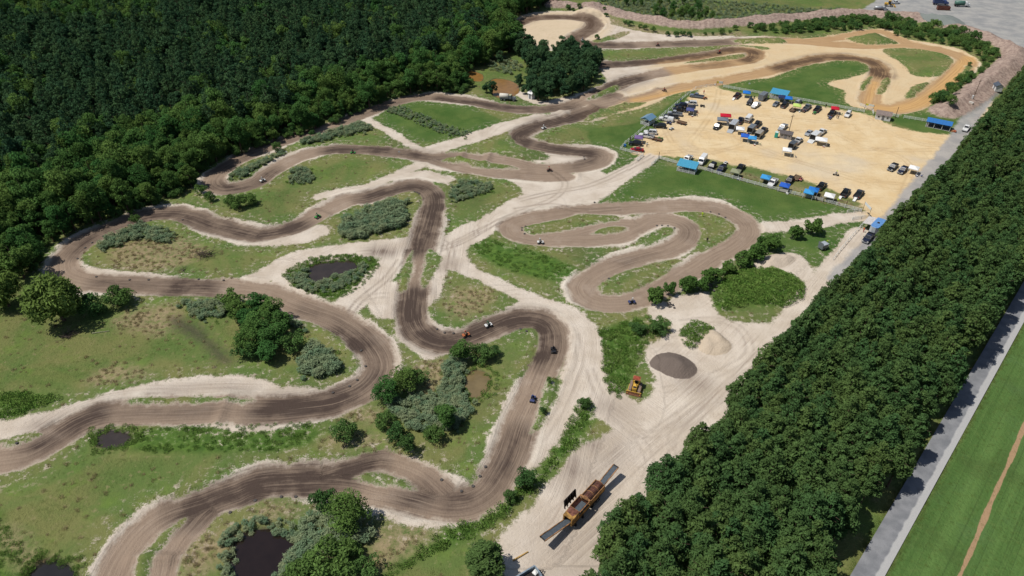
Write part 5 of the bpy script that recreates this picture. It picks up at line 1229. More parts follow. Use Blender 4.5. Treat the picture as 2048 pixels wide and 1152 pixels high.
# quad bike, motorbike, people
ATVC = {'red': (160, 56, 46), 'orange': (182, 108, 66), 'green': (70, 150, 70), 'blue': (74, 82, 124), 'white': (228, 228, 226), 'black': (48, 48, 52), 'brown': (120, 88, 76), 'yellow': (206, 186, 110)}
def quad(u, v, du, dv, colour, label, z=.5, world=None, group='quad bikes'):
    x, y, rz = place(u, v, z, du, dv) if world is None else world
    e = thing('quad_bike', x, y, rz, label, 'quad bike', group)
    M_ = paint('quad_plastic_' + colour, ATVC[colour], .4)
    part(e, 'chassis', 'q_ch', lambda: MB().box(-.75, .75, -.14, .14, .3, .55).box(-.2, .25, -.22, .22, .32, .62), BLACKP, bevel=.03)
    for xx, nm in ((.62, 'front_fender'), (-.58, 'rear_fender')): part(e, nm, ('q_f', nm), lambda: MB().side([(-.32, .6, .5), (-.25, .72, .52), (.2, .74, .52), (.34, .6, .48)]), M_, (xx, 0, 0), bevel=.03)
    part(e, 'seat', 'q_s', lambda: MB().side([(-.6, .74, .16), (-.55, .86, .15), (.0, .82, .13), (.12, .74, .14)]), BLACKP, bevel=.03)
    part(e, 'tank', 'q_t', lambda: MB().side([(.0, .7, .15), (.08, .9, .13), (.35, .88, .12), (.5, .7, .14)]), M_, bevel=.03)
    part(e, 'handlebar', 'q_h', lambda: MB().bar((.38, -.4, 1.02), (.38, .4, 1.02), .025).bar((.45, 0, .75), (.38, 0, 1.02), .03), BLACKP)
    wheels(e, (-.6, .62), .47, .27, .22)
    return e
def dirt_bike(u, v, du, dv, label):
    x, y, rz = place(u, v, .5, du, dv)
    e = thing('dirt_bike', x, y, rz, label, 'motorbike')
    M_ = paint('quad_plastic_white', ATVC['white'], .4)
    for xx, nm in ((.7, 'wheel'), (-.65, 'wheel')): part(e, nm, 'mb_w', lambda: MB().lathe([(.2, -.05), (.33, -.05), (.34, 0), (.33, .05), (.2, .05)], 16), TYRE, (xx, 0, .34))
    part(e, 'frame', 'mb_f', lambda: MB().box(-.3, .3, -.1, .1, .35, .65).bar((.7, 0, .34), (.45, 0, 1.0), .05).bar((-.65, 0, .34), (-.1, 0, .5), .05), BLACKP)
    part(e, 'seat', 'mb_s', lambda: MB().side([(-.8, .85, .1), (-.7, .92, .1), (.2, .86, .12), (.1, .78, .12)]), M_)
    part(e, 'handlebar', 'mb_h', lambda: MB().bar((.4, -.38, 1.05), (.4, .38, 1.05), .02), BLACKP)
    return e
def body_mesh(pose):
    """one continuous figure grown with the skin modifier; pose is 'stand', 'flag' or 'ride'"""
    V, E_, Rr = [], [], []
    def add(p, r, par=None):
        V.append(p); Rr.append(r)
        if par is not None: E_.append((par, len(V) - 1))
        return len(V) - 1
    if pose == 'ride':
        pel, ch, nk, hd = (-.22, 0, .95), (.02, 0, 1.32), (.1, 0, 1.5), (.16, 0, 1.66)
    else:
        pel, ch, nk, hd = (0, 0, .98), (0, 0, 1.32), (.01, 0, 1.5), (.03, 0, 1.66)
    a = add(pel, .145); b = add(tuple((np.array(pel) + ch) / 2), .14, a); c = add(ch, .165, b); d = add(nk, .06, c); h = add(hd, .1, d); add((hd[0] + .01, 0, hd[2] + .1), .085, h)
    for s in (-1, 1):
        if pose == 'ride':
            hip, kn, an, toe = (-.18, s * .1, .93), (.2, s * .3, .86), (.08, s * .34, .46), (.24, s * .36, .42)
            sh, el, wr = (.06, s * .2, 1.42), (.2, s * .36, 1.2), (.38, s * .34, 1.07)
        else:
            hip, kn, an, toe = (0, s * .1, .92), (.02, s * .11, .5), (0, s * .12, .09), (.16, s * .14, .05)
            sh, el, wr = (0, s * .2, 1.42), (-.02, s * .27, 1.14), (.08, s * .28, .9)
            if pose == 'flag' and s == 1: el, wr = (.12, .3, 1.2), (.36, .34, 1.3)
        i = add(hip, .095, a); i = add(kn, .065, i); i = add(an, .045, i); add(toe, .04, i)
        i = add(sh, .07, c); i = add(el, .05, i); i = add(wr, .034, i)
        dv = unit(np.array(wr) - el)
        pm = add(tuple(np.array(wr) + dv * .05), .036, i)
        sd = unit(np.cross(dv, [0, s * .2, 1.0]))
        for k, (off, ln) in enumerate(((-.03, .075), (-.01, .085), (.01, .08), (.03, .065))):
            j = add(tuple(np.array(wr) + dv * .09 + sd * off), .011, pm); j = add(tuple(np.array(wr) + dv * (.09 + ln * .5) + sd * off), .01, j); add(tuple(np.array(wr) + dv * (.09 + ln * .85) + sd * off + np.array([0, -s * .02, 0])), .009, j)
        j = add(tuple(np.array(wr) + dv * .05 + sd * .045), .012, pm); add(tuple(np.array(wr) + dv * .09 + sd * .06), .01, j)
    me = bpy.data.meshes.new('figure'); me.from_pydata(V, E_, [])
    o = bpy.data.objects.new('figure', me); C.objects.link(o)
    o.modifiers.new('skin', 'SKIN'); 
    for i, sv in enumerate(me.skin_vertices[0].data): sv.radius = (Rr[i], Rr[i]); sv.use_root = i == 0
    sub = o.modifiers.new('sub', 'SUBSURF'); sub.levels = 1; sub.render_levels = 1
    dg = bpy.context.evaluated_depsgraph_get()
    out = bpy.data.meshes.new_from_object(o.evaluated_get(dg))
    bpy.data.objects.remove(o)
    return out
_bodies = {}
SKIN = paint('skin', (196, 150, 124), .6, 0, .2, .05)
HAIR = paint('dark_hair', (62, 46, 38), .8)
PC = {'hi_vis': (202, 232, 60), 'white': (232, 232, 230), 'black': (46, 46, 50), 'grey': (130, 132, 138), 'blue': (60, 84, 140), 'red': (180, 50, 50), 'denim': (70, 84, 110), 'tan': (170, 150, 122), 'green': (70, 120, 90), 'orange': (222, 106, 48)}
def cloth(c): return paint('cloth_' + c, PC[c], .85, 0, .1, .08)
def person(x, y, rz, top, legs, label, pose='stand', helmet=None, z=None, s=1.0):
    e = thing('person', x, y, rz, label, 'person', None, z, s)
    if pose not in _bodies: _bodies[pose] = body_mesh(pose)
    key = (pose, top, legs, helmet)
    if key not in _bodies:
        me = _bodies[pose].copy(); me.materials.clear()
        for m in (cloth(legs), cloth(top), SKIN, BLACKP): me.materials.append(m)
        for p in me.polygons:
            q = p.center; i = 1
            if pose == 'ride':
                if q[2] > 1.5: i = 2
                elif q[2] < 1.0 and not (q[0] > .3 and q[2] > 1.0): i = 0
                if q[2] < .5: i = 3
                if q[0] > .36 and q[2] > .98: i = 3
            else:
                i = 2 if q[2] > 1.5 else 0 if q[2] < .96 and abs(q[1]) < .22 else 1 if q[2] > 1.12 or abs(q[1]) < .2 else 2
                if q[2] < .1: i = 3
            p.material_index = i; p.use_smooth = True
        _bodies[key] = me
    o = bpy.data.objects.new('body', _bodies[key]); o.parent = e; C.objects.link(o)
    hx = .16 if pose == 'ride' else .03
    if helmet: part(e, 'helmet', 'helm', lambda: MB().lathe([(.06, -.16), (.15, -.1), (.17, .02), (.14, .12), (.06, .18)], 12, 'z'), cloth(helmet), (hx, 0, 1.72), smooth_=True)
    else:
        part(e, 'hair', 'hair', lambda: MB().lathe([(.098, -.02), (.112, .04), (.095, .11), (.03, .145)], 10, 'z'), HAIR, (hx - .015, 0, 1.7), smooth_=True)
        part(e, 'face', 'face', lambda: MB().box(.09, .13, -.012, .012, -.05, .0).box(.085, .1, -.045, -.02, .01, .025).box(.085, .1, .02, .045, .01, .025).box(.085, .1, -.03, .03, -.085, -.075), SKIN, (hx, 0, 1.68))
    return e
def rider(u, v, du, dv, colour, top, helmet, label_q, label_p):
    x, y, rz = place(u, v, .7, du, dv)
    q = quad(0, 0, 0, 0, colour, label_q, world=(x, y, rz), group='quad bikes racing on the track')
    person(x, y, rz, top, 'black', label_p, 'ride', helmet, q.location.z)
# fences
def fence(px, label, rails=(.35, .72, 1.1), gap=2.4, h=1.2, zpx=0.0, rail_r=.055):
    p = wpts(px)
    x0, y0 = p[0]
    e = thing('rail_fence', x0, y0, 0, label, 'fence', 'white rail fences')
    z0 = e.location.z
    for a, b in zip(p[:-1], p[1:]):
        l = np.linalg.norm(b - a); n = max(1, round(l / gap)); ang = math.atan2(b[1] - a[1], b[0] - a[0])
        for k in range(n):
            q = a + (b - a) * k / n; q2 = a + (b - a) * (k + 1) / n; zq, zq2 = gz(*q), gz(*q2)
            part(e, 'post', ('f_post', h), lambda: MB().box(-.07, .07, -.07, .07, -.1, h), WHITE, (q[0] - x0, q[1] - y0, zq - z0), (0, 0, ang))
            for rz_ in rails:
                ln = l / n
                part(e, 'rail', ('f_rail', round(ln, 2)), lambda: MB().box(.0, ln, -.03, .03, -rail_r, rail_r), WHITE, (q[0] - x0, q[1] - y0, (zq + zq2) / 2 - z0 + rz_), (0, 0, ang))
    q = p[-1]
    part(e, 'post', ('f_post', h), lambda: MB().box(-.07, .07, -.07, .07, -.1, h), WHITE, (q[0] - x0, q[1] - y0, gz(*q) - z0), (0, 0, ang))
    return e
# ------------------------------------------------------------------ paddock: vehicles
VEH = [('pickup', 'blue_grey', 1394, 191, -200, -30, 'blue-grey pickup nearest the far gate in the left row'), ('suv', 'white', 1382, 206, -200, -14, 'white car with raised tailgate in the left row'), ('suv', 'navy', 1362, 210, -200, -10, 'dark navy car tucked above the black pickup in the left row'), ('pickup', 'black', 1360, 218, -200, -20, 'black pickup left of the slate blue canopy'), ('pickup', 'silver', 1350, 226, -200, -26, 'silver pickup in the left row beside the pavilion'), ('pickup', 'dark_grey', 1342, 232, -200, -20, 'dark grey pickup between silver and white ones in the left row'), ('capped', 'white', 1333, 238, -200, -36, 'white pickup with a capped bed in the left row'), ('suv', 'black', 1319.5, 251, -200, -20, 'black car just below the grey-blue pavilion'), ('suv', 'white', 1301, 263, -200, -20, 'white car behind the white pickup in the left row'), ('pickup', 'white', 1293, 270, -200, -36, 'white pickup right of the purple canopy'), ('suv', 'black', 1271, 286, -200, -20, 'black car below the purple canopy'), ('sedan', 'red', 1274, 298, -200, -8, 'red car in the lower left corner of the paddock'),
       ('suv', 'black', 1435, 252, -130, 100, 'black car in front of the grey canopy'), ('pickup', 'maroon', 1475, 190, 80, -70, 'dark maroon pickup with a white loading ramp'), ('suv', 'black', 1500, 203.5, -60, 70, 'black car beside the white pickup of the back row'), ('pickup', 'white', 1512, 209, -100, 70, 'white pickup in front of the grey trailer'), ('sedan', 'grey', 1552.5, 206.5, -90, 80, 'grey car below the long blue pavilion'), ('pickup', 'black', 1569, 208.5, 80, -80, 'black pickup between grey car and lime canopy'), ('suv', 'silver', 1597, 204, 80, -70, 'silver car behind the lime canopy'), ('pickup', 'grey', 1614.5, 214, 80, -70, 'grey pickup right of the lime canopy'), ('pickup', 'black', 1635, 217.5, 80, -80, 'black pickup with a green quad bike behind it'), ('pickup', 'black', 1664, 226, 80, -80, 'black pickup in front of the red back-row canopy'), ('suv', 'white', 1696, 228, -80, 110, 'white car at the right end of the back row'),
       ('pickup', 'silver', 1566, 253.5, -100, 80, 'silver pickup above the small grey hut'), ('sedan', 'silver', 1618, 264, -90, 80, 'silver-blue car left of the white tow pickup'), ('pickup', 'white', 1643.5, 263, 100, -70, 'white pickup hitched to the white open trailer'), ('pickup', 'white', 1596, 281, 90, -80, 'white pickup hitched to the small grey trailer'), ('pickup', 'navy', 1481, 240, 60, -80, 'navy pickup at the nose of the big pale trailer'), ('van', 'white', 1498, 237, 70, -80, 'white van with open rear in the middle of the paddock'), ('pickup', 'black', 1515, 247, 80, -80, 'black pickup hitched to the dark grey trailer'), ('pickup', 'dark_grey', 1527, 260, 80, -80, 'dark grey pickup hitched to the tan trailer'),
       ('pickup', 'white', 1375, 317, -100, 90, 'white pickup behind the turquoise front pavilion'), ('van', 'white', 1405, 320, -100, 130, 'tall white van in the front row'), ('suv', 'black', 1424, 332, -100, 100, 'black car right of the tall white van'), ('pickup', 'navy', 1443, 336.5, -100, 110, 'navy pickup in the front row left of the tan canopy'), ('pickup', 'black', 1481, 335, 90, -100, 'black pickup half under the tan canopy'), ('pickup', 'white', 1546, 363.5, -100, 110, 'white pickup in the front row by the light blue canopy'), ('suv', 'black', 1579, 360, -100, 110, 'black car behind the blue canopy in the front row'), ('pickup', 'black', 1643, 371, 100, -90, 'black pickup behind the twin blue canopies'), ('pickup', 'black', 1691, 384.5, 90, -110, 'black pickup with silver ramp right of the white front canopy'), ('pickup', 'dark_grey', 1718, 387, 100, -110, 'dark grey pickup at the right end of the front row'),
       ('pickup', 'black', 1786, 333, -70, 60, 'black pickup on the open sand at the right'), ('pickup', 'navy', 1806, 339, -90, 80, 'navy pickup beside the white canopy at the far right'), ('pickup', 'white', 1933.5, 255, -70, 90, 'white pickup standing on the gravel lane'), ('pickup', 'navy', 1737, 474, -90, 110, 'dark blue pickup under the pines by the blue-roofed trailer')]
for a_ in VEH: vehicle(*a_)
# loading ramps leaning on tailgates
def ramp(u, v, du, dv, label):
    x, y, rz = place(u, v, .4, du, dv)
    e = thing('loading_ramp', x, y, rz, label, 'ramp', None)
    part(e, 'deck', 'rp', lambda: MB().poly([(-.9, -.4, .1), (.9, -.4, .85), (.9, .4, .85), (-.9, .4, .1)], .05), WHITE)
    part(e, 'lip', 'rpl', lambda: MB().box(-1.05, -.9, -.4, .4, .02, .12), STEEL)
ramp(1467.5, 197, 80, -70, 'white ramp at the tail of the maroon pickup')
ramp(1681, 394, 90, -110, 'silver ramp at the tail of the front row black pickup')
ramp(1710, 398, 100, -110, 'silver ramp at the tail of the dark grey pickup')
box_trailer('grey', 1526, 193, -100, 70, 'grey box trailer behind the white back-row pickup', 4.6, 2.2, 2.1, False)
box_trailer('white', 1630, 272, 100, -80, 'white box trailer with open rear and ramp beside the big white canopy', 4.6, 2.2, 2.1, True, True)
box_trailer('dark_grey', 1585, 289.5, 90, -80, 'small dark grey box trailer behind the white pickup', 3.2, 1.9, 1.7, True)
box_trailer('light_grey', 1467, 251, 90, -105, 'big pale box trailer with open rear and lowered ramp', 5.4, 2.2, 2.2, True, True)
box_trailer('grey', 1503, 258, 80, -80, 'dark box trailer with open rear above the blue canopies', 4.2, 2.0, 2.0, True)
box_trailer('tan', 1518, 268, 80, -80, 'tan box trailer with open rear right of the light blue canopy', 4.0, 2.0, 1.8, True)
CAN = [('black', 1384, 211, 200, 20, 'black canopy above the slate blue one in the left row'), ('slate_blue', 1381, 217, 200, 20, 'slate blue canopy in the left row'), ('purple', 1278, 272, 200, 20, 'purple canopy in the lower left of the paddock'), ('red', 1452, 229, 200, 16, 'large red canopy above the grey one'), ('grey', 1446, 237, 200, 16, 'grey canopy below the large red one'), ('white', 1481, 255.5, 200, 20, 'white canopy beside the big pale trailer'), ('royal', 1491, 270, 200, 22, 'royal blue canopy below the dark trailer'), ('light_blue', 1505, 274, 200, 22, 'light blue canopy right of the royal blue one'), ('blue', 1494, 183, 200, 20, 'blue canopy against the back fence'), ('navy', 1565, 192, 200, 22, 'navy canopy at the front of the long blue pavilion'), ('blue', 1577.5, 194.5, 200, 22, 'blue canopy right of the navy one at the pavilion'), ('lime', 1595, 209, 200, 24, 'lime green canopy in the back row'), ('red', 1671, 215, 200, 24, 'red canopy behind the black back-row pickup'), ('white', 1643.5, 276.5, 200, 30, 'big white canopy beside the white trailer'), ('white', 1575, 298, 200, 26, 'white canopy below the small dark grey trailer'), ('tan', 1472, 340, 200, 44, 'tan canopy in the front row'), ('light_blue', 1532.5, 351.5, 200, 44, 'small light blue canopy in the front row'), ('royal', 1570.5, 367.5, 200, 46, 'blue canopy left of the banner on the front fence'), ('light_blue', 1619, 381.5, 200, 46, 'lower of the twin blue canopies in the front row'), ('blue', 1628, 377, 200, 46, 'upper of the twin blue canopies in the front row'), ('white', 1660, 389, 200, 46, 'white canopy in the front row'), ('white', 1829, 334, 200, 50, 'white canopy at the far right by the navy pickup')]
for c_, u, v, du, dv, t in CAN:
    big = t.startswith('big')
    canopy(c_, u, v, du, dv, t, 4.0 if big or 'large' in t else 3.0, 3.4 if big else 3.0)
def camp_chair(x, y, rz, c, label):
    e = thing('camp_chair', x, y, rz, label, 'chair', 'folding camp chairs in the paddock'); m = cloth(c)
    part(e, 'seat', 'cc_s', lambda: MB().box(-.25, .25, -.25, .25, .42, .46), m); part(e, 'backrest', 'cc_b', lambda: MB().poly([(-.25, -.25, .46), (-.25, .25, .46), (-.38, .25, .95), (-.38, -.25, .95)], .03), m)
    for sx in (-1, 1):
        for sy in (-1, 1): part(e, 'leg', 'cc_l', lambda: MB().bar((0, 0, 0), (0, 0, .43), .018), BLACKP, (sx * .23, sy * .23, 0))
def cooler(x, y, rz, c, label):
    e = thing('cool_box', x, y, rz, label, 'cool box', 'cool boxes in the paddock'); m = cloth(c)
    part(e, 'tub', 'cb_t', lambda: MB().box(-.36, .36, -.22, .22, .02, .36), m, bevel=.02); part(e, 'lid', 'cb_l', lambda: MB().box(-.38, .38, -.24, .24, .36, .43), WHITE, bevel=.02); part(e, 'handle', 'cb_h', lambda: MB().box(-.42, .42, -.02, .02, .3, .34), BLACKP)
for k, (c_, u, v, du, dv, t) in enumerate(CAN):
    x, y, rz = place(u, v, 2.4, du, dv)
    camp_chair(x + math.cos(rz) * (1.9 + .3 * (k % 3)) + .4, y + math.sin(rz) * 1.9 - 1.2, k * 1.3, ('red', 'blue', 'green', 'black', 'grey')[k % 5], '%s folding chair beside the %s' % (('red', 'blue', 'green', 'black', 'grey')[k % 5], t))
    if k % 2: cooler(x + math.cos(rz) * .6, y - 2.1, k * .7, ('blue', 'red', 'white')[k % 3], '%s cool box by the %s' % (('blue', 'red', 'white')[k % 3], t))
# flat trailers and parked quads
def flat_trailer(u, v, du, dv, label):
    x, y, rz = place(u, v, .6, du, dv)
    e = thing('flat_trailer', x, y, rz, label, 'trailer', None)
    part(e, 'deck', 'ft_d', lambda: MB().box(-1.9, 1.9, -.95, .95, .48, .56), WOOD)
    for s in (-1, 1): part(e, 'side_rail', 'ft_r', lambda: MB().box(-1.9, 1.9, -.03, .03, .56, .8), RUST, (0, s * .96, 0))
    part(e, 'drawbar', 'ft_b', lambda: MB().bar((1.9, -.5, .5), (3.0, 0, .5), .05).bar((1.9, .5, .5), (3.0, 0, .5), .05), RUST)
    wheels(e, (-.2,), 1.1, .32, .2)
    return e
flat_trailer(1363, 245, -200, -50, 'brown flat trailer in the aisle near the black car')
flat_trailer(1314, 277, -200, -46, 'flat trailer behind the white pickup in the left row')
ft = flat_trailer(1594, 354, -100, 100, 'flat trailer carrying quad bikes in the front row')
flat_trailer(1586, 219, 80, -70, 'flat trailer in front of the lime canopy')
PQ = [(1410, 196, -200, 30, 'orange', 'orange quad bike behind the blue-grey pickup'), (1405, 211, -200, -20, 'black', 'black quad bike right of the black canopy'), (1343, 257, 100, -40, 'white', 'white quad bike behind the black car near the pavilion'), (1321, 276, -200, -40, 'green', 'green quad bike by the flat trailer in the left row'), (1608, 222, 80, -70, 'brown', 'brown quad bike behind the grey back-row pickup'), (1629, 226, 80, -80, 'green', 'green quad bike behind the black back-row pickup'), (1660, 236, 80, -80, 'blue', 'blue quad bike behind the black pickup by the red canopy'), (1338, 246, 200, 60, 'blue', 'blue quad bike beside the capped white pickup'), (1451, 326, 100, -90, 'white', 'white quad bike in the bed end of the navy front pickup'), (1602, 358, -100, 100, 'red', 'red quad bike at the tail of the flat trailer in the front row')]
for u, v, du, dv, c_, t in PQ: quad(u, v, du, dv, c_, t, group='quad bikes parked in the paddock')
# people on foot
PEO = [(1405, 428, 'hi_vis', 'hi_vis', 'flag', 'marshal in yellow high-visibility clothes on the infield lawn'), (1415, 479, 'black', 'black', 'stand', 'person in dark clothes on the infield grass by the track'), (1294, 289, 'white', 'black', 'stand', 'person in white top walking near the red car'), (1674, 232, 'tan', 'tan', 'stand', 'left person of the two by the red canopy pickup'), (1677, 234, 'tan', 'denim', 'stand', 'right person of the two by the red canopy pickup'), (1602, 386, 'hi_vis', 'hi_vis', 'flag', 'person in yellow-green at the twin blue canopies'), (1676, 401, 'hi_vis', 'green', 'flag', 'person in yellow-green right of the white front canopy'), (1693.5, 406, 'tan', 'tan', 'stand', 'person in tan near the end of the front fence'), (1654, 484, 'hi_vis', 'green', 'flag', 'marshal in yellow-green behind the small grey trailer'), (1728, 459, 'orange', 'red', 'stand', 'person in orange beside the blue-roofed trailer'), (1652, 212, 'black', 'navy' if False else 'denim', 'stand', 'person in black standing at the back fence'), (1408, 184, 'red', 'denim', 'stand', 'person in red behind the blue-grey pickup'), (1361, 200, 'blue', 'denim', 'stand', 'person in blue at the left fence'), (1261, 277, 'black', 'denim', 'stand', 'person in black at the lower left fence')]
for u, v, a_, b_, ps, t in PEO:
    p = at(u, v, .9); person(p.x, p.y, random.uniform(0, 6.28), a_, b_, t, ps)
# racing quads
RID = [(1088, 254, -60, 16, 'white', 'white', 'white', 'dark S-bend'), (1099, 337, -60, 0, 'brown', 'tan', 'red', 'central straight under the S-bend'), (525, 359, -40, 14, 'white', 'white', 'white', 'upper hairpin exit'), (706, 305, -60, 0, 'green', 'black', 'green', 'upper straight'), (635, 431, -50, 24, 'green', 'green', 'green', 'run into the top hairpin'), (1081, 482, -60, 0, 'white', 'grey', 'white', 'lower leg of the middle loops'), (1264, 601, 60, -4, 'blue', 'grey', 'white', 'bottom bend of the middle loops'), (932, 667, -60, 18, 'orange', 'tan', 'red', 'central S-bend, leading'), (977, 648, -60, 20, 'white', 'green', 'green', 'central S-bend, following'), (1107, 697, 10, 60, 'black', 'black', 'black', 'right-hand bend'), (1066, 795, -20, 60, 'blue', 'black', 'blue', 'straight beside the median strip'), (1316, 88, -60, 2, 'brown', 'red', 'black', 'far straight'), (1439, 103, 60, -8, 'brown', 'red', 'black', 'far loop'), (1165, 79, -20, -20, 'white', 'grey', 'blue', 'far hairpin'), (1329, 180, -60, 14, 'brown', 'red', 'black', 'sandy stretch outside the left fence')]
for u, v, du, dv, c_, tp, hm, where in RID:
    rider(u, v, du, dv, c_, tp, hm, '%s quad bike ridden on the %s' % (c_, where), 'rider in %s on the %s' % (tp, where))
dirt_bike(1672, 349, 60, 10, 'white dirt bike crossing the open paddock')
p_ = place(1672, 347, .8, 60, 10); person(p_[0], p_[1], p_[2], 'grey', 'black', 'rider in grey with yellow helmet on the dirt bike', 'ride', 'hi_vis')
# ------------------------------------------------------------------ pavilions, huts, fences
def pavilion(u, v, zc, du, dv, L, w, roofrgb, label, gable=True, bays=3, back=False, h=2.3):
    x, y, rz = place(u, v, zc, du, dv)
    e = thing('pavilion', x, y, rz, label, 'pavilion', None)
    RM = paint('roof_' + '_'.join(map(str, roofrgb)), roofrgb, .4, .2, .4, .06)
    rise = .9
    nb = 8
    for s in (-1, 1):
        if not gable and s == -1: continue
        ro = None
        for k in range(nb):
            x0, x1 = -L / 2 - .3 + (L + .6) * k / nb, -L / 2 - .3 + (L + .6) * (k + 1) / nb - .02
            if gable: pts = [(x0, s * (w / 2 + .4), h - .1), (x1, s * (w / 2 + .4), h - .1), (x1, 0, h + rise), (x0, 0, h + rise)]
            else: pts = [(x0, -(w / 2 + .4), h - .15), (x1, -(w / 2 + .4), h - .15), (x1, w / 2 + .3, h + .75), (x0, w / 2 + .3, h + .75)]
            part(e, 'roof_sheet', ('pv_r', L, w, s, k, gable, label), lambda: MB().poly(pts, .05), RM)
    for k in range(bays + 1):
        for s in (-1, 1):
            hh = h if gable or s == -1 else h + .6
            part(e, 'post', ('pv_p', round(hh, 2)), lambda: MB().box(-.07, .07, -.07, .07, 0, hh), WHITE, (-L / 2 + L * k / bays, s * w / 2, 0))
    part(e, 'floor', ('pv_f', L, w), lambda: MB().box(-L / 2, L / 2, -w / 2, w / 2, .0, .08), paint('concrete', (170, 166, 158), .9))
    for s in (-1, 1):
        for zz in (.35, .75, 1.1):
            part(e, 'rail', ('pv_l', L), lambda: MB().box(-L / 2, L / 2, -.025, .025, -.06, .06), WHITE, (0, s * (w / 2 + .03), zz)) if not (back and s == -1) else None
    for s in (-1, 1):
        for zz in (.35, .75, 1.1): part(e, 'end_rail', ('pv_e', w), lambda: MB().box(-.025, .025, -w / 2, w / 2, -.06, .06), WHITE, (s * (L / 2 + .03), 0, zz))
    if gable:
        for s in (-1, 1): part(e, 'gable', ('pv_g', w), lambda: MB().poly([(0, -w / 2 - .2, h), (0, w / 2 + .2, h), (0, 0, h + rise - .08)], .04), RM, (s * (L / 2 + .1), 0, 0))
    if back: part(e, 'back_wall', ('pv_b', L), lambda: MB().box(-L / 2, L / 2, -.03, .03, .1, h + .2), paint('grey_boards', (132, 140, 150), .7), (0, w / 2 - .1, 0))
    part(e, 'bench', ('pv_c', L), lambda: MB().box(-L / 2 + .4, L / 2 - .4, -.2, .2, .42, .48).box(-L / 2 + .6, -L / 2 + .7, -.18, .18, .08, .42).box(L / 2 - .7, L / 2 - .6, -.18, .18, .08, .42), WOOD)
    return e
pavilion(1297, 233, 2.7, 62, -38, 4.6, 3.4, (122, 160, 188), 'grey-blue gabled pavilion on the left fence', True, 3)
pavilion(1376, 328, 2.6, 100, 22, 6.0, 3.2, (84, 172, 206), 'turquoise roofed pavilion on the front fence', False, 3)
pavilion(1560, 184, 2.6, 100, 20, 6.4, 3.4, (84, 168, 204), 'long blue roofed pavilion on the back fence', False, 3)
pavilion(1880, 243, 2.4, 100, 20, 8.0, 3.4, (56, 124, 196), 'bright blue roofed shelter with grey back wall on the right lawn', True, 3, True)
def hut(u, v, zc, du, dv, L, w, h, rise, wall, roof, label, name='hut', windows=2, cat='hut'):
    x, y, rz = place(u, v, zc, du, dv)
    e = thing(name, x, y, rz, label, cat, None)
    WM_ = paint('wall_' + '_'.join(map(str, wall)), wall, .7, 0, .2, .06); RM = paint('roof_' + '_'.join(map(str, roof)), roof, .8, 0, .1, .12)
    k = (L, w, h, rise)
    wl = part(e, 'wall', ('ht_w', k), lambda: MB().box(-L / 2, L / 2, -w / 2, w / 2, 0, h).face_strip([[(-L / 2, -w / 2, h), (-L / 2, w / 2, h), (-L / 2, 0, h + rise)], [(L / 2, -w / 2, h), (L / 2, w / 2, h), (L / 2, 0, h + rise)]]), WM_)
    for s in (-1, 1):
        part(e, 'roof_slope', ('ht_r', k, s), lambda: MB().poly([(-L / 2 - .25, s * (w / 2 + .25), h - .18 * rise), (L / 2 + .25, s * (w / 2 + .25), h - .18 * rise), (L / 2 + .25, 0, h + rise + .05), (-L / 2 - .25, 0, h + rise + .05)], .06), RM)
    part(e, 'ridge_cap', ('ht_c', k), lambda: MB().bar((-L / 2 - .26, 0, h + rise + .07), (L / 2 + .26, 0, h + rise + .07), .09), RM)
    d = part(e, 'door', ('ht_d', k), lambda: MB().box(-.42, .42, -.03, .03, .05, min(1.95, h - .1)), paint('door_grey', (120, 122, 126), .6), (0, -w / 2 - .02, 0))
    part(d, 'handle', 'hdl', lambda: MB().box(.28, .34, -.07, -.03, .95, 1.05), BLACKP)
    for q in range(windows):
        xx = (-1 if q == 0 else 1) * L * .3
        f = part(e, 'window', 'ht_wf', lambda: MB().box(-.4, .4, -.04, .04, .9, 1.6), WHITE, (xx, -w / 2 - .02, 0))
        part(f, 'pane', 'ht_wp', lambda: MB().box(-.33, .33, -.05, .05, .97, 1.53), GLASS)
    return e
hut(1768, 228, 2.0, 100, 16, 5.2, 3.2, 2.2, .9, (228, 228, 228), (142, 128, 122), 'white ticket hut with grey-brown roof by the right gate')
hut(1573, 267, 1.7, 100, 18, 4.2, 2.6, 2.0, .6, (166, 158, 154), (104, 98, 98), 'small grey hut in the middle of the paddock')
hut(1995, 176, 1.9, 60, 60, 3.2, 2.6, 2.3, .8, (232, 232, 230), (86, 94, 106), 'white shed with dark roof at the end of the gravel lane', windows=0, cat='shed', name='shed')
hut(1063, 189, 1.6, 60, 20, 2.0, 2.0, 2.4, .9, (238, 236, 234), (240, 238, 236), 'narrow white hut at the foot of the dark pine grove', windows=0)
def toilet(u, v, label):
    x, y, rz = place(u, v, 1.1, 100, 18)
    e = thing('portable_toilet', x, y, rz, label, 'toilet', None)
    TQ = paint('turquoise_plastic', (52, 190, 170), .5)
    part(e, 'cabin', 'pt_c', lambda: MB().box(-.58, .58, -.58, .58, .1, 2.05), TQ, bevel=.04)
    part(e, 'roof', 'pt_r', lambda: MB().face_strip([[(-.62, -.62, 2.05), (.62, -.62, 2.05), (.62, .62, 2.05), (-.62, .62, 2.05)], [(-.4, -.4, 2.3), (.4, -.4, 2.3), (.4, .4, 2.3), (-.4, .4, 2.3)]]), paint('pale_roof_plastic', (200, 220, 216), .5))
    part(e, 'door', 'pt_d', lambda: MB().box(-.42, .42, -.03, .03, .18, 1.95), paint('turquoise_door', (44, 172, 156), .5), (0, -.6, 0))
    part(e, 'skid', 'pt_s', lambda: MB().box(-.6, .6, -.5, -.38, 0, .1).box(-.6, .6, .38, .5, 0, .1), BLACKP)
toilet(1553, 269.5, 'turquoise portable toilet left of the small grey hut')
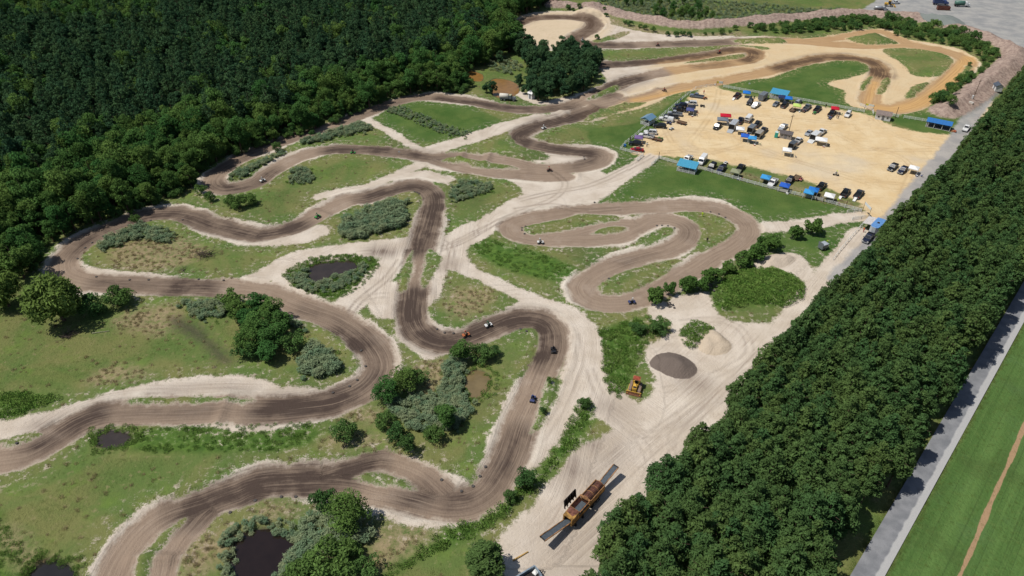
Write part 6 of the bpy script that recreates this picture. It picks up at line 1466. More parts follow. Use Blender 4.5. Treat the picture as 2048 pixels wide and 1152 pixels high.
FENCES = [([(1446, 175), (1490, 183), (1530, 190), (1543, 192)], 'white rail fence of the back row left of the long blue pavilion'), ([(1583, 199), (1640, 209), (1690, 218), (1728, 225)], 'white rail fence of the back row right of the long blue pavilion'), ([(1391, 178), (1412, 174), (1431, 173)], 'short white fence left of the far gate'), ([(1720, 212), (1731, 216), (1744, 222), (1746, 230)], 'curved white fence by the right gate'), ([(1785, 232), (1796, 235)], 'short white fence behind the ticket hut'), ([(1807, 236), (1830, 240), (1858, 245)], 'white rail fence left of the bright blue shelter'),
          ([(1240, 300), (1262, 306), (1286, 312)], 'white fence below the red car'), ([(1274, 322), (1286, 312)], 'short white fence at the mouth of the drive'), ([(1318, 318), (1336, 323), (1356, 329)], 'white front fence left of the turquoise pavilion'), ([(1303, 331), (1318, 318)], 'short white fence turning down along the drive'), ([(1397, 338), (1450, 353), (1540, 377), (1640, 402), (1722, 424)], 'long white front fence right of the turquoise pavilion'), ([(1722, 424), (1694, 426)], 'short white return fence at the sign gate'), ([(1704, 441), (1722, 438), (1738, 436)], 'short white fence below the gate path')]
for p_, t in FENCES: fence(p_, t)
fence([(1240, 300), (1250, 288), (1270, 272), (1290, 255), (1312, 243), (1330, 228), (1350, 211), (1370, 194), (1391, 178)], 'thin wire fence with white posts along the left side of the paddock', (.4, 1.05), 3.0, 1.25, rail_r=.02)
fence([(1666, 520), (1680, 502), (1700, 478), (1725, 450)], 'row of white posts with rope beside the small lawn', (.9,), 2.2, 1.1, rail_r=.03)
# banners and signs
def board(u, v, zc, du, dv, L, hgt, z0, rgb, label, name='banner', posts=True, second=None):
    x, y, rz = place(u, v, zc, du, dv)
    e = thing(name, x, y, rz, label, 'sign' if name != 'banner' else 'banner', None)
    part(e, 'panel', ('bd', L, hgt, z0), lambda: MB().box(-L / 2, L / 2, -.03, .03, z0, z0 + hgt), paint('board_' + '_'.join(map(str, rgb)), rgb, .6, 0, .2, .04))
    if second: part(e, 'panel', ('bd2', L, hgt, z0), lambda: MB().box(-L / 2, -L / 2 + L * .32, -.045, .045, z0 + .02, z0 + hgt - .02), paint('board_yellow', second, .6))
    if posts:
        for s in (-1, 1): part(e, 'post', ('bdp', z0 + hgt), lambda: MB().bar((0, 0, 0), (0, 0, z0 + hgt), .06), WOOD, (s * (L / 2 + .06), 0, 0))
board(1565, 380, .7, 100, 25, 3.4, 1.0, .3, (206, 200, 192), 'pale banner on the front fence by the blue canopy')
board(1635, 397, .7, 100, 25, 3.4, 1.0, .3, (196, 190, 180), 'pale banner on the front fence by the twin blue canopies')
board(1740, 211, 2.2, 100, 22, 3.0, .8, 1.9, (232, 228, 216), 'yellow and white sign over the right gate', 'gate_sign', True, (222, 206, 70))
board(1440, 164, 1.4, 100, 8, 2.4, .9, .9, (228, 228, 226), 'white and yellow sign behind the far gate', 'track_sign', True, (216, 210, 90))
board(1736, 413, 3.4, 100, 105, 3.6, .8, 3.2, (224, 228, 226), 'white sign raised over the gate path', 'gate_sign')
board(1499, 167, .6, 100, 6, .7, .5, .3, (236, 234, 226), 'small white marker board on the far lawn', 'marker_board', False)
board(798, 305 - 2, .4, 100, 0, .6, .5, .2, (228, 226, 220), 'small pale marker board on the upper straight', 'marker_board', False)
board(898, 440, .4, 100, 10, .7, .5, .2, (236, 236, 232), 'white marker board right of the top hairpin', 'marker_board', False)
board(1264, 397, .4, 100, 10, .7, .5, .2, (236, 236, 232), 'white marker board on the lawn below the drive', 'marker_board', False)
board(573, 304, .4, 100, 10, .7, .5, .2, (236, 236, 232), 'white marker board at the hairpin reeds', 'marker_board', False)
board(1430, 168, .6, 100, 10, .7, .5, .3, (236, 236, 232), 'small white board on the end post of the far gate fence', 'marker_board', False)
def pole(u, v, h, label, arm=True):
    p = at(u, v); e = thing('utility_pole', p.x, p.y, .3, label, 'pole', None)
    part(e, 'shaft', ('pole', h), lambda: MB().bar((0, 0, -.2), (0, 0, h), .13, 8, .09), WOOD)
    if arm:
        part(e, 'crossarm', 'parm', lambda: MB().box(-.7, .7, -.06, .06, -.06, .06), WOOD, (0, 0, h - .7))
        for q in (-.6, 0, .6): part(e, 'insulator', 'pins', lambda: MB().bar((0, 0, 0), (0, 0, .16), .05), STEEL, (q, 0, h - .63))
    return e
pole(1578, 262, 6.5, 'wooden utility pole behind the small grey hut')
pole(1942, 208, 8.0, 'wooden utility pole on the foot of the spoil bank')
pole(1790, 236, 4.5, 'dark post beside the ticket hut', False)
pole(1317, 318, 2.8, 'dark post at the mouth of the drive', False)
def box_thing(name, u, v, zc, du, dv, L, w, h, rgb, label, cat):
    x, y, rz = place(u, v, zc, du, dv); e = thing(name, x, y, rz, label, cat, None); m = paint('paint_' + '_'.join(map(str, rgb)), rgb, .6)
    part(e, 'case', ('bt', L, w, h), lambda: MB().box(-L / 2, L / 2, -w / 2, w / 2, .05, h), m, bevel=.03)
    part(e, 'lid', ('btl', L, w, h), lambda: MB().box(-L / 2 - .04, L / 2 + .04, -w / 2 - .04, w / 2 + .04, h, h + .08), m)
    part(e, 'base', ('btb', L, w), lambda: MB().box(-L / 2 + .05, L / 2 - .05, -w / 2 + .05, w / 2 - .05, -.1, .05), BLACKP)
box_thing('electric_cabinet', 1942, 204, .7, 100, 20, .8, .6, 1.2, (226, 226, 224), 'white electric cabinet at the pole on the bank', 'cabinet')
box_thing('concrete_block', 1939, 214, .3, 100, 30, 1.6, .8, .6, (222, 216, 206), 'pale concrete block beside the gravel lane', 'block')
box_thing('cooler_box', 1250, 291, .4, 100, 20, .8, .5, .8, (60, 120, 190), 'blue barrel-like bin at the lower left fence', 'bin')
box_thing('water_bin', 1573, 276, .4, 100, 20, .7, .7, .9, (120, 150, 190), 'blue bin in front of the small grey hut', 'bin')
# rocks by the lane
def rock(u, v, s, label, rgb):
    p = at(u, v); r = np.random.default_rng(int(u)); bm = bmesh.new(); bmesh.ops.create_icosphere(bm, subdivisions=2, radius=s)
    for q in bm.verts: q.co *= 1 + r.uniform(-.2, .2); q.co.z = q.co.z * .75 + s * .45
    me = bpy.data.meshes.new('boulder'); bm.to_mesh(me); bm.free(); me.materials.append(paint('rock_%d' % u, rgb, .9, 0, .1, .25))
    o = bpy.data.objects.new('boulder', me); o.location = (p.x, p.y, gz(p.x, p.y)); C.objects.link(o); tag(o, label, 'rock', None)
rock(1904, 263, .6, 'left of two reddish boulders by the gravel lane', (196, 140, 104)); rock(1909, 264, .65, 'right of two reddish boulders by the gravel lane', (168, 96, 70))
# ------------------------------------------------------------------ heavy machines
YEL = paint('machine_yellow', (178, 136, 74), .75, .1, .25, .32, .9)
ORG = paint('machine_orange', (164, 122, 84), .75, .1, .2, .3, 1.0)
BELT = paint('conveyor_belt', (86, 94, 102), .8, 0, .2, .1)
RBR = paint('rust_brown', (124, 84, 72), .9, 0, .1, .25, 2)
DKM = paint('dark_metal', (62, 56, 54), .8, .2, .2, .2)
def local(e, u, v, z):
    p = at(u, v, z); m = Matrix.Translation(e.location) @ e.rotation_euler.to_matrix().to_4x4()
    return np.array(m.inverted() @ p)
a_, b_ = at(1136, 1036, 2.6), at(1200, 966, 2.6)
ang = math.atan2(b_.y - a_.y, b_.x - a_.x); Lb = (b_ - a_).length
e = thing('trommel_screen', a_.x, a_.y, ang, 'rusty yellow trommel screen with long conveyors parked in the yard', 'trommel')
w = 1.0
part(e, 'chassis', 'tm_ch', lambda: MB().box(.2, Lb + .3, -1.0, -.82, .85, 1.15).box(.2, Lb + .3, .82, 1.0, .85, 1.15).box(.6, .8, -.82, .82, .9, 1.1).box(3.5, 3.7, -.82, .82, .9, 1.1).box(Lb - .6, Lb - .4, -.82, .82, .9, 1.1), DKM)
def block():
    m = MB().box(.0, 2.0, -w, -w + .1, 1.15, 2.9).box(.0, 2.0, w - .1, w, 1.15, 2.9).box(1.9, 2.0, -w + .1, w - .1, 1.15, 2.9)
    return m.face_strip([[(-.1, -w - .02, 2.75), (2.05, -w - .02, 3.05), (2.05, w + .02, 3.05), (-.1, w + .02, 2.75)], [(-.1, -w - .02, 2.85), (2.05, -w - .02, 3.15), (2.05, w + .02, 3.15), (-.1, w + .02, 2.85)]])
bl = part(e, 'engine_housing', 'tm_bl', block, YEL)
part(bl, 'rusty_panel', 'tm_rp', lambda: MB().poly([(.55, -.55, 2.955), (1.98, -1.05, 3.155), (1.98, 1.05, 3.155), (.75, .85, 2.985)], .012), RBR)
for s in (-1, 1): part(bl, 'corner_post', 'tm_cp', lambda: MB().box(-.16, .0, -.12, .12, 1.1, 2.8), YEL, (0, s * .85, 0))
part(e, 'engine', 'tm_en', lambda: MB().box(.5, 1.7, -.7, .7, 1.15, 2.3).bar((1.2, .3, 2.3), (1.2, .3, 2.7), .09), DKM)
hx0, hx1 = 2.05, 4.9
for s in (-1, 1):
    part(e, 'hopper_wall', ('tm_hw', s), lambda: MB().poly([(hx0, s * .5, 1.9), (hx1, s * .5, 1.9), (hx1, s * (w + .05), 3.0), (hx0, s * (w + .05), 3.0)], .07), RBR)
    part(e, 'hopper_rim', ('tm_hr', s), lambda: MB().box(hx0, hx1, -.06, .06, 2.95, 3.1), ORG, (0, s * (w + .06), 0))
    part(e, 'side_skirt', ('tm_ss', s), lambda: MB().box(hx0, Lb, -.04, .04, 1.16, 1.95), YEL, (0, s * w, 0))
part(e, 'feed_belt', 'tm_fb', lambda: MB().box(hx0, hx1, -.52, .52, 1.98, 2.06), BELT)
part(e, 'hopper_end', 'tm_he', lambda: MB().box(hx0 + .01, hx0 + .08, -.95, .95, 2.0, 2.9), RBR)
part(e, 'crossbeam', 'tm_cb', lambda: MB().box(hx1 + .02, hx1 + .42, -w - .1, w + .1, 2.85, 3.2), ORG, bevel=.05)
dx0, dx1 = 5.35, Lb
dr = part(e, 'drum', 'tm_dr', lambda: MB().lathe([(.55, 0), (.92, .02), (.92, dx1 - dx0 - .02), (.55, dx1 - dx0)], 28, 'x', (dx0, 0, 2.15)), RBR, smooth_=False)
for k in range(4): part(dr, 'drum_hoop', ('tm_hp',), lambda: MB().lathe([(.9, -.07), (1.0, -.07), (1.0, .07), (.9, .07)], 28, 'x', (0, 0, 2.15)), ORG, (dx0 + .08 + (dx1 - dx0 - .16) * k / 3, 0, 0))
for k in range(13):
    part(dr, 'drum_slat', 'tm_sl', lambda: MB().box(dx0 + .1, dx1 - .1, -.02, .02, .91, .96), DKM, (0, 0, 2.15), ((k - 6) * .22, 0, 0))
for s in (-1, 1):
    part(e, 'housing_wall', ('tm_hsw', s), lambda: MB().box(hx1 + .45, dx1 + .15, -.05, .05, 1.3, 2.6), YEL, (0, s * (w + .02), 0))
    part(e, 'top_rail', ('tm_tr', s), lambda: MB().box(hx1 + .45, dx1 + .15, -.07, .07, 2.6, 2.72), ORG, (0, s * (w + .02), 0))
part(e, 'end_plate', 'tm_ep', lambda: MB().box(dx1 + .16, dx1 + .24, -w, w, 1.2, 2.5), ORG)
for xx in (1.2, 3.4, 6.3, 8.4):
    for s in (-1, 1): part(e, 'support_leg', 'tm_lg', lambda: MB().box(-.1, .1, -.09, .09, 0, .9).box(-.25, .25, -.2, .2, 0, .06), DKM, (xx, s * .95, 0))
wheels(e, (6.9, 7.85), .98, .46, .3)
# raised dark wing beside the hopper
part(e, 'folding_wing', 'tm_wg', lambda: MB().box(1.6, 4.9, -.05, .05, 2.1, 3.9), DKM, (0, w + .75, 0), (-.12, 0, 0))
for xx in (1.6, 2.4, 3.25, 4.1, 4.9): part(e, 'wing_rib', 'tm_wr', lambda: MB().box(-.06, .06, -.12, .12, 1.9, 4.05), DKM, (xx, w + .62, 0), (-.12, 0, 0))
part(e, 'wing_arm', 'tm_wa', lambda: MB().bar((2.0, w, 2.2), (2.0, w + .8, 2.3), .05).bar((4.6, w, 2.2), (4.6, w + .8, 2.3), .05), DKM)
def conveyor(e, p0, p1, wd, key):
    p0, p1 = np.array(p0), np.array(p1); d = p1 - p0; n = np.cross(d, [0, 0, 1]); n /= np.linalg.norm(n); up = np.cross(n, d); up /= np.linalg.norm(up)
    c = part(e, 'conveyor', key + 'b', lambda: MB().face_strip([[p0 - n * wd / 2, p0 + n * wd / 2, p0 + n * wd / 2 - up * .15, p0 - n * wd / 2 - up * .15], [p1 - n * wd / 2, p1 + n * wd / 2, p1 + n * wd / 2 - up * .15, p1 - n * wd / 2 - up * .15]]), BELT)
    for s in (-1, 1):
        part(c, 'side_rail', (key, 'r', s), lambda: MB().bar(p0 + n * s * (wd / 2 + .1) + up * .03, p1 + n * s * (wd / 2 + .1) + up * .03, .11, 4), ORG if s * 1 else ORG)
        part(c, 'truss', (key, 't', s), lambda: MB().bar(p0 + n * s * (wd / 2) - up * .45, p1 + n * s * (wd / 2) - up * .35, .04, 4), YEL)
        for k in range(8):
            q0, q1 = p0 + d * (k / 8), p0 + d * ((k + 1) / 8)
            part(c, 'brace', (key, 'k', s, k), lambda: MB().bar(q0 + n * s * wd / 2 - up * .1, q1 + n * s * wd / 2 - up * .4, .025, 4), DKM)
    part(c, 'end_roller', key + 'e', lambda: MB().bar(p1 - n * (wd / 2 + .08), p1 + n * (wd / 2 + .08), .13, 10), DKM)
    return c
conveyor(e, (.9, 0, 1.35), local(e, 1085, 1077, 3.0), 1.05, 'tmc1')
conveyor(e, (Lb - .1, -.1, 1.95), tuple(local(e, 1232, 932, 2.9)), .95, 'tmc2')
YEL_OLD = YEL
YEL = paint('dozer_yellow', (222, 178, 78), .6, .1, .3, .2, 1.4)
# bulldozer
x, y, rz = place(1271, 772, 1.0, -110, 380)
e = thing('bulldozer', x, y, rz, 'old yellow bulldozer with rusty canopy beside the weedy bank', 'bulldozer')
for s in (-1, 1):
    t = part(e, 'crawler_track', 'bd_t', lambda: MB().side([(-1.75, .35, .27), (-1.55, .08, .27), (1.45, .08, .27), (1.7, .35, .27), (1.6, .8, .27), (1.3, .98, .27), (-1.4, .98, .27), (-1.7, .75, .27)]), paint('track_steel', (150, 128, 116), .85, .2, .2, .2), (0, s * 1.0, 0), bevel=.03)
    for k in range(12): part(t, 'track_shoe', 'bd_s', lambda: MB().box(-.11, .11, -.3, .3, .985, 1.03), paint('shoe_steel', (160, 138, 124), .8, .2, .2, .2), (-1.35 + k * .245, 0, 0))
    part(e, 'push_arm', 'bd_a', lambda: MB().box(-.6, 2.2, -.08, .08, .45, .65), YEL, (0, s * 1.36, 0))
part(e, 'hull', 'bd_h', lambda: MB().box(-1.5, 1.3, -.55, .55, .5, 1.15), YEL, bevel=.04)
hd = part(e, 'engine_hood', 'bd_e', lambda: MB().side([(.05, 1.15, .46), (.05, 1.75, .44), (1.5, 1.65, .42), (1.55, .7, .44)]), YEL, bevel=.04)
part(hd, 'radiator_grille', 'bd_g', lambda: MB().box(.9, 1.42, -.34, .34, 1.69, 1.73), DKM)
part(hd, 'exhaust', 'bd_x', lambda: MB().bar((.6, .2, 1.7), (.6, .2, 2.35), .06), DKM)
part(e, 'seat', 'bd_se', lambda: MB().box(-.75, -.3, -.3, .3, 1.15, 1.4).box(-.85, -.72, -.3, .3, 1.15, 1.85), DKM)
for s in (-1, 1):
    part(e, 'canopy_post', ('bd_p', s), lambda: MB().bar((-1.1, s * .75, 1.1), (-1.15, s * .72, 2.6), .07, 4).bar((.1, s * .55, 1.2), (-.15, s * .68, 2.6), .05, 4), YEL)
    part(e, 'fuel_tank', ('bd_ft', s), lambda: MB().box(-1.45, -.9, -.2, .2, 1.0, 1.5), YEL, (0, s * .62, 0))
cn = part(e, 'canopy_roof', 'bd_r', lambda: MB().box(-1.45, .0, -.85, .85, 2.6, 2.7), ORG, bevel=.03)
part(cn, 'rusty_top', 'bd_rt', lambda: MB().box(-1.3, -.14, -.7, .7, 2.705, 2.73), paint('rust_red', (162, 84, 66), .9, 0, .1, .2))
blade = part(e, 'blade', 'bd_b', lambda: MB().side([(2.05, .1, 1.65), (1.95, .5, 1.65), (2.0, 1.05, 1.65), (2.1, 1.05, 1.65), (2.08, .5, 1.65), (2.2, .1, 1.65)]), paint('blade_steel', (150, 104, 82), .8, .2, .2, .2))
part(blade, 'blade_top', 'bd_bt', lambda: MB().box(1.98, 2.12, -1.65, 1.65, 1.05, 1.14), YEL)
# tanker truck
x, y, rz = place(1016, 195, 1.2, 100, 8)
e = thing('tanker_truck', x, y, rz, 'old grey six-wheeled tanker truck with white tank below the orange pond', 'truck')
OD = paint('faded_truck_grey', (112, 118, 122), .7, .1, .2, .15)
part(e, 'chassis', 'tk_c', lambda: MB().box(-3.4, 3.3, -.5, .5, .7, .95), DKM)
part(e, 'tank', 'tk_t', lambda: MB().lathe([(.6, 0), (.95, .12), (.98, 1.9), (.95, 3.6), (.6, 3.75)], 20, 'x', (-3.5, 0, 1.85)), paint('tank_white', (226, 220, 206), .6, 0, .3, .1), smooth_=True)
part(e, 'tank_cradle', 'tk_k', lambda: MB().box(-3.4, .1, -.9, .9, .95, 1.3), OD)
cb = part(e, 'cab', 'tk_b', lambda: MB().side([(.35, 1.0, 1.0), (.35, 2.35, .9), (1.45, 2.4, .88), (1.7, 1.7, .98), (1.7, 1.0, 1.0)]), OD, bevel=.05)
part(cb, 'cab_roof', 'tk_r', lambda: MB().box(.4, 1.42, -.84, .84, 2.41, 2.46), paint('canvas_tan', (178, 172, 140), .9))
part(cb, 'windscreen', 'tk_w', lambda: MB().poly([(1.72, -.8, 1.75), (1.72, .8, 1.75), (1.5, .78, 2.32), (1.5, -.78, 2.32)], .03), GLASS)
part(e, 'hood', 'tk_h', lambda: MB().side([(1.7, .95, .7), (1.7, 1.72, .66), (3.05, 1.6, .6), (3.2, 1.0, .64)]), OD, bevel=.06)
for s in (-1, 1): part(e, 'front_fender', ('tk_f', s), lambda: MB().side([(1.9, .95, .22), (2.1, 1.2, .22), (2.9, 1.2, .22), (3.2, .9, .22)]), OD, (0, s * .85, 0))
wheels(e, (-2.6, -1.3, 2.5), .92, .52, .3); lights(e, 3.22, -3.45, .55, 1.15, 1.0)
# blue-roofed trailer with awning under the pines
x, y, rz = place(1757, 446, 2.7, -120, 125)
e = thing('camper_trailer', x, y, rz, 'blue-roofed trailer with pale awning at the lane under the pines', 'trailer')
part(e, 'body', 'cp_b', lambda: MB().face_strip([[(-3.2, -1.25, .5), (2.4, -1.25, .5), (3.2, -.5, .5), (3.2, .5, .5), (2.4, 1.25, .5), (-3.2, 1.25, .5)], [(-3.2, -1.25, 2.7), (2.4, -1.25, 2.7), (3.2, -.5, 2.7), (3.2, .5, 2.7), (2.4, 1.25, 2.7), (-3.2, 1.25, 2.7)]]), paint('trailer_skin_pale', (196, 202, 206), .4, .1, .4, .05))
ro = part(e, 'roof', 'cp_r', lambda: MB().face_strip([[(-3.25, -1.3, 2.7), (2.45, -1.3, 2.7), (3.25, -.52, 2.7), (3.25, .52, 2.7), (2.45, 1.3, 2.7), (-3.25, 1.3, 2.7)], [(-3.2, -1.2, 2.78), (2.4, -1.2, 2.78), (3.15, -.48, 2.78), (3.15, .48, 2.78), (2.4, 1.2, 2.78), (-3.2, 1.2, 2.78)]]), paint('blue_roof_skin', (104, 152, 210), .45))
part(ro, 'roof_vent', 'cp_v', lambda: MB().box(-.35, .35, -.3, .3, 2.78, 2.92), DKM)
part(e, 'awning', 'cp_a', lambda: MB().poly([(-3.0, -1.28, 2.6), (2.2, -1.28, 2.6), (2.2, -3.7, 2.25), (-3.0, -3.7, 2.25)], .04), paint('awning_cloth', (206, 200, 196), .8))
for xx in (-2.9, 2.1): part(e, 'awning_leg', 'cp_l', lambda: MB().bar((0, -3.6, 0), (0, -3.6, 2.25), .04), STEEL, (xx, 0, 0))
part(e, 'drawbar', 'cp_d', lambda: MB().bar((3.1, -.4, .55), (4.3, 0, .55), .06).bar((3.1, .4, .55), (4.3, 0, .55), .06), STEEL)
wheels(e, (-.6, .3), 1.2, .36, .22)
# little utility trailer on the lawn
x, y, rz = place(1646, 493, .9, 100, -35)
e = thing('cargo_trailer', x, y, rz, 'small grey box trailer standing alone on the little lawn', 'trailer')
GT = paint('trailer_skin_grey', (126, 132, 138), .4, .2, .4, .05)
part(e, 'box', 'ct_b', lambda: MB().box(-1.1, 1.1, -.85, .85, .45, 1.8), GT, bevel=.04)
part(e, 'lid', 'ct_l', lambda: MB().box(-1.15, 1.15, -.9, .9, 1.8, 1.88), paint('trailer_lid', (172, 180, 188), .4))
part(e, 'open_door', 'ct_d', lambda: MB().box(-1.18, -1.12, -.85, .85, 1.9, 2.5), GT)
part(e, 'drawbar', 'ct_r', lambda: MB().bar((1.1, -.4, .5), (2.0, 0, .5), .05).bar((1.1, .4, .5), (2.0, 0, .5), .05), STEEL)
part(e, 'jack', 'ct_j', lambda: MB().bar((1.8, 0, 0), (1.8, 0, .8), .05).box(1.5, 2.1, -.25, .25, .55, .7), WHITE)
wheels(e, (-.1,), .98, .32, .2)
# dump trailer at the bottom edge
x, y, rz = place(1058, 1152, 1.4, 330, -200)
e = thing('dump_trailer', x, y, rz, 'grey-blue open dump trailer at the bottom picture edge', 'trailer')
DG = paint('faded_blue_grey', (146, 162, 176), .5, .2, .3, .12)
part(e, 'floor', 'dt_f', lambda: MB().box(-2.2, 1.9, -1.0, 1.0, .6, .7), DKM)
for s in (-1, 1): part(e, 'side_board', ('dt_s', s), lambda: MB().box(-2.2, 1.9, -.12, .12, .6, 1.5), DG, (0, s * 1.05, 0))
part(e, 'headboard', 'dt_h', lambda: MB().box(1.78, 1.95, -.93, .93, .7, 1.55), DG); part(e, 'tailboard', 'dt_t', lambda: MB().box(-2.2, -2.08, -.93, .93, .7, 1.4), DG)
part(e, 'drawbar', 'dt_d', lambda: MB().bar((1.9, -.5, .6), (3.0, 0, .6), .07).bar((1.9, .5, .6), (3.0, 0, .6), .07), DKM)
wheels(e, (-.7, .2), 1.3, .38, .24)
x2, y2, _ = place(1071, 1143, 1.1, 1, 0)
sk = thing('white_sack', x2, y2, ang, 'white sack lying in the dump trailer at the bottom edge', 'sack', None, .72 + e.location.z)
part(sk, 'cloth_bag', 'sack', lambda: MB().face_strip([[(-.45, -.4, 0), (.45, -.4, 0), (.45, .4, 0), (-.45, .4, 0)], [(-.5, -.45, .3), (.5, -.45, .3), (.48, .45, .3), (-.5, .42, .3)], [(-.2, -.2, .55), (.25, -.15, .5), (.2, .2, .55), (-.2, .15, .5)]]), WHITE, bevel=.05)
part(sk, 'tied_neck', 'sackn', lambda: MB().bar((0, 0, .5), (.05, .02, .68), .07), WHITE)
# pole lying by the lone pine
def log(u0, v0, u1, v1, r, rgb, label, name='log'):
    a, b = at(u0, v0), at(u1, v1); me = MB().bar((a.x, a.y, gz(a.x, a.y) + r), (b.x, b.y, gz(b.x, b.y) + r), r, 8, r * .7).mesh(name)
    me.materials.append(paint('log_%d' % u0, rgb, .9, 0, .1, .2)); o = bpy.data.objects.new(name, me); C.objects.link(o); tag(o, label, 'log', None)
log(1026, 1121, 1056, 1104, .16, (206, 168, 104), 'yellow pole lying half in the shadow of the lone pine')
log(185, 668, 219, 663, .14, (150, 150, 120), 'bare log lying on the grass near the willow'); log(440, 887, 446, 892, .1, (206, 196, 176), 'short pale branch in the weedy ditch')
# yard at the top right
def yard_truck(u, v, du, dv, cab, bodyc, label, tank=False):
    x, y, rz = place(u, v, 1.6, du, dv); e = thing('dump_truck' if not tank else 'tank_truck', x, y, rz, label, 'truck')
    bc, cc = paint('truck_' + '_'.join(map(str, bodyc)), bodyc, .5), paint('truck_' + '_'.join(map(str, cab)), cab, .4)
    part(e, 'chassis', 'yt_c', lambda: MB().box(-4.0, 3.6, -.5, .5, .7, 1.0), DKM)
    if tank: part(e, 'tank', 'yt_t', lambda: MB().lathe([(.7, 0), (1.1, .15), (1.1, 5.0), (.7, 5.15)], 20, 'x', (-4.0, 0, 2.1)), bc, smooth_=True)
    else: part(e, 'box_body', 'yt_b', lambda: MB().box(-4.0, 1.0, -1.2, -1.08, 1.0, 2.6).box(-4.0, 1.0, 1.08, 1.2, 1.0, 2.6).box(-4.0, 1.0, -1.08, 1.08, 1.0, 1.15).box(.88, 1.0, -1.08, 1.08, 1.15, 2.7).box(-4.0, -3.9, -1.08, 1.08, 1.15, 2.5), bc)
    c_ = part(e, 'cab', 'yt_cab', lambda: MB().side([(1.2, 1.0, 1.15), (1.2, 2.7, 1.05), (2.4, 2.75, 1.0), (2.8, 1.9, 1.1), (4.0, 1.7, .95), (4.1, .8, 1.0)]), cc, bevel=.06)
    part(c_, 'windscreen', 'yt_w', lambda: MB().poly([(2.83, -.95, 1.95), (2.83, .95, 1.95), (2.47, .88, 2.65), (2.47, -.88, 2.65)], .03), GLASS)
    wheels(e, (-3.0, -1.9, 3.0), 1.05, .52, .32); lights(e, 4.08, -4.02, .75, 1.2, 1.1)
yard_truck(1882, 4, 100, 4, (60, 80, 130), (58, 74, 112), 'blue truck behind the rusty skip in the gravel yard')
yard_truck(1925, 7, 100, 4, (232, 232, 230), (84, 124, 110), 'white-cabbed green tank truck in the gravel yard', True)
x, y, rz = place(1887, 16, 1.0, 100, 5)
e = thing('skip_container', x, y, rz, 'long rusty open skip in the gravel yard', 'skip')
part(e, 'hull', 'sk_h', lambda: MB().box(-3.2, 3.2, -1.2, -1.1, .2, 1.9).box(-3.2, 3.2, 1.1, 1.2, .2, 1.9).box(-3.2, 3.2, -1.1, 1.1, .2, .3).box(-3.2, -3.1, -1.1, 1.1, .3, 1.9).box(3.1, 3.2, -1.1, 1.1, .3, 1.9), RBR)
for k in range(9): part(e, 'rib', 'sk_r', lambda: MB().box(-.06, .06, -1.3, -1.2, .2, 1.9).box(-.06, .06, 1.2, 1.3, .2, 1.9), RBR, (-2.9 + k * .725, 0, 0))
x, y, rz = place(1755, 22, 1.1, 100, 4)
e = thing('tank_trailer', x, y, rz, 'silver tank trailer at the left edge of the gravel yard', 'trailer')
part(e, 'tank', 'tt_t', lambda: MB().lathe([(.5, 0), (.8, .12), (.8, 4.0), (.5, 4.12)], 18, 'x', (-2.0, 0, 1.5)), STEEL, smooth_=True)
part(e, 'frame', 'tt_f', lambda: MB().box(-2.2, 3.0, -.7, .7, .5, .7), DKM); wheels(e, (-.8, .1), .9, .42, .26)
x, y, rz = place(1779, 8, 1.3, 100, 10)
e = thing('wheel_loader', x, y, rz, 'yellow wheel loader at the edge of the gravel yard', 'loader')
part(e, 'rear_body', 'wl_b', lambda: MB().side([(-2.6, .9, .9), (-2.5, 1.9, .8), (-.6, 1.95, .8), (-.4, .8, .9)]), YEL, bevel=.05)
cb = part(e, 'cab', 'wl_c', lambda: MB().side([(-.8, 1.2, .75), (-.8, 3.0, .68), (.5, 3.0, .68), (.7, 1.2, .75)]), GLASS); part(cb, 'roof', 'wl_r', lambda: MB().box(-.9, .6, -.75, .75, 3.0, 3.1), YEL)
part(e, 'front_frame', 'wl_f', lambda: MB().box(.2, 1.8, -.5, .5, .7, 1.3), YEL)
part(e, 'lift_arm', 'wl_a', lambda: MB().bar((.8, -.45, 1.4), (2.7, -.45, .7), .12, 4).bar((.8, .45, 1.4), (2.7, .45, .7), .12, 4), YEL)
part(e, 'bucket', 'wl_k', lambda: MB().side([(2.6, .2, 1.3), (2.5, .9, 1.3), (2.75, 1.2, 1.3), (2.8, .5, 1.3), (3.6, .25, 1.3), (3.5, .12, 1.3)]), YEL); wheels(e, (-1.6, 1.2), .95, .65, .5)
vehicle('pickup', 'white', 1790, 5, 100, -4, 'white pickup behind the yellow wheel loader')
vehicle('suv', 'white', 1768, 17, 100, -6, 'small white car between tank trailer and wheel loader')

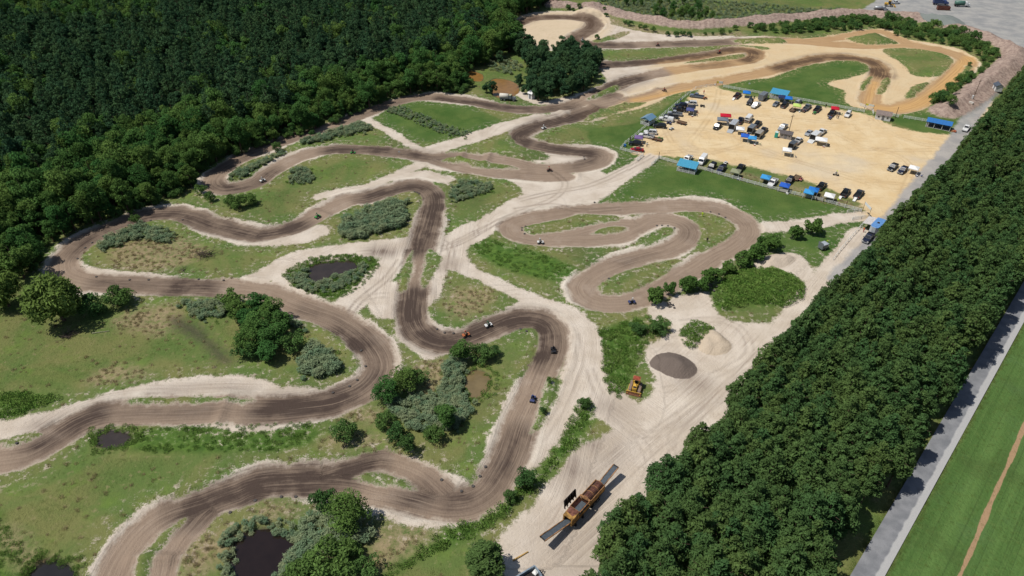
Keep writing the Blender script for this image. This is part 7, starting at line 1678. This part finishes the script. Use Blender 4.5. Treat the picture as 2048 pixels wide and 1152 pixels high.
# ------------------------------------------------------------------ tyres along the track, tyre heaps, brush
tyre_me = MB().lathe([(.16, -.08), (.25, -.1), (.3, -.06), (.31, 0), (.3, .06), (.25, .1), (.16, .08)], 18, 'z').mesh('tyre', 0, True); tyre_me.materials.append(paint('dusty_tyre_rubber', (92, 88, 86), .95, 0, .1, .2, 5))
ins = []
def tyre(x, y, z, tilt, label, group):
    o = bpy.data.objects.new('tyre', tyre_me); o.location = (x, y, z); o.rotation_euler = (tilt, random.uniform(-.15, .15), random.uniform(0, 6)); C.objects.link(o); tag(o, label, 'tyre', group)
TY = {'left hairpin of the lower course': [(722, 700), (731, 731), (714, 759), (699, 772), (666, 785)], 'bottom bend above the pond': [(562, 992), (591, 992), (634, 996), (510, 1000), (460, 1024)], 'white sand inside the bottom right bend': [(883, 959), (923, 982), (946, 972), (960, 952), (971, 933)], 'small island at the left edge': [(34, 887)], 'inside of the central S-bend': [(874, 658), (889, 665), (907, 666)], 'inside of the right-hand bend': [(1041, 658), (1053, 663)], 'left tip of the middle loops': [(1051, 452), (1044, 455), (1044, 460), (1049, 467)], 'inner bend of the middle loops': [(1314, 450), (1324, 450), (1336, 451), (1349, 455)], 'outer bend of the middle loops': [(1421, 423), (1438, 427), (1451, 434)], 'start of the middle loops': [(1189, 405), (1218, 557)], 'inside of the top hairpin': [(829, 384), (834, 385), (838, 387)], 'inside of the big left loop': [(365, 439), (301, 440), (256, 450), (206, 472), (184, 485), (170, 495), (155, 517)], 'lower straight of the big left loop': [(192, 552), (259, 559), (297, 559), (397, 558), (447, 560)], 'sand inside the S-bend': [(1169, 318), (1168, 314)]}
for where, L_ in TY.items():
    for k, (u, v) in enumerate(L_):
        p = at(u, v)
        nth = '' if len(L_) == 1 else ('first', 'second', 'third', 'fourth', 'fifth', 'sixth', 'seventh')[k] + ' '
        tyre(p.x, p.y, gz(p.x, p.y) + .12, random.uniform(-.12, .12), '%sblack tyre on the %s' % (nth, where), 'tyres lying along the track')
for (u0, v0, n_, rx, ry, t) in [(1416, 577, 15, 2.2, 1.5, 'tyre in the heap at the low end of the hedge row'), (1341, 613, 7, 1.0, .8, 'tyre in the small heap beside the weedy bank')]:
    c = at(u0, v0)
    for k in range(n_):
        xx, yy = c.x + random.uniform(-rx, rx), c.y + random.uniform(-ry, ry)
        tyre(xx, yy, gz(xx, yy) + .14 + .2 * (k % 3), random.uniform(-.7, .7), t, t.replace('tyre in', 'tyres of'))
stick = [MB().bar((0, 0, 0), (l, .1 * l, .04), .055, 5, .02).mesh('branch') for l in (1.4, 2.0, 2.8)]
for s_, c_ in zip(stick, [(92, 80, 74), (70, 62, 62), (128, 112, 98)]): s_.materials.append(paint('dead_wood_%d' % c_[0], c_, .95, 0, .1, .25))
def brush(u, v, n, rx, ry, hgt, label):
    p = at(u, v); e = thing('brush_pile', p.x, p.y, 0, label, 'brush pile')
    for k in range(n):
        o = bpy.data.objects.new('branch', stick[k % 3]); o.parent = e; C.objects.link(o)
        q = random.random(); o.location = (random.gauss(0, rx * .45) - .7, random.gauss(0, ry * .45), hgt * random.random() ** 1.5); o.rotation_euler = (random.uniform(-.3, .3), random.uniform(-.5, .35), random.uniform(0, 6.28))
brush(415, 511, 90, 2.6, 1.5, 1.1, 'burnt brush pile on the left loop island')
brush(143, 672, 55, 2.0, 1.6, .5, 'grey brush pile on the grass below the willow')
brush(372, 541, 12, .8, .6, .5, 'small dead branch heap on the left loop island')
